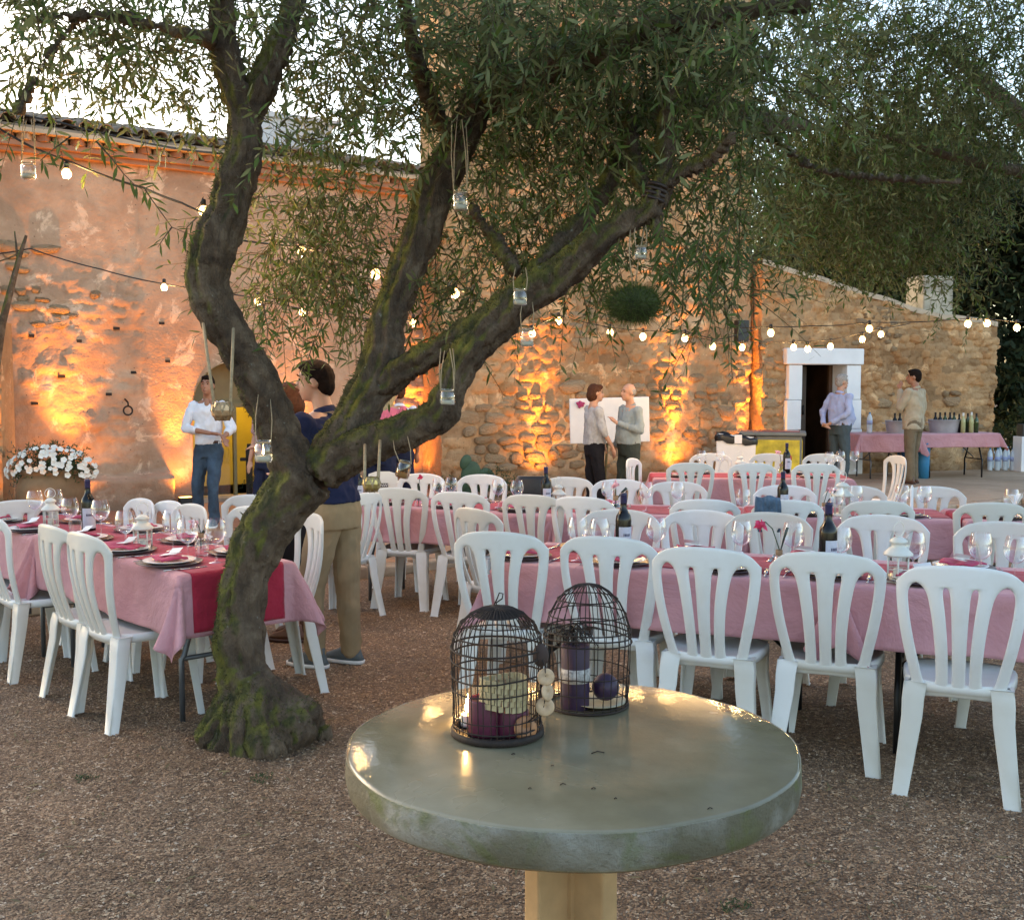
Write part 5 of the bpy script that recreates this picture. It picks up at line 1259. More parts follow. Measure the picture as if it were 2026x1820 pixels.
mb.f = [(j * n + i, j * n + i + 1, (j + 1) * n + i + 1, (j + 1) * n + i) for j in range(7) for i in range(n - 1)]
o = mb.obj('denim_jacket', M_DEN, None, True, p); o.rotation_euler = (0, 0, R(HB2)); tag(o, 'folded blue denim jacket hung over a cream chair back', 'jacket'); bake(o, [('SOLIDIFY', dict(thickness=.012, offset=0)), ('SUBSURF', dict(levels=1))]); o.data.shade_smooth()

# ================================================================== BIRDCAGES
M_WIRE = simple('rusty_wire_mat', (.020, .012, .009), .75, .5, 60, metal=.2, bump=.4, bscale=200)
M_PURP = simple('purple_wax_mat', (.030, .013, .042), .5, .2, 12, Subsurface_Weight=.2); M_MAG = simple('magenta_wax_mat', (.115, .016, .042), .5, .25, 9, Subsurface_Weight=.2)
M_WOOD = simple('pale_wood_disc_mat', (.50, .34, .21), .7, .25, 40); M_WOODR = simple('reddish_wood_disc_mat', (.36, .15, .06), .45, .25, 25); M_PALM = simple('woven_palm_mat', (.46, .37, .21), .75, .15, 30)
def birdcage(p, Rb, H, lab, shape, n=40, seed=0, ring_z=(), hook=True, base_h=.018):
    t_ = thing('birdcage', lab, 'birdcage', p, 0, 'wire birdcages'); r = random.Random(seed)
    for k in range(n):
        a = 2 * math.pi * k / n + r.uniform(-.02, .02); pts = []
        for j in range(13):
            q = j / 12; rad, z = shape(q); w = r.uniform(-.0012, .0012)
            pts.append(((rad + w) * math.cos(a + w * 3), (rad + w) * math.sin(a + w * 3), z))
        m_ = MB(); m_.tube(pts, .0013, 5, False); m_.obj('wire', M_WIRE, t_)
    for z, tilt, th in ring_z:
        # find radius at this height
        best = min((abs(shape(j / 200)[1] - z), shape(j / 200)[0]) for j in range(201))[1]
        m_ = MB(); pts = []
        for k in range(37):
            a = 2 * math.pi * k / 36; pts.append(((best + .002) * math.cos(a), (best + .002) * math.sin(a), z + tilt * math.sin(a * 2 + seed) + r.uniform(-.0008, .0008)))
        m_.tube(pts, th, 5, False); m_.obj('hoop', M_WIRE, t_)
    m_ = MB()
    if base_h > .015: m_.lathe([(Rb + .002, .002), (Rb + .006, .004), (Rb + .004, base_h), (Rb - .004, base_h), (Rb - .004, .006), (0, .006), (0, .002)], 40)
    else: m_.ring((0, 0, .004), Rb + .002, .0035, 40, 6)
    m_.obj('base_rim', M_WIRE, t_)
    if hook:
        m_ = MB(); z = H; m_.tube([(-.004, 0, z - .01), (-.002, 0, z + .008), (.012, 0, z + .018), (.014, 0, z + .030), (.005, 0, z + .032), (.0, .002, z + .018), (-.008, 0, z + .002)], .0017, 6); m_.obj('hook', M_WIRE, t_)
    return t_
BC1 = Vector((G(984, 1452, RZ).x, 2.655, RZ)); H1 = .315; R1 = .112
def sh1(q):
    if q < .58: z = q / .58 * .205; return R1 * (1 - .06 * (1 - q / .58)) , z
    t = (q - .58) / .42 * math.pi / 2; return max(.003, R1 * max(0, math.cos(t)) ** .9), .205 + (H1 - .205) * math.sin(t)
c1_ = birdcage(BC1, R1 * .97, H1, 'left dark wire birdcage with magenta candles and a string of wooden discs', sh1, 44, 3, [(.028, 0, .0022), (.052, .001, .0016), (.118, .003, .0018), (.152, .006, .0022), (.19, .007, .0024), (.215, .002, .0026), (.245, .001, .002), (.275, 0, .0016)])
m_ = MB(); m_.lathe([(R1 * .50, .291), (R1 * .34, .303), (.010, .3165), (0, .317)], 28); m_.obj('cap', M_WIRE, c1_)
BC2 = Vector((G(1163, 1400, RZ).x, 2.90, RZ)); H2 = .325; R2 = .116
def sh2(q):
    if q < .5: z = q / .5 * .175; return R2 * (.92 + .08 * (q / .5)), z
    t = (q - .5) / .5 * math.pi / 2; return max(.003, R2 * max(0, math.cos(t)) ** .92), .175 + (H2 - .175) * max(0, math.sin(t)) ** 1.15
c2_ = birdcage(BC2, R2 * .92, H2, 'right dark wire birdcage with a purple pillar candle and purple ball', sh2, 30, 5, [(.012, 0, .0017), (.045, .004, .0016), (.090, .002, .0016), (.175, .003, .002), (.190, .004, .0022), (.205, .002, .002), (.245, .001, .0018), (.285, .001, .0018)], False, .01)
# inside the left cage
def candle(p, r_, h, mat, lab, flame=False):
    t_ = thing('pillar_candle', lab, 'candle', p, 0, 'pillar candles in the birdcages')
    m_ = MB(); m_.lathe([(0, 0), (r_ * .98, 0), (r_, .003), (r_, h - .004), (r_ * .96, h), (r_ * .8, h - .002), (0, h - .006)], 28); m_.obj('wax', mat, t_)
    m_ = MB(); m_.tube([(0, 0, h - .006), (.0005, 0, h + .004), (.003, 0, h + .010)], .0009, 5); m_.obj('wick', M_DARK, t_)
    if flame:
        m_ = MB(); m_.lathe([(0, h + .003), (.006, h + .010), (.0065, h + .018), (.004, h + .034), (.0, h + .052)], 12); m_.obj('flame', glow('candle_flame_mat', (1., .62, .22), 40), t_)
    return t_
candle(BC1 + Vector((-.030, -.022, .007)), .040, .088, M_MAG, 'magenta pillar candle at the front left of the left birdcage')
candle(BC1 + Vector((.036, -.020, .007)), .040, .060, M_MAG, 'magenta pillar candle under the woven palm cuff in the left birdcage')
candle(BC1 + Vector((-.074, .040, .007)), .017, .030, M_CANDW, 'lit tea light glowing at the left of the left birdcage', True)
L_ = bpy.data.lights.new('flame_light', 'POINT'); L_.energy = .35; L_.color = (1, .55, .2); L_.shadow_soft_size = .01
lo = bpy.data.objects.new('flame_light', L_); C.objects.link(lo); lo.location = BC1 + Vector((-.074, .040, .062))
cuff = thing('woven_cuff', 'pale woven palm cuff round a candle in the left birdcage', 'woven cuff', BC1 + Vector((.015, -.030, .075)))
me_pl = None
for row in range(5):
    for k in range(22):
        a = math.pi * (1.02 + .0 ) + 2 * math.pi * (k + .5 * (row % 2)) / 22; rr = .056
        m_ = MB(); m_.box((0, 0, 0), (.0135, .004, .0135))
        if me_pl is None: me_pl = m_.mesh('palm_strip', M_PALM, False)
        o = link(bpy.data.objects.new('palm_strip', me_pl), cuff); z = .006 + row * .0145 + .004 * math.sin(a * 2)
        o.location = (rr * math.cos(a), rr * .8 * math.sin(a), z); o.rotation_euler = (random.uniform(-.1, .1), random.uniform(-.1, .1), a + math.pi / 2)
# discs strung on the right side of the left cage, standing outside it
discs = thing('disc_garland', 'string of pale wooden discs hanging between the two birdcages', 'garland', BC1 + Vector((.104, -.066, 0)))
for x, z, r_, mt, tilt in ((.012, .158, .021, M_WOOD, .1), (.016, .122, .022, M_WOOD, .9), (.010, .086, .023, M_WOOD, -.2), (-.036, .034, .030, M_WOODR, .4)):
    m_ = MB(); m_.lathe([(0, -.003), (r_ * .9, -.003), (r_, 0), (r_ * .9, .003), (r_ * .2, .003), (r_ * .16, .0015), (0, .0015)], 22, (x, 0, z), Matrix.Rotation(tilt, 3, 'Z') @ Matrix.Rotation(R(78), 3, 'X')); m_.obj('disc', mt, discs)
m_ = MB(); m_.tube([(-.01, .02, .225), (.010, .0, .185), (.013, .0, .12), (.006, 0, .08), (-.030, .0, .05)], .0015, 6); m_.obj('cord', M_WIRE, discs)
m_ = MB(); m_.ell((.0, .02, .205), (.02, .016, .028), 10, 8); m_.obj('knot', simple('dark_rope_mat', (.05, .03, .025), .9), discs)
# inside the right cage
cd = candle(BC2 + Vector((-.034, -.030, .0)), .038, .168, M_PURP, 'tall purple pillar candle with a grey mosaic band in the right birdcage')
m_ = MB(); m_.lathe([(.0385, .072), (.0400, .073), (.0400, .108), (.0385, .109)], 28); o = m_.obj('mosaic_band', simple('mosaic_band_mat', (.33, .32, .31), .5, .6, 90), cd)
m_ = MB(); m_.ell((0, 0, .036), (.036, .036, .036), 24, 16); o = m_.obj('ball_candle', M_PURP, None, True, BC2 + Vector((.048, -.010, .014))); tag(o, 'purple ball candle in the right birdcage', 'candle')
m_ = MB(); m_.lathe([(0, 0), (.045, 0), (.072, .010), (.074, .012), (.045, .005), (0, .004)], 24); o = m_.obj('dish', simple('pale_shell_dish_mat', (.45, .40, .27), .5), None, True, BC2 + Vector((.030, -.012, .004))); tag(o, 'pale shell dish under the purple ball in the right birdcage', 'dish')
dt = thing('dried_wreath', 'dark dried twig wreath hanging inside the right birdcage', 'wreath', BC2 + Vector((-.03, 0, .20)))
V_, F_, tv, tf = leafset(46, [(0, 0, 0)], [(.045, .045, .022)], twig=(.02, .045), per=6, ll=(.012, .02), wid=.006, seed=77)
o = link(bpy.data.objects.new('dried_leaves', np_mesh('dried_leaves', V_, F_, simple('dried_leaf_mat', (.03, .035, .03), .8))), dt); o['kind'] = 'stuff'
o = link(bpy.data.objects.new('twigs', np_mesh('twigs', tv, tf, M_WIRE)), dt); o['kind'] = 'stuff'
# twig bits and crumbs on the stone
CR = ['forked twig on the stone tabletop in front of the right birdcage', 'dark crumb touching the front of the left birdcage', 'tiny dark crumb just below the left birdcage', 'short twig bit on the left half of the stone tabletop', 'short twig bit near the middle of the stone tabletop', 'dark crumb low on the left of the stone tabletop', 'dark crumb near the front rim of the stone tabletop', 'dark crumb on the right half of the stone tabletop']
for k, (x, y, L) in enumerate([(1170, 1490, .03), (1012, 1492, .008), (1090, 1515, .006), (1108, 1552, .012), (1170, 1560, .009), (1045, 1560, .007), (1215, 1580, .006), (1400, 1600, .01)]):
    p = G(x, y, RZ + .001); m_ = MB(); m_.tube([(0, 0, 0), (L * .5, L * .35, .002), (L, L * .1, .001)], .0012, 5); o = m_.obj('twig_bit', M_WIRE, None, True, p); tag(o, CR[k], 'twig', 'dry twig crumbs on the stone tabletop')
# ================================================================== PEOPLE
M_SKIN = simple('skin_mat', (.50, .27, .18), .5, .12, 9, Subsurface_Weight=.1); M_SKIN2 = simple('tanned_skin_mat', (.36, .17, .10), .5, .12, 9, Subsurface_Weight=.1)
M_LIP = simple('lip_mat', (.30, .09, .07), .5); M_EYE = simple('eye_mat', (.02, .015, .012), .2); M_BELT = simple('belt_mat', (.05, .02, .015), .5)
def fab(n, c, v=.12, s=9.): return simple(n, c, .85, v, s, bump=.45, bscale=16, spec=.2)
def arm_caps(mb, sh, el, wr, hd, r0, r1, r2, hand=True, upto=1.):
    mb.cap(sh, r0, el, r1, 12)
    el = Vector(el); wr = Vector(wr); e2 = el.lerp(wr, upto); mb.cap(el, r1, e2, r1 * (1 - upto) + r2 * upto, 12)
    if not hand: return
    d = (Vector(hd)).normalized(); s = d.cross(Vector((0, 0, 1)));
    s = s.normalized() if s.length > .2 else Vector((1, 0, 0)); p = wr + d * .045
    mb.cap(wr, r2, wr + d * .085, .030, 12, (.55, 1))
    for k, (o, L) in enumerate(((-.027, .058), (-.009, .070), (.009, .066), (.026, .050))):
        b = wr + d * .085 + s * o; m_ = b + d * L * .55 + Vector((0, 0, -.004)); t = m_ + (d * .8 + Vector((0, 0, -.5))).normalized() * L * .5
        mb.tube([b - d * .015, b, m_, t], [.0095, .0092, .0085, .007], 8)
    b = wr + d * .03 - s * .028; mb.tube([b, b + (d - s).normalized() * .03, b + (d * 1.3 - s * .5).normalized() * .062], [.012, .011, .008], 8)
def person(label, loc, heading, h, skin, hair_m, shirt, trous, shoe, arms, sleeve=1., lean=0., belly=0., yaw=0., style='short', jacket=False, feet=((.10, .03), (-.10, -.02)), bare_leg=False, vox=.0105, wide=1., tilt=0., collar=None, belt=True, neckline=1.452, opening=False):
    k = h / 1.75; t_ = thing('person', label, 'person', loc, R(heading))
    hip = .93
    def warp(m_):
        m_.v = [((x * k), (y + (lean * (z - hip) if z > hip else 0)) * k, z * k) for x, y, z in m_.v]; return m_
    def skinmesh(m_, name, mat, par, v=vox, sm=4):
        o = warp(m_).obj(name, mat, par); bake(o, [('REMESH', dict(mode='VOXEL', voxel_size=v * k)), ('SMOOTH', dict(factor=.5, iterations=sm))]); o.data.shade_smooth(); return o
    MH = Matrix.Rotation(R(yaw), 3, 'Z') @ Matrix.Rotation(R(-tilt), 3, 'X')
    hc = Vector((0, .015, 1.60))
    def hp(x, y, z): return hc + MH @ Vector((x, y, z - 1.60))
    # skin: one continuous body
    b = MB()
    b.ell(hp(0, -.008, 1.655), (.074, .094, .095), 20, 14, MH); b.ell(hp(0, .028, 1.598), (.056, .066, .084), 18, 12, MH); b.cap(hp(0, .070, 1.545), .026, hp(0, .052, 1.56), .034, 10)
    b.tube([hp(0, .088, 1.652), hp(0, .104, 1.625), hp(0, .113, 1.605), hp(0, .088, 1.596)], [.008, .0105, .0145, .012], 8)
    b.ell(hp(0, .092, 1.572), (.023, .012, .006), 10, 6, MH); b.ell(hp(0, .090, 1.562), (.020, .012, .006), 10, 6, MH)
    b.ell(hp(.027, .078, 1.668), (.024, .015, .007), 8, 6, MH); b.ell(hp(-.027, .078, 1.668), (.024, .015, .007), 8, 6, MH)
    for sx in (-1, 1): b.ell(hp(sx * .076, -.008, 1.622), (.009, .019, .031), 10, 8, MH @ Matrix.Rotation(R(-12), 3, 'X'))
    b.cap((0, -.022, 1.44), .060, hp(0, -.012, 1.57), .053, 14)
    b.loft([((0, 0, .84), .15 * wide, .10), ((0, 0, 1.05), .13 * wide, .09), ((0, 0, 1.25), .155 * wide, .10), ((0, 0, 1.40), .165 * wide, .09), ((0, -.01, 1.46), .09, .06)], 20)
    for sx, (el, wr, hd) in zip((1, -1), arms):
        sh = (sx * .175 * wide, -.01, 1.405); arm_caps(b, sh, el, wr, hd, .047, .039, .026)
    for sx, (fx, fy) in zip((1, -1), feet):
        b.cap((sx * .085, 0, .88), .070, (fx, fy + .015, .48), .046, 12); b.cap((fx, fy + .015, .48), .046, (fx, fy - .01, .09), .034, 12)
        if bare_leg: b.cap((fx, fy - .02, .04), .032, (fx * 1.05, fy + .13, .025), .026, 10, (1., 1))
    skinmesh(b, 'body', skin, t_)
    for sx in (-1, 1):
        m_ = MB(); m_.ell(hp(sx * .029, .083, 1.644), (.010, .007, .006), 8, 6, MH); o = warp(m_).obj('eye', M_EYE, t_)
    for sx in (-1, 1):
        m_ = MB(); m_.tube([hp(sx * .014, .094, 1.664), hp(sx * .030, .092, 1.671), hp(sx * .046, .078, 1.664)], [.003, .0042, .0025], 6); warp(m_).obj('eyebrow', hair_m, t_)
    m_ = MB(); m_.ell(hp(0, .102, 1.567), (.021, .004, .0055), 10, 6, MH); warp(m_).obj('mouth', M_LIP, t_)
    if opening: m_ = MB(); m_.ell((0, .074, 1.425), (.030, .032, .062), 12, 8); warp(m_).obj('open_neck', skin, t_)
    # shirt
    s = MB(); w = wide; ry = .118 + belly * .35
    hem = .84 if jacket else .95
    s.loft([((0, belly * .3, hem), (.178 if jacket else .160) * w + belly * .2, .122 + belly * .7), ((0, belly * .5, 1.06), .160 * w + belly * .4, .118 + belly), ((0, belly * .25, 1.2), .168 * w + belly * .2, ry + belly * .4), ((0, 0, 1.33), .185 * w, .120), ((0, -.005, 1.42), .165 * w, .092), ((0, -.012, neckline), .085, .066)], 24)
    for sx, (el, wr, hd) in zip((1, -1), arms):
        sh = Vector((sx * .178 * w, -.01, 1.405)); el = Vector(el)
        if sleeve < .05: continue
        if sleeve <= .5: s.cap(sh, .064, sh.lerp(el, sleeve * 1.6), .060, 12)
        else: arm_caps(s, sh, el, wr, hd, .063 + .006 * jacket, .053 + .006 * jacket, .040 + .006 * jacket, False, (sleeve - .5) * 2 * .92)
    so = skinmesh(s, 'jacket' if jacket else 'shirt', shirt, t_, sm=5)
    sd = len(label)                                     # soft folds
    push(so, lambda q: (fbm(q[:, 0] * 17 + q[:, 1] * 14 + sd + q[:, 2] * 5, q[:, 2] * 10 - q[:, 0] * 8, sd, 3) - .5) * .030 + .003 * np.sin(q[:, 2] * 34 + q[:, 0] * 18 + q[:, 1] * 9))
    c = MB(); nn_ = 15
    for i in range(nn_):
        an = R(118 + 304 * i / (nn_ - 1)); ca, sa = math.cos(an), math.sin(an)
        for rr_, zz in ((.066, 1.447), (.063, 1.482), (.070, 1.470), (.080, 1.448)): c.v.append((rr_ * ca, -.018 + rr_ * sa * .95, zz - .020 * sa))
    c.f = [(4 * i + k_, 4 * i + 4 + k_, 4 * i + 5 + k_, 4 * i + 1 + k_) for i in range(nn_ - 1) for k_ in range(3)]
    if collar is None or collar: warp(c).obj('collar', shirt, so)
    if jacket:
        m_ = MB(); m_.tube([(.0, -.128 - belly * .3, .85), (.0, -.132, 1.0)], .0035, 6); warp(m_).obj('vent_seam', M_BELT, so)
    # trousers and shoes
    p = MB(); bl = belly * .5
    if not bare_leg:
        p.loft([((0, 0, .80), .165 * w, .118), ((0, bl * .3, .90), .170 * w + bl * .3, .125 + bl * .4), ((0, bl * .5, .985), .155 * w + bl * .5, .115 + bl)], 22)
        for sx, (fx, fy) in zip((1, -1), feet):
            p.cap((sx * .086 * w, .0, .86), .100, (fx, fy + .02, .48), .072, 14); p.cap((fx, fy + .02, .48), .070, (fx, fy, .08), .062, 14)
    else:
        p.loft([((0, 0, .52), .20 * w, .15), ((0, 0, .70), .185 * w, .14), ((0, 0, .90), .168 * w, .122), ((0, 0, .99), .145 * w, .11)], 22)
    o = skinmesh(p, 'skirt' if bare_leg else 'trousers', trous, t_, sm=4)
    push(o, lambda q: ((fbm(q[:, 0] * 19 + q[:, 1] * 17 + sd + q[:, 2] * 4, q[:, 2] * 8 - q[:, 0] * 9, sd + 5, 3) - .5) * .030 + .0012 * np.sin(q[:, 2] * 42 + q[:, 0] * 22)) * np.where(q[:, 2] < .8 * k, 1., .5))
    if belt and not jacket and not bare_leg:
        m_ = MB(); m_.loft([((0, bl * .5, .965), .158 * w + bl * .5, .118 + bl), ((0, bl * .5, .995), .158 * w + bl * .5, .118 + bl)], 24); warp(m_).obj('belt', M_BELT, t_)
    for (fx, fy) in feet:
        m_ = MB(); m_.loft([((fx, fy + .055, .0), .046, .140, 2.6), ((fx, fy + .055, .022), .048, .143, 2.6)], 20); o2 = warp(m_).obj('shoe_sole', M_PAPER if shoe is M_SHOEG else M_BELT, None); o2.parent = t_
        m_ = MB(); m_.loft([((fx, fy + .052, .022), .045, .136, 2.6), ((fx, fy + .045, .048), .042, .118, 2.4), ((fx, fy + .010, .078), .040, .072, 2.2), ((fx, fy - .01, .115), .037, .048, 2.)], 20); warp(m_).obj('shoe', shoe, t_)
    # hair
    hm = MB()
    if style == 'bald':
        hm.ell(hp(0, -.024, 1.640), (.080, .086, .066), 20, 12, MH)
    else:
        hm.ell(hp(0, -.018, 1.668), (.080, .098, .093), 22, 14, MH)
        hm.ell(hp(0, -.050, 1.625), (.070, .062, .080), 18, 12, MH); hm.ell(hp(0, .035, 1.722), (.058, .058, .030), 14, 10, MH)
        if style == 'bob': hm.ell(hp(0, -.045, 1.61), (.086, .078, .10), 18, 12, MH); hm.ell(hp(.0, .045, 1.715), (.066, .060, .036), 14, 10, MH)
        if style == 'long': hm.loft([(hp(0, -.075, 1.36), .055, .028), (hp(0, -.070, 1.48), .080, .042), (hp(0, -.055, 1.60), .088, .070), (hp(0, -.03, 1.68), .080, .085)], 18)
    o = skinmesh(hm, 'hair', hair_m, t_, v=.009, sm=2)
    push(o, lambda q: (fbm(q[:, 0] * 60, q[:, 1] * 60 + q[:, 2] * 25, 4, 3) - .5) * .012)
    return t_, k
M_HDARK = simple('dark_hair_mat', (.014, .008, .006), .85, .3, 60, bump=.6, bscale=120, spec=.12); M_HBRN = simple('brown_hair_mat', (.07, .028, .015), .6, .3, 60, bump=.6, bscale=120, spec=.12)
M_HGREY = simple('grey_hair_mat', (.30, .28, .26), .7, .3, 60, bump=.6, bscale=120, spec=.12); M_HBLD = simple('blond_hair_mat', (.36, .28, .15), .6, .3, 50, bump=.6, bscale=90, spec=.12)
M_SHOEG = simple('grey_canvas_shoe_mat', (.10, .12, .13), .8); M_SHOEB = simple('brown_shoe_mat', (.10, .04, .02), .45); M_SHOEK = simple('dark_shoe_mat', (.03, .03, .035), .5)
M_JEAN = simple('blue_jeans_mat', (.035, .065, .10), .85, .6, 5, bump=.4, bscale=20); M_NAVY = fab('navy_polo_mat', (.012, .018, .055)); M_KHAKI = fab('khaki_mat', (.30, .215, .125)); M_WSH = fab('white_shirt_mat', (.74, .76, .80), .05)
M_MAUVE = fab('mauve_tee_mat', (.42, .28, .30)); M_BLK = fab('black_cloth_mat', (.010, .010, .013)); M_ROSE = fab('rose_pink_top_mat', (.66, .15, .20)); M_NVT = fab('navy_trouser_mat', (.012, .018, .045))
M_GREYK = fab('grey_knit_mat', (.38, .39, .40), .15, 30); M_GSH = fab('grey_green_shirt_mat', (.26, .31, .32)); M_GTR = fab('dark_green_trouser_mat', (.035, .045, .040)); M_LBL = fab('light_blue_shirt_mat', (.36, .42, .62), .06); M_STR = fab('slate_trouser_mat', (.06, .085, .10))
M_BJK = fab('beige_jacket_mat', (.42, .35, .25), .1); M_OLT = fab('olive_brown_trouser_mat', (.17, .13, .085))
DOWN = lambda s: ((s * .235, -.01, 1.13), (s * .225, .07, .89), (0, .25, -1))
def pl(x, Yd, z=0.): return ((x - 1013) / FP * Yd, Yd, z)
person('man in a white shirt and blue jeans turning back his sleeve before the arched door', pl(412, 12.3), 186, 1.66, M_SKIN2, M_HDARK, M_WSH, M_JEAN, M_SHOEG,
       [((.265, .03, 1.14), (-.06, .27, 1.09), (-1, .2, -.1)), ((-.275, .06, 1.13), (-.21, .30, 1.04), (-.35, .6, -.5))], sleeve=.72, yaw=-8, tilt=-6, wide=.94, opening=True, feet=((.13, .02), (-.07, .16)))
person('young man in navy polo and khaki trousers seen from the side behind the tree', (pl(660, 6.35)[0], 6.35, -.045), 66, 1.76, M_SKIN, M_HDARK, M_NAVY, M_KHAKI, M_SHOEG,
       [((.25, .06, 1.15), (.12, .28, 1.12), (-.5, .6, 0)), ((-.25, .06, 1.15), (-.10, .28, 1.10), (.5, .6, 0))], sleeve=.48, yaw=20, lean=.15, belly=.01, vox=.008, feet=((.08, -.05), (-.09, .08)), belt=False, wide=1.14)
person('dark haired woman in a black dress and sandals hidden behind the navy polo', (pl(583, 7.15)[0], 7.15, -.075), 75, 1.66, M_SKIN2, M_HBRN, M_BLK, M_BLK, M_SHOEB,
       [DOWN(1), DOWN(-1)], sleeve=.0, yaw=12, style='bob', lean=.06, bare_leg=True, collar=False, neckline=1.40, wide=.9)
person('person in a mauve tee and dark trousers standing left of the trunk fork', pl(530, 11.0), 140, 1.60, M_SKIN, M_HDARK, M_MAUVE, M_NVT, M_SHOEK,
       [DOWN(1), ((-.235, .03, 1.14), (-.16, .24, 1.06), (.5, .5, -.1))], sleeve=.46, collar=False)
person('blond person in a rose pink top bending behind the low branch', pl(752, 11.6), 335, 1.60, M_SKIN, M_HBLD, M_ROSE, M_NVT, M_SHOEK, [((.24, .12, 1.16), (.14, .34, 1.05), (0, 1, 0)), ((-.24, .12, 1.16), (-.14, .34, 1.05), (0, 1, 0))], sleeve=.9, lean=.38, style='long', wide=1.1, collar=False)
person('dark haired person in a white top, mostly hidden by the low branch', pl(790, 12.4), 10, 1.58, M_SKIN2, M_HBRN, M_WSH, M_NVT, M_SHOEK, [DOWN(1), DOWN(-1)], sleeve=.46, collar=True)
person('short haired woman in a grey knit top and black trousers facing right', pl(1176, 13.2), -72, 1.56, M_SKIN, M_HBRN, M_GREYK, M_BLK, M_SHOEK, [((.225, .03, 1.14), (.21, .17, .93), (-.1, .4, -1)), ((-.225, .03, 1.14), (-.20, .20, .95), (.1, .5, -1))], sleeve=.62, style='bob', belly=.03, wide=.95, collar=False, belt=False, yaw=-6)
person('older man in a grey green shirt with one hand at his chest, talking', pl(1245, 13.2), 118, 1.57, M_SKIN, M_HGREY, M_GSH, M_GTR, M_SHOEK, [DOWN(1), ((-.27, .0, 1.13), (-.07, .25, 1.24), (.5, .4, .5))], sleeve=.95, style='bald', belly=.045, yaw=-4)
person('white haired man in a light blue shirt with hands clasped behind his back', pl(1661, 17.0), -62, 1.70, M_SKIN, M_HGREY, M_LBL, M_STR, M_SHOEK, [((.275, -.10, 1.15), (.06, -.27, .98), (-1, -.1, -.2)), ((-.275, -.10, 1.15), (-.06, -.27, .95), (1, -.1, -.2))], sleeve=.93, belly=.085, wide=1.08, lean=.03, yaw=-8)
person('dark haired man in a beige jacket turned towards the wall by the drinks table', pl(1808, 17.3), 42, 1.78, M_SKIN2, M_HDARK, M_BJK, M_OLT, M_SHOEB, [DOWN(1), ((-.24, .10, 1.16), (-.10, .18, 1.44), (.3, .1, 1))], sleeve=.98, jacket=True, belly=.02, wide=1.08, yaw=22)
# ================================================================== DRINKS AND SERVICE AREA
TSV1 = mk('S1', 5.67, 18.0, 7, .98, 0, label='serving table under pink cloth left of the beige jacket', legmat=M_GREYM, cl_label='pink cloth of the drinks table left of the beige jacket', over=.30, runner=False) or TS['S1']
mk('S2', 6.70, 18.15, 9, 1.38, 0, label='serving table with thin dark legs near the end of the annex', legmat=M_BLKM, cl_label='pink cloth of the drinks table with the round tub near the wall end', over=.24, runner=False)
M_ZINC = simple('zinc_tub_mat', (.42, .40, .42), .4, .15, 6, metal=.4); M_GRB = simple('green_glass_bottle_mat', (.03, .06, .015), .08, spec=.7); M_PALEB = simple('pale_bottle_mat', (.45, .45, .22), .15)
M_PET = simple('clear_plastic_bottle_mat', (.55, .62, .66), .15); M_CYAN = simple('blue_plastic_mat', (.03, .22, .42), .35); M_BLUE2 = simple('blue_bin_mat', (.02, .10, .25), .4)
ztop = TS['S1'].c.z + TS['S1'].H
def tub(x, y, w, h, lab, Yd):
    p = D(x, y, Yd); p.z = ztop; t_ = thing('zinc_tub', lab, 'tub', p, R(8), 'zinc drinks tubs'); a, b = w / 2, w * .36
    m_ = MB(); n = 28
    L = [(a * .86, 0), (a * .93, h * .5), (a, h), (a * 1.03, h + .008), (a * .97, h + .006), (a * .9, h * .5), (a * .82, .02)]
    for rx, z in L: m_.v += [(rx * math.cos(2 * math.pi * k / n), rx * b / a * math.sin(2 * math.pi * k / n), z) for k in range(n)]
    m_.f = [(j * n + i, j * n + (i + 1) % n, (j + 1) * n + (i + 1) % n, (j + 1) * n + i) for j in range(len(L) - 1) for i in range(n)] + [tuple(range(6 * n, 7 * n))[::-1]]
    m_.obj('body', M_ZINC, t_)
    for s in (-1, 1):
        m_ = MB(); m_.tube([(s * a * 1.0, -.05, h * .8), (s * (a + .04), -.04, h * .82), (s * (a + .04), .04, h * .82), (s * a * 1.0, .05, h * .8)], .006, 6); m_.obj('handle', M_ZINC, t_)
    return p
tl = tub(1798 - 18, 858, .50, .20, 'zinc tub with dark bottle necks left of the beige jacket', 18.35)
tr = tub(1868, 856, .56, .21, 'round zinc tub full of bottles right of the beige jacket', 18.55)
def sbottle(p, mat, lab, h=.31, sc=1., grp='bottles on the drinks tables'):
    t_ = thing('bottle', lab, 'bottle', p, 0, grp); m_ = MB(); q = h / .31
    m_.lathe([(0, 0), (.037, .002), (.0375, .185 * q), (.030, .215 * q), (.0155, .24 * q), (.0145, h), (0, h)], 14); m_.obj('body', mat, t_)
    m_ = MB(); m_.lathe([(.016, h - .05), (.0165, h + .002), (0, h + .003)], 10); m_.obj('capsule', M_DARK if mat is not M_PALEB else M_LANT, t_); return t_
for k, (dx, dy, m_, l) in enumerate([(-.10, -.04, M_BOT, 'first dark bottle neck in the left zinc tub'), (-.02, -.05, M_BOT, 'second dark bottle neck in the left zinc tub'), (.12, .0, M_BOT, 'dark bottle at the right side of the left zinc tub')]):
    b_ = sbottle(tl + Vector((dx, dy, .02)), m_, l)
for k, (dx, dy, m_, l) in enumerate([(-.16, -.02, M_BOT, 'first bottle neck from the left in the round zinc tub'), (-.09, -.04, M_BOT, 'second bottle neck from the left in the round zinc tub'), (.02, .03, M_GRB, 'green bottle in the middle of the round zinc tub'), (.08, -.03, M_BOT, 'dark bottle right of the middle in the round zinc tub'), (.16, .0, M_GRB, 'green bottle at the right of the round zinc tub')]):
    sbottle(tr + Vector((dx, dy, .025)), m_, l)
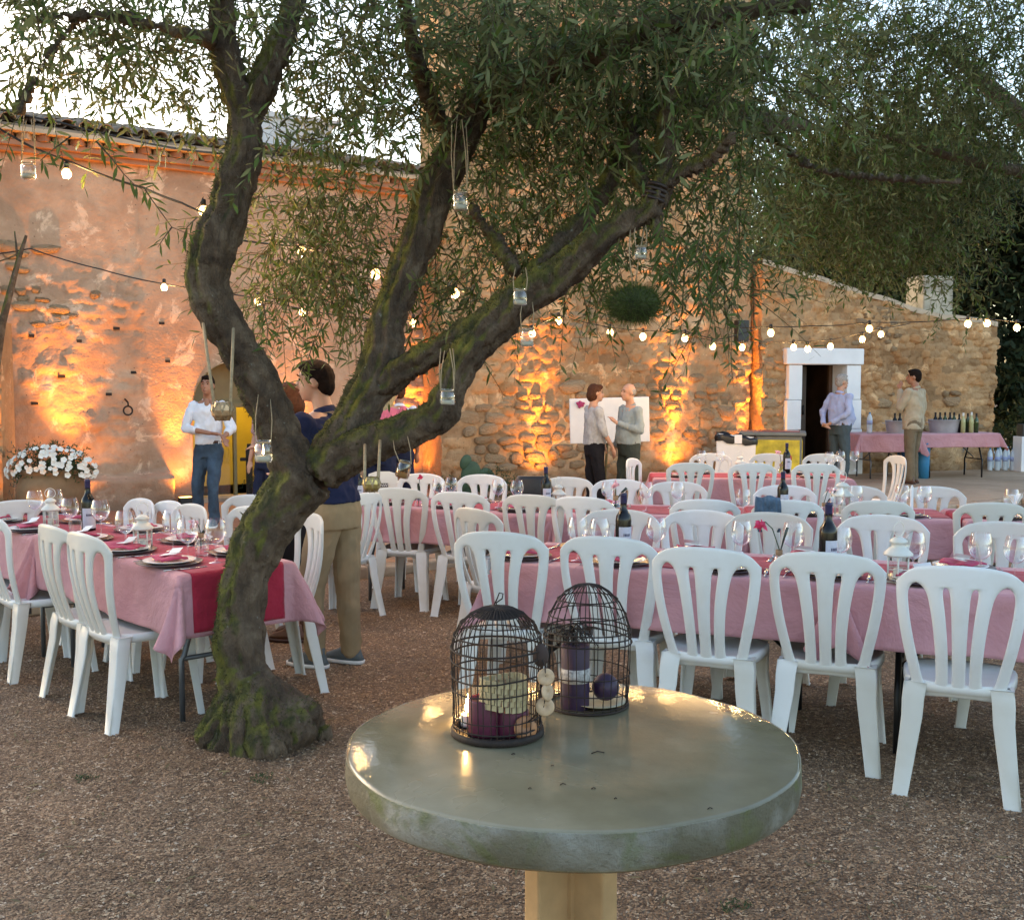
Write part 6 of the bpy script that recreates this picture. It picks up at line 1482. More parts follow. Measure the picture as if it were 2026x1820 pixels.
for x, m_, l, h in [(1905, M_PALEB, 'pale wine bottle nearest the round zinc tub', .33), (1914, M_GRB, 'green bottle behind the pale ones at the end of the drinks table', .32), (1921, M_PALEB, 'second pale wine bottle at the end of the drinks table', .34), (1931, M_GRB, 'green bottle last on the drinks table', .32), (1897, M_BOT, 'dark bottle touching the round zinc tub', .31)]:
    p = D(x, 856, 18.5 + random.uniform(-.1, .12)); p.z = TS['S2'].c.z + TS['S2'].H; sbottle(p, m_, l, h)
def pet(p, lab, h=.32):
    t_ = thing('water_bottle', lab, 'bottle', p, 0, 'clear plastic water bottles'); m_ = MB(); m_.lathe([(0, 0), (.042, .004), (.045, .03), (.042, .06), (.045, .12), (.045, h - .10), (.030, h - .05), (.014, h - .025), (.014, h - .015), (0, h - .015)], 14); m_.obj('body', M_PET, t_)
    m_ = MB(); m_.lathe([(.017, h - .02), (.017, h + .003), (0, h + .004)], 10); m_.obj('cap', M_CYAN, t_); m_ = MB(); m_.lathe([(.0455, h * .42), (.0457, h * .42), (.0457, h * .62), (.0455, h * .62)], 14); m_.obj('label', M_LBL, t_); return t_
p = D(1720, 860, 18.3); p.z = ztop; pet(p, 'clear plastic water bottle at the left end of the drinks table', .34)
for k in range(8):
    p = G(1958 + (k % 4) * 15 + (k // 4) * 4, 931 - (k // 4) * 4, 0); pet(p, f'big water bottle on the ground, {ORD[k % 4]} from the left in the {"front" if k < 4 else "back"} row', .40)
# blue bins below the table
for x, y, r_, h, m_, l in [(1789, 944, .13, .62, M_BLUE2, 'dark blue bin under the drinks table left of the beige jacket'), (1827, 946, .10, .58, M_CYAN, 'light blue bucket under the drinks table right of the beige jacket')]:
    p = G(x, y, 0); mb = MB(); mb.lathe([(0, .0), (r_ * .82, .0), (r_ * .9, h * .5), (r_, h), (r_ * 1.06, h + .004), (r_ * 1.06, h - .03), (r_ * .94, h - .01), (r_ * .8, .02), (0, .02)], 24); o = mb.obj('bin', m_, None, True, p); tag(o, l, 'bin')
# wire crates under the right end
t_ = thing('wire_crate', 'grey wire crate stack under the right end of the drinks table', 'crate', G(1880, 929, 0), R(10))
M_CR = simple('grey_crate_mat', (.22, .21, .19), .6)
for z in (0, .24):
    for i in range(6): m_ = MB(); m_.box((0, 0, z + .02 + i * .038), (.42, .30, .008)); 
    m_ = MB()
    for i in range(6):
        zz = z + .01 + i * .04
        for s in (-1, 1): m_.box((s * .21, 0, zz), (.008, .30, .012)); m_.box((0, s * .15, zz), (.42, .008, .012))
    for i in range(9):
        for s in (-1, 1): m_.box((-.21 + i * .0525, s * .152, z + .11), (.008, .006, .21))
    o = m_.obj('crate_side', M_CR, t_, False); o['kind'] = 'stuff'
    m_ = MB(); m_.box((0, 0, z + .005), (.42, .30, .01)); m_.obj('crate_floor', M_CR, t_, False)
    m_ = MB(); m_.box((0, 0, z + .09), (.36, .24, .15)); m_.obj('crate_load', simple('crate_load_mat', (.16, .14, .11), .9, .5, 30), t_, False)
# white pedestal with a black box at the far right
t_ = thing('white_pedestal', 'tall white box with black speaker on top at the right edge', 'pedestal', G(2024, 932, 0), R(10)); m_ = MB(); m_.box((0, 0, .31), (.26, .26, .62)); o = m_.obj('box', M_WHITE, t_, False); soft(o, .008, 2)
t_ = thing('black_speaker', 'small black speaker standing on the white box at the right edge', 'speaker', G(2024, 932, 0) + Vector((0, 0, .62)), R(10)); m_ = MB(); m_.box((0, 0, .11), (.19, .18, .22)); o = m_.obj('cabinet', M_LAMPB, t_, False); soft(o, .01, 2); m_ = MB(); m_.lathe([(0, 0), (.05, 0), (.06, .006), (.065, 0)], 18, (0, -.092, .10), Matrix.Rotation(R(90), 3, 'X')); m_.obj('cone', M_GREYM, t_)
# freezer
fp = D(1528, 900, 16.9); fp.z = 0; t_ = thing('chest_freezer', 'grey topped chest freezer with yellow panels left of the white door', 'freezer', fp, R(-14))
M_FG = simple('freezer_grey_mat', (.16, .17, .16), .4); M_FY = simple('freezer_yellow_mat', (.60, .46, .04), .5, .4, 6); M_FR = simple('red_sticker_mat', (.5, .04, .04), .5)
for c_, d_, m_, nm in [((0, 0, .43), (.86, .56, .70), M_FG, 'cabinet'), ((0, -.285, .42), (.80, .012, .60), M_FY, 'front_panel'), ((.436, 0, .42), (.012, .50, .60), M_FY, 'side_panel'), ((0, 0, .81), (.98, .68, .055), M_FG, 'top_rim'), ((.10, -.05, .845), (.60, .42, .014), simple('freezer_lid_mat', (.36, .10, .08), .25), 'lid'), ((.0, 0, .04), (.76, .46, .08), M_DARK, 'base')]:
    mb = MB(); mb.box(c_, d_); o = mb.obj(nm, m_, t_, False); soft(o, .012, 2)
for s, a in ((1, .3), (-.6, -.2)):
    mb = MB(); mb.lathe([(0, 0), (.07, 0), (.07, .004), (0, .004)], 18, (s * .22, -.293, .45), Matrix.Rotation(R(90), 3, 'X')); mb.obj('sticker', M_FR if s > 0 else M_GRB, t_)
# white waste bin with black bag
bp = D(1456, 920, 15.6); bp.z = 0; t_ = thing('waste_bin', 'square white waste bin lined with a black bag', 'bin', bp, R(-12)); a = .27; h = .80
mb = MB(); mb.v = [(-a * .9, -a * .8, 0), (a * .9, -a * .8, 0), (a * .9, a * .8, 0), (-a * .9, a * .8, 0), (-a, -a, h + .05), (a, -a, h - .03), (a, a, h), (-a, a, h + .05)]; mb.f = [(0, 3, 2, 1), (0, 1, 5, 4), (1, 2, 6, 5), (2, 3, 7, 6), (3, 0, 4, 7)]
o = mb.obj('body', M_WHITE, t_, False); bake(o, [('SOLIDIFY', dict(thickness=.012, offset=-1))])
mb = MB(); n = 32
for j, (q, z) in enumerate(((.90, h - .13), (.96, h + .0), (1.03, h + .045), (1.06, h + .01), (1.05, h - .06))):
    for i in range(n):
        an = 2 * math.pi * i / n; c_, s_ = math.cos(an), math.sin(an); f = 1 / max(abs(c_), abs(s_)); w_ = .012 * math.sin(i * 2.6 + j)
        mb.v.append((c_ * f * a * q + w_, s_ * f * a * q, z + .02 * math.sin(i * 1.7 + j) - .035 * c_))
mb.f = [(j * n + i, j * n + (i + 1) % n, (j + 1) * n + (i + 1) % n, (j + 1) * n + i) for j in range(4) for i in range(n)] + [tuple(range(n))[::-1]]
mb.obj('bag', simple('black_bag_mat', (.012, .012, .013), .3), t_); mb = MB(); mb.box((.03, -.29, h - .0), (.10, .008, .12)); mb.obj('paper_note', M_PAPER, t_, False)
# whiteboard on an easel
wp = D(1206, 840, 14.2); zt_ = wp.z; t_ = thing('whiteboard', 'white board on a wooden easel with a pink rose pinned in its corner', 'whiteboard', (wp.x, wp.y, 0), R(3))
b0, b1 = D(1128, 787, 14.2), D(1286, 876, 14.2); bw = b1.x - b0.x; bh = b0.z - b1.z; bz = (b0.z + b1.z) / 2
mb = MB(); mb.box((0, 0, bz), (bw, .02, bh), M=Matrix.Rotation(R(-1.5), 3, 'Y')); o = mb.obj('board', M_PAPER, t_, False); soft(o, .01, 2)
for s in (-1, 0, 1):
    mb = MB(); mb.tube([(s * .10, .03, bz + bh * .4), (s * .36, .03 + (.45 if s == 0 else .03), 0)], .016, 6); mb.obj('easel_leg', M_FRAME if s == 0 else simple('easel_wood_mat', (.25, .13, .06), .6), t_)
q = D(1148, 800, 14.2); mb = MB(); r = random.Random(3)
for k in range(10):
    an = k * 2.4; rr = .012 + .0035 * k; mb.ell((q.x - wp.x + rr * math.cos(an), -.03, q.z + rr * math.sin(an)), (.02, .014, .016), 8, 6)
mb.obj('pinned_rose', M_PINKP if False else simple('pinned_rose_mat', (.40, .04, .14), .6), t_)
# cactus and low shrub at the wall foot
M_CACT = simple('cactus_mat', (.045, .10, .055), .6, .25, 6); cp = D(940, 940, 15.3); cp.z = 0; t_ = thing('prickly_pear', 'prickly pear cactus at the foot of the tower wall', 'cactus', cp)
for x, z, w, h_, a in ((-.06, .30, .14, .20, .2), (.08, .18, .11, .15, -.7), (-.16, .14, .10, .14, .5), (-.08, .10, .12, .15, 0), (.17, .30, .09, .12, -.9), (-.13, .48, .08, .11, .35)):
    mb = MB(); mb.ell((0, 0, 0), (w, .03, h_), 16, 12); m3 = Matrix.Rotation(a, 3, 'Y') @ Matrix.Rotation(random.uniform(-.4, .4), 3, 'Z'); mb.v = [tuple(m3 @ Vector(v) + Vector((x, random.uniform(-.0, .01), z))) for v in mb.v]; mb.obj('pad', M_CACT, t_)
M_SHR = m_leaf('low_shrub_leaf_mat', (.04, .075, .03), (.07, .11, .05))
def shrub(x, y, Yd, rad, h_, n, lab, mat=None, ll=(.03, .05)):
    p = D(x, y, Yd); p.z = 0; t_ = thing('low_shrub', lab, 'shrub', p); V_, F_, tv, tf = leafset(n, [(0, 0, h_ * .45)], [(rad, rad * .7, h_ * .5)], twig=(.06, .16), per=8, ll=ll, wid=.016, droop=-.5, seed=int(x))
    o = link(bpy.data.objects.new('foliage', np_mesh('foliage', V_, F_, mat or M_SHR)), t_); o['kind'] = 'stuff'; o = link(bpy.data.objects.new('stems', np_mesh('stems', tv, tf, M_STEM)), t_); o['kind'] = 'stuff'; return t_
shrub(985, 950, 15.2, .34, .34, 170, 'small green shrub right of the cactus'); shrub(875, 950, 15.2, .22, .26, 90, 'small green shrub left of the cactus')
shrub(48, 850, 12.7, .22, .9, 60, 'grey green tuft growing on the plinth behind the flower urn', m_leaf('grey_leaf_mat', (.10, .12, .10), (.2, .22, .18)))
# urn with white petunias
up = D(104, 1000, 12.1); up.z = 0; t_ = thing('flower_urn', 'big terracotta urn overflowing with white petunias beside the left wall', 'urn', up)
M_URN = simple('terracotta_urn_mat', (.22, .13, .065), .85, .3, 4, bump=.4, bscale=20)
mb = MB(); mb.lathe([(0, 0), (.24, 0), (.30, .12), (.36, .30), (.37, .42), (.33, .54), (.30, .58), (.33, .62), (.32, .65), (.28, .63), (.26, .55), (0, .5)], 32); mb.obj('pot', M_URN, t_)
V_, F_, tv, tf = leafset(420, [(0, 0, .74), (-.22, -.05, .70), (.24, -.05, .70)], [(.36, .30, .17), (.18, .2, .12), (.18, .2, .13)], twig=(.06, .14), per=8, ll=(.03, .05), wid=.02, seed=44)
o = link(bpy.data.objects.new('foliage', np_mesh('foliage', V_, F_, M_SHR)), t_); o['kind'] = 'stuff'
fm = MB(); M_PET2 = simple('white_petal_mat', (.80, .78, .70), .6, .05)
for k in range(5):
    a = k * 2 * math.pi / 5; b = .62
    fm.add([(0, 0, 0), (.030 * math.cos(a - b), .030 * math.sin(a - b), .014), (.036 * math.cos(a), .036 * math.sin(a), .011), (.030 * math.cos(a + b), .030 * math.sin(a + b), .014)], [(0, 1, 2), (0, 2, 3)])
fme = fm.mesh('flower', M_PET2, False); r = random.Random(9)
for k in range(120):
    th = r.uniform(math.pi * .9, math.pi * 2.1); el = r.uniform(-.35, 1.2); d = Vector((math.cos(th) * math.cos(el), math.sin(th) * math.cos(el), math.sin(el)))
    o = link(bpy.data.objects.new('flower', fme), t_); o.location = (d.x * .47, d.y * .38, .72 + d.z * .20 - (.10 * abs(d.x))); o.rotation_mode = 'QUATERNION'; o.rotation_quaternion = (d + Vector((r.uniform(-.3, .3), -.5, r.uniform(-.2, .4)))).to_track_quat('Z', 'Y'); o.scale = (r.uniform(.7, 1.1),) * 3
uplight(D(66, 985, 11.6) * 1.0 - Vector((0, 0, D(66, 985, 11.6).z)), Vector((0, -1, 0)), 'small black floodlight in front of the flower urn', 8, -12, 70)
p2 = D(8, 985, 11.2); p2.z = 0; t_ = thing('flower_pot', 'low pot with white flowers cut by the left edge', 'flower pot', p2)
mb = MB(); mb.lathe([(0, 0), (.13, 0), (.17, .2), (.18, .22), (.15, .2), (0, .18)], 20); mb.obj('pot', M_URN, t_)
for k in range(24):
    o = link(bpy.data.objects.new('flower', fme), t_); o.location = (r.uniform(-.2, .2), r.uniform(-.2, .1), .24 + r.uniform(0, .12)); o.rotation_euler = (r.uniform(.2, 1.2), r.uniform(-.5, .5), 0)
# bare branch at the left
t_ = thing('bare_branch', 'bare forked branch standing up at the left edge before the wall', 'branch', (D(-30, 900, 9.5).x, 9.5, 0)); mb = MB(); b0 = t_.location
def q_(x, y, d=9.5): return D(x, y, d) - b0
mb.tube([q_(-40, 1000), q_(-20, 800), q_(4, 640), q_(22, 570), q_(38, 510), (q_(52, 466))], [.05, .045, .035, .028, .022, .012], 8); mb.tube([q_(36, 520), q_(33, 495), q_(29, 458)], [.014, .010, .006], 6); mb.tube([q_(36, 502), q_(15, 512), q_(-10, 520)], [.008, .006, .005], 6); mb.obj('limb', M_BARK, t_)
# black bag by the wall
bp = D(362, 978, 15.0); bp.z = 0; t_ = thing('black_bag', 'black bag on the paving left of the arched door', 'bag', bp, R(8)); mb = MB(); mb.loft([((0, 0, 0), .13, .10, 4), ((0, 0, .14), .135, .10, 4), ((.005, 0, .24), .115, .085, 4)], 20); mb.obj('body', simple('black_nylon_mat', (.014, .013, .015), .4, bump=.4), t_); mb = MB(); mb.tube([(-.06, -.06, .22), (-.05, -.07, .28), (.05, -.07, .28), (.06, -.06, .22)], .008, 6); mb.obj('handle', M_BLKM, t_)
# pot with a dark plant, and an iron post before the arch
pp = D(531, 968, 13.6); pp.z = 0; t_ = thing('potted_plant', 'dark potted plant in front of the yellow arched doorway', 'potted plant', pp); mb = MB(); mb.lathe([(0, 0), (.14, 0), (.18, .28), (.20, .30), (.17, .30), (0, .26)], 20); mb.obj('pot', simple('dark_pot_mat', (.10, .045, .02), .7), t_)
V_, F_, tv, tf = leafset(160, [(-.02, 0, .38)], [(.26, .2, .12)], twig=(.05, .12), per=8, ll=(.03, .05), wid=.02, seed=45); o = link(bpy.data.objects.new('foliage', np_mesh('foliage', V_, F_, M_OAK)), t_); o['kind'] = 'stuff'
ip = D(494, 965, 13.9); ip.z = 0; t_ = thing('iron_post', 'dark iron post with a hooked head before the arched door', 'post', ip); mb = MB(); mb.box((0, 0, .38), (.075, .06, .76)); mb.box((-.05, 0, .62), (.12, .06, .04)); mb.box((.0, 0, .77), (.045, .05, .09)); o = mb.obj('shaft', M_IRON, t_, False); soft(o, .006, 2)
# chair with the printed label
sp_ = D(757, 936, 9.75); t_ = thing('printed_chair', 'white solid-backed plastic chair with a black printed label on its back', 'chair', (sp_.x, sp_.y, -.09), R(4)); z0 = sp_.z + .09
mb = MB(); mb.add([(-.11, 0, z0 - .30), (.11, 0, z0 - .30), (.135, .02, z0 - .10), (.125, .03, z0 - .01), (.06, .035, z0 + .012), (-.06, .035, z0 + .012), (-.125, .03, z0 - .01), (-.135, .02, z0 - .10)], [(0, 1, 2, 3, 4, 5, 6, 7)]); o = mb.obj('backrest', M_PL, t_, False); bake(o, [('SOLIDIFY', dict(thickness=.018, offset=0))])
mb = MB(); mb.box((.0, -.013, z0 - .105), (.096, .003, .034)); mb.obj('printed_label', M_DARK, o, False)
cu = bpy.data.curves.new('lettering', 'FONT'); cu.body = 'S·NW'; cu.size = .036; cu.align_x = 'CENTER'; cu.extrude = .0006; to = bpy.data.objects.new('lettering', cu); C.objects.link(to); bpy.context.view_layer.update()
lm = bpy.data.meshes.new_from_object(to.evaluated_get(bpy.context.evaluated_depsgraph_get())); bpy.data.objects.remove(to); lm.materials.clear(); lm.materials.append(M_PAPER); lo_ = link(bpy.data.objects.new('lettering', lm), o); lo_.location = (0, -.016, z0 - .118); lo_.rotation_euler = (R(90), 0, 0)
mb = MB(); mb.box((0, .2, .44), (.42, .42, .03)); o2 = mb.obj('seat', M_PL, t_, False); soft(o2, .012, 3)
for sx in (-1, 1):
    for y in (.02, .38): mb = MB(); mb.tube([(sx * .17, y, .43), (sx * .20, y + (.03 if y > .1 else -.03), 0)], [.024, .016], 8); mb.obj('leg', M_PL, t_)
    mb = MB(); mb.tube([(sx * .13, .02, z0 - .12), (sx * .17, .03, .44)], .016, 8); mb.obj('back_rail', M_PL, t_)

# ================================================================== STRING LIGHTS
M_CABLE = simple('black_cable_mat', (.012, .012, .012), .6); M_BULB = glow('warm_bulb_mat', (1., .58, .17), 1.6)
bm_ = MB(); bm_.lathe([(0, -.062), (.020, -.056), (.030, -.038), (.030, -.022), (.018, -.004), (.013, .004), (0, .006)], 14); me_bulb = bm_.mesh('bulb', M_BULB)
bm_ = MB(); bm_.lathe([(.0, .045), (.012, .042), (.016, .035), (.016, .002), (.0, .0)], 10); me_sock = bm_.mesh('socket', M_CABLE)
def strand(lab, pts, bulbs, sc=1.):
    """pts: (x, y, depth) of the cable; bulbs hang from it at (x, y, depth)"""
    o0 = D(*pts[0]); t_ = thing('string_lights', lab, 'string lights', o0); P = [D(*p) - o0 for p in pts]; out = []
    for i in range(len(P) - 1):
        for k in range(6):
            t = k / 6; q = P[i].lerp(P[i + 1], t); q.z -= .5 * t * (1 - t) * .12 * (P[i + 1] - P[i]).length; out.append(q)
    out.append(P[-1]); m_ = MB(); m_.tube(out, .0055, 5); m_.obj('cable', M_CABLE, t_)
    for x, y, d in bulbs:
        p = D(x, y, d) - o0 + Vector((0, 0, .035)); near = min(out, key=lambda q: (q - p).length)
        so_ = link(bpy.data.objects.new('socket', me_sock), t_); so_.location = p; so_.scale = (sc,) * 3
        bu = link(bpy.data.objects.new('bulb', me_bulb), t_); bu.location = p; bu.scale = (sc,) * 3
        m_ = MB(); m_.tube([p + Vector((0, 0, .04)), (p + near) / 2 + Vector((0, 0, .01)), near], .0022, 4); m_.obj('lead', M_CABLE, t_)
        L_ = bpy.data.lights.new('bulb_light', 'POINT'); L_.energy = 4.; L_.color = (1., .60, .24); L_.shadow_soft_size = .03
        lo = bpy.data.objects.new('bulb_light', L_); C.objects.link(lo); lo.parent = t_; lo.location = p - Vector((0, 0, .062 * sc + .034))
    return t_
strand('string of bulbs running from the upper left down to the leaning limb', [(-40, 230, 5.0), (60, 290, 5.05), (143, 322, 5.1), (207, 348, 5.1), (285, 372, 5.1), (360, 402, 5.0), (412, 425, 4.95)], [(132, 350, 5.1), (403, 424, 5.0)], .72)
strand('bare black cable above the left string, without bulbs', [(-40, 205, 6.), (120, 243, 6.), (240, 272, 6.0), (445, 305, 5.6)], [])
strand('thin string of bulbs crossing low in front of the plaster wall', [(-30, 505, 9.5), (60, 492, 9.5), (200, 533, 9.4), (325, 562, 9.3), (420, 574, 9.2), (512, 590, 9.1), (600, 612, 9.), (700, 628, 9.), (818, 634, 9.)], [(325, 570, 9.3), (510, 598, 9.1), (598, 619, 9.), (818, 641, 9.)], .95)
strand('string of larger bulbs hanging inside the crown between the two limbs', [(440, 470, 6.6), (597, 488, 6.6), (743, 528, 6.6), (900, 568, 6.8), (1000, 610, 6.8)], [(597, 500, 6.6), (743, 545, 6.6), (900, 583, 6.8)], .95)
strand('string of bulbs in front of the tower wall under the moss ball', [(1000, 640, 11.), (1053, 646, 11.), (1105, 624, 11.2), (1207, 648, 11.2), (1272, 654, 11.3), (1355, 655, 11.2), (1420, 672, 11.3), (1500, 650, 11.5)], [(1053, 660, 11.), (1105, 635, 11.2), (1207, 658, 11.2), (1272, 666, 11.3), (1355, 669, 11.2)], 1.15)
strand('string of bulbs running above the white door frame', [(1380, 668, 12.5), (1410, 674, 12.5), (1468, 676, 12.6), (1570, 676, 13.), (1643, 672, 13.2), (1706, 658, 13.4), (1743, 650, 13.5), (1800, 640, 13.6)], [(1410, 685, 12.5), (1468, 687, 12.6), (1570, 687, 13.), (1598, 690, 13.), (1643, 685, 13.2), (1706, 671, 13.4), (1743, 661, 13.5)], 1.2)
strand('long string of bulbs stretched across the right side to the dark trees', [(1440, 648, 12.), (1525, 646, 12.), (1600, 645, 12.2), (1720, 638, 12.4), (1915, 630, 12.6), (1953, 630, 12.7), (2040, 638, 12.8)], [(1525, 658, 12.), (1720, 650, 12.4), (1915, 640, 12.6), (1953, 639, 12.7), (2012, 648, 12.8)], 1.25)
# lantern bracket box on the corner
o_ = D(1467, 655, 17.9); t_ = thing('wall_lantern', 'dark box lantern fixed at the corner above the uplit strip', 'wall lantern', o_, ANX.a); mb = MB(); mb.box((0, 0, 0), (.20, .14, .34)); o = mb.obj('case', M_LAMPB, t_, False); soft(o, .01, 2); mb = MB(); mb.box((.1, .2, .1), (.03, .4, .03)); mb.obj('bracket', M_LAMPB, t_, False)

# ================================================================== THINGS HANGING IN THE TREE
M_ROPE = simple('jute_rope_mat', (.40, .29, .17), .9, .2, 60, bump=.8, bscale=300)
M_WATER = simple('wax_in_jar_mat', (.5, .45, .35), .5)
def jar(x, y, Yd, w_px, h_px, toppts, lab, lit=False, mat=None, tilt=0.):
    """jar centred at (x, y); ropes rise to the branch points toppts"""
    p = D(x, y, Yd); w = w_px * .88 * Yd / FP / 2; h = h_px * .9 * Yd / FP; p.z -= h / 2; t_ = thing('hanging_jar', lab, 'jar', p, 0, 'glass jars hanging in the olive tree')
    if tilt: t_.rotation_euler = (0, R(tilt), 0)
    m_ = MB(); m_.lathe([(0, .002), (w * .85, .002), (w, h * .12), (w, h * .72), (w * .84, h * .84), (w * .82, h * .9), (w * .88, h * .92), (w * .88, h)], 20); m_.obj('glass', mat or M_CLEAR, t_)
    m_ = MB(); m_.lathe([(0, .004), (w * .8, .004), (w * .9, h * .13), (w * .9, h * .30), (0, h * .31)], 16); m_.obj('candle', M_WATER, t_)
    if lit:
        m_ = MB(); m_.lathe([(0, h * .36), (w * .13, h * .42), (w * .10, h * .5), (0, h * .62)], 8); m_.obj('flame', glow('jar_flame_mat', (1., .7, .3), 16), t_)
    m_ = MB(); m_.ring((0, 0, h * .88), w * .87, .0025, 20, 5)
    for k, tp in enumerate(toppts):
        q = D(tp[0], tp[1], tp[2]) - p; s = -1 if k % 2 == 0 else 1
        if tilt: q = Matrix.Rotation(R(-tilt), 3, 'Y') @ q
        m_.tube([(s * w * .87, (k // 2) * .004, h * .88), Vector((s * w * .87, 0, h * .88)).lerp(q, .5) + Vector((s * .006, 0, 0)), q], .0022, 5)
    m_.obj('rope', M_ROPE, t_, True); return t_
jar(56, 338, 4.9, 32, 38, [(48, 225, 4.9), (66, 225, 4.9), (52, 240, 4.88), (62, 236, 4.92)], 'glass jar hanging at the upper left in front of the plaster wall')
jar(911, 398, 4.7, 34, 44, [(894, 240, 4.85), (922, 245, 4.85), (905, 230, 4.88), (914, 236, 4.85)], 'glass jar on long ropes below the middle limb')
jar(1029, 588, 4.5, 32, 38, [(1020, 530, 4.62), (1040, 530, 4.62)], 'glass jar hanging against the right limb')
jar(1043, 668, 4.6, 30, 42, [(1034, 590, 4.68), (1052, 590, 4.68)], 'glass jar just under the right limb beside a bulb')
jar(885, 786, 4.5, 34, 36, [(872, 690, 4.62), (896, 690, 4.62), (880, 694, 4.64), (890, 690, 4.6)], 'glass jar hanging at the bend of the lower branch')
jar(521, 893, 4.6, 40, 50, [(512, 775, 4.8), (535, 790, 4.8)], 'glass jar with a lit candle hanging left of the trunk fork', True)
jar(794, 928, 4.6, 32, 40, [(778, 872, 4.72), (806, 862, 4.72)], 'tilted amber jar hanging below the lower branch', False, glass('amber_glass_mat', (.75, .55, .35)), 14)
jar(1268, 500, 4.5, 26, 32, [(1258, 440, 4.6), (1276, 436, 4.6)], 'small glass jar hanging beside the moss ball string')
def wrapped(x, y, Yd, wpx, tops, lab, col):
    p = D(x, y, Yd); w = wpx * Yd / FP / 2; t_ = thing('hanging_pot', lab, 'pot', p, 0, 'net-wrapped pots hanging in the tree')
    m_ = MB(); m_.lathe([(0, -w * .95), (w * .55, -w * .9), (w * .95, -w * .45), (w * 1.0, .0), (w * .9, w * .5), (w * .75, w * .75), (w * .6, w * .7), (0, w * .5)], 9); m_.obj('pot', col, t_, False)
    m_ = MB()
    for k in range(7):
        a = 2 * math.pi * k / 7; m_.tube([(w * .8 * math.cos(a), w * .8 * math.sin(a), w * .76), (w * 1.04 * math.cos(a + .4), w * 1.04 * math.sin(a + .4), 0), (w * .6 * math.cos(a + .9), w * .6 * math.sin(a + .9), -w * .9)], .003, 5)
        m_.tube([(w * .8 * math.cos(a), w * .8 * math.sin(a), w * .76), (w * 1.04 * math.cos(a - .4), w * 1.04 * math.sin(a - .4), 0), (w * .6 * math.cos(a - .9), w * .6 * math.sin(a - .9), -w * .9)], .003, 5)
    m_.obj('net', M_ROPE, t_)
    for s, tp in zip((-1, 1), tops):
        m_ = MB(); m_.tube([(s * w * .75, 0, w * .7), D(*tp) - p], .0068, 7); m_.obj('strap', M_ROPE, t_)
wrapped(440, 812, 4.55, 44, [(402, 640, 4.72), (462, 650, 4.72)], 'copper pot in a rope net on two long straps left of the trunk', simple('copper_pot_mat', (.45, .28, .15), .35, .4, 25, metal=.5))
wrapped(735, 957, 4.5, 36, [(722, 880, 4.7), (752, 872, 4.7)], 'golden pot in a rope net hanging over the middle row', simple('golden_pot_mat', (.40, .29, .10), .3, .5, 25, metal=.6))
# moss ball with grass
mp = D(1254, 603, 4.5); t_ = thing('moss_ball', 'hanging moss ball planted with fine grass under the right limb', 'moss ball', mp)
mb = MB(); mb.ell((0, 0, 0), (.100, .09, .068), 24, 16); o = mb.obj('ball', simple('moss_mat', (.035, .045, .012), .95, .5, 14, bump=.9, bscale=60), t_)
r = np.random.default_rng(5); n = 2600; d = r.normal(size=(n, 3)); d /= np.linalg.norm(d, axis=1)[:, None]; b0 = d * np.array([.096, .088, .064]); dd = d + r.normal(size=(n, 3)) * .45 + np.array([0, 0, .15]); dd /= np.linalg.norm(dd, axis=1)[:, None]
L = r.uniform(.022, .060, n)[:, None]; s_ = np.cross(dd, r.normal(size=(n, 3))); s_ /= np.linalg.norm(s_, axis=1)[:, None]
V_ = np.stack([b0 - s_ * .0011, b0 + s_ * .0011, b0 + dd * L], 1).reshape(-1, 3); o = link(bpy.data.objects.new('grass', np_mesh('grass', V_, np.arange(n * 3).reshape(-1, 3), m_leaf('fine_grass_mat', (.055, .085, .02), (.08, .11, .03)))), t_); o['kind'] = 'stuff'
mb = MB(); top = D(1262, 445, 4.6) - mp
for s in (-1, 1): mb.tube([(s * .004, 0, .06), (s * .02, 0, .20), top + Vector((s * .03, 0, 0))], .0025, 5)
mb.obj('rope', M_ROPE, t_)
# rope wound round the end of the limb
mb = MB()
for k in range(4):
    c_ = D(1294 + k * 3, 396 - k * 9, 4.6); mb.ring(c_, .047 - .002 * k, .008, 24, 6, (D(1310, 350, 4.6) - D(1290, 405, 4.6)).to_track_quat('Z', 'Y').to_matrix())
o = mb.obj('wound_rope', simple('dark_hose_mat', (.03, .018, .015), .6)); tag(o, 'dark hose wound round the end of the mossy right limb', 'rope')
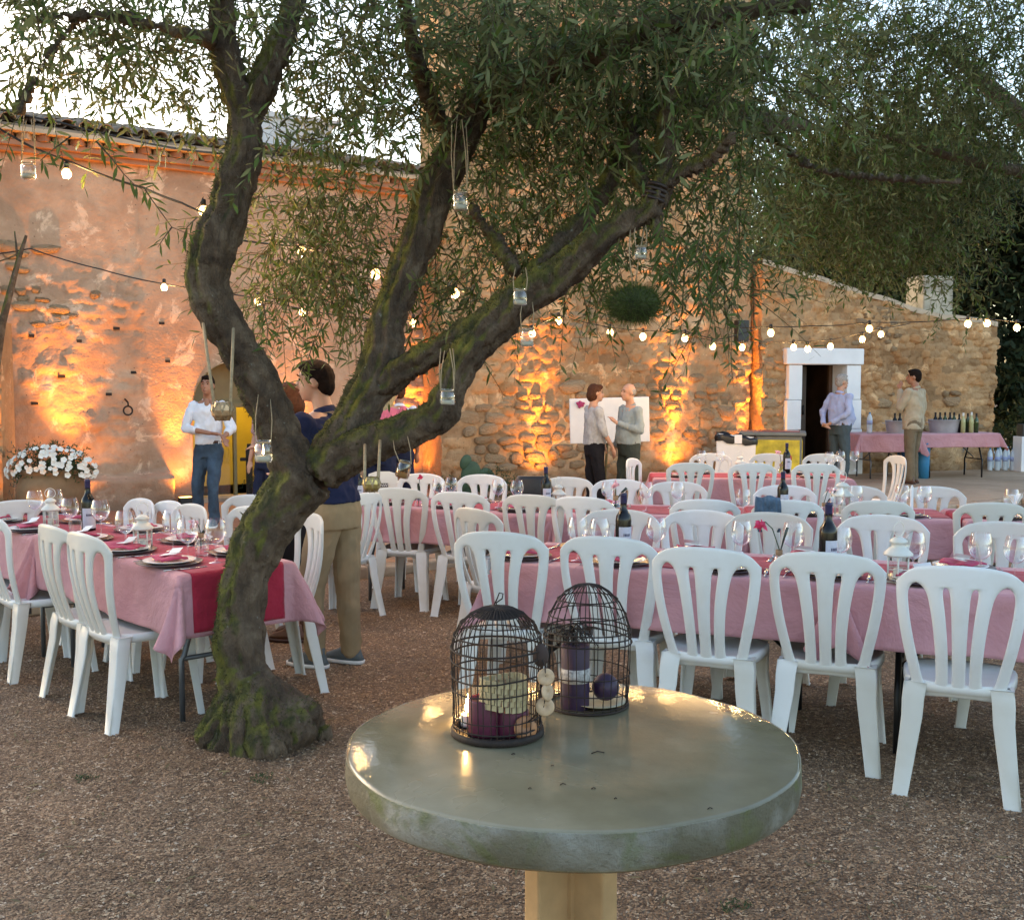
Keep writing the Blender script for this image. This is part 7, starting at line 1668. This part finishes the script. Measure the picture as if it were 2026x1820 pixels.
# nearest leaves, one by one
lm_ = MB(); lm_.add([(0, 0, 0), (.0055, .02, .001), (.0065, .036, .001), (0, .064, -.004), (-.0065, .036, .001), (-.0055, .02, .001), (0, .034, -.0015)], [(0, 1, 6), (1, 2, 6), (2, 3, 6), (3, 4, 6), (4, 5, 6), (5, 0, 6)]); leaf_me = lm_.mesh('leaf', M_OLIVE, False)
r = random.Random(12); nl = 0
def sprig(pts, n, par=tree, sc=1.):
    global nl
    P = [D(*p) for p in pts]; m_ = MB(); m_.tube([p - T0 for p in P], [.0035 - .0025 * i / (len(P) - 1) for i in range(len(P))], 5); m_.obj('sprig', M_BARK, par)
    for k in range(n):
        t = (k // 2 + .6) / (n / 2 + .3) * (len(P) - 1); i = min(int(t), len(P) - 2); q = P[i].lerp(P[i + 1], t - i); tg = (P[i + 1] - P[i]).normalized()
        s = tg.cross(Vector((r.gauss(0, .4), -1, r.gauss(0, .3)))).normalized() * (1 if k % 2 else -1); d = (tg * r.uniform(.5, 1.) + s * r.uniform(.5, 1.) + Vector((r.gauss(0, .15), r.gauss(0, .25), r.gauss(-.12, .15)))).normalized()
        o = link(bpy.data.objects.new('leaf', leaf_me), par); o.location = q - T0; o.rotation_mode = 'QUATERNION'
        z = Vector((r.gauss(0, .5), -.6, .7)); x = d.cross(z).normalized(); z = x.cross(d); o.rotation_quaternion = Matrix((x, d, z)).transposed().to_quaternion(); k_ = r.uniform(.8, 1.25) * sc; o.scale = (k_, k_, k_); nl += 1
sprig([(190, 280, 4.2), (222, 315, 4.2), (245, 345, 4.2), (268, 368, 4.2), (290, 380, 4.2)], 14); sprig([(140, 270, 4.2), (100, 300, 4.2), (80, 318, 4.2), (95, 330, 4.2)], 8)
sprig([(285, 372, 4.6), (300, 395, 4.6), (340, 450, 4.6), (390, 470, 4.65)], 12); sprig([(340, 450, 4.6), (325, 470, 4.6), (312, 490, 4.6)], 6); sprig([(390, 430, 4.6), (370, 450, 4.6), (360, 480, 4.6)], 6)
sprig([(560, 640, 5.), (600, 670, 5.), (640, 690, 5.), (670, 715, 5.)], 14); sprig([(640, 640, 5.), (620, 680, 5.), (605, 725, 5.)], 12); sprig([(520, 600, 4.8), (530, 650, 4.8), (525, 700, 4.8)], 10)
for k in range(20):
    x = r.uniform(1130, 1480); y = r.uniform(440, 560) if x > 1320 else r.uniform(330, 480); L = r.uniform(50, 90); dx = r.uniform(-25, 25); d = r.uniform(4.3, 4.9); sprig([(x, y, d), (x + dx * .5, y + L * .5, d), (x + dx, y + L, d)], 10)

# small weeds in the gravel
for k, (x, y, l) in enumerate([(172, 1545, 'small green weed in the gravel at the lower left'), (520, 1545, 'small green weed in the gravel below the tree roots'), (1455, 1800, 'small green weed in the gravel right of the stone pedestal')]):
    p = G(x, y, .0); t_ = thing('weed', l, 'weed', p); V_, F_, tv, tf = leafset(26, [(0, 0, .008)], [(.05, .04, .006)], twig=(.008, .02), per=5, ll=(.008, .016), wid=.018, droop=-.6, seed=60 + k)
    o = link(bpy.data.objects.new('leaves', np_mesh('leaves', V_, F_, M_SHR)), t_); o['kind'] = 'stuff'
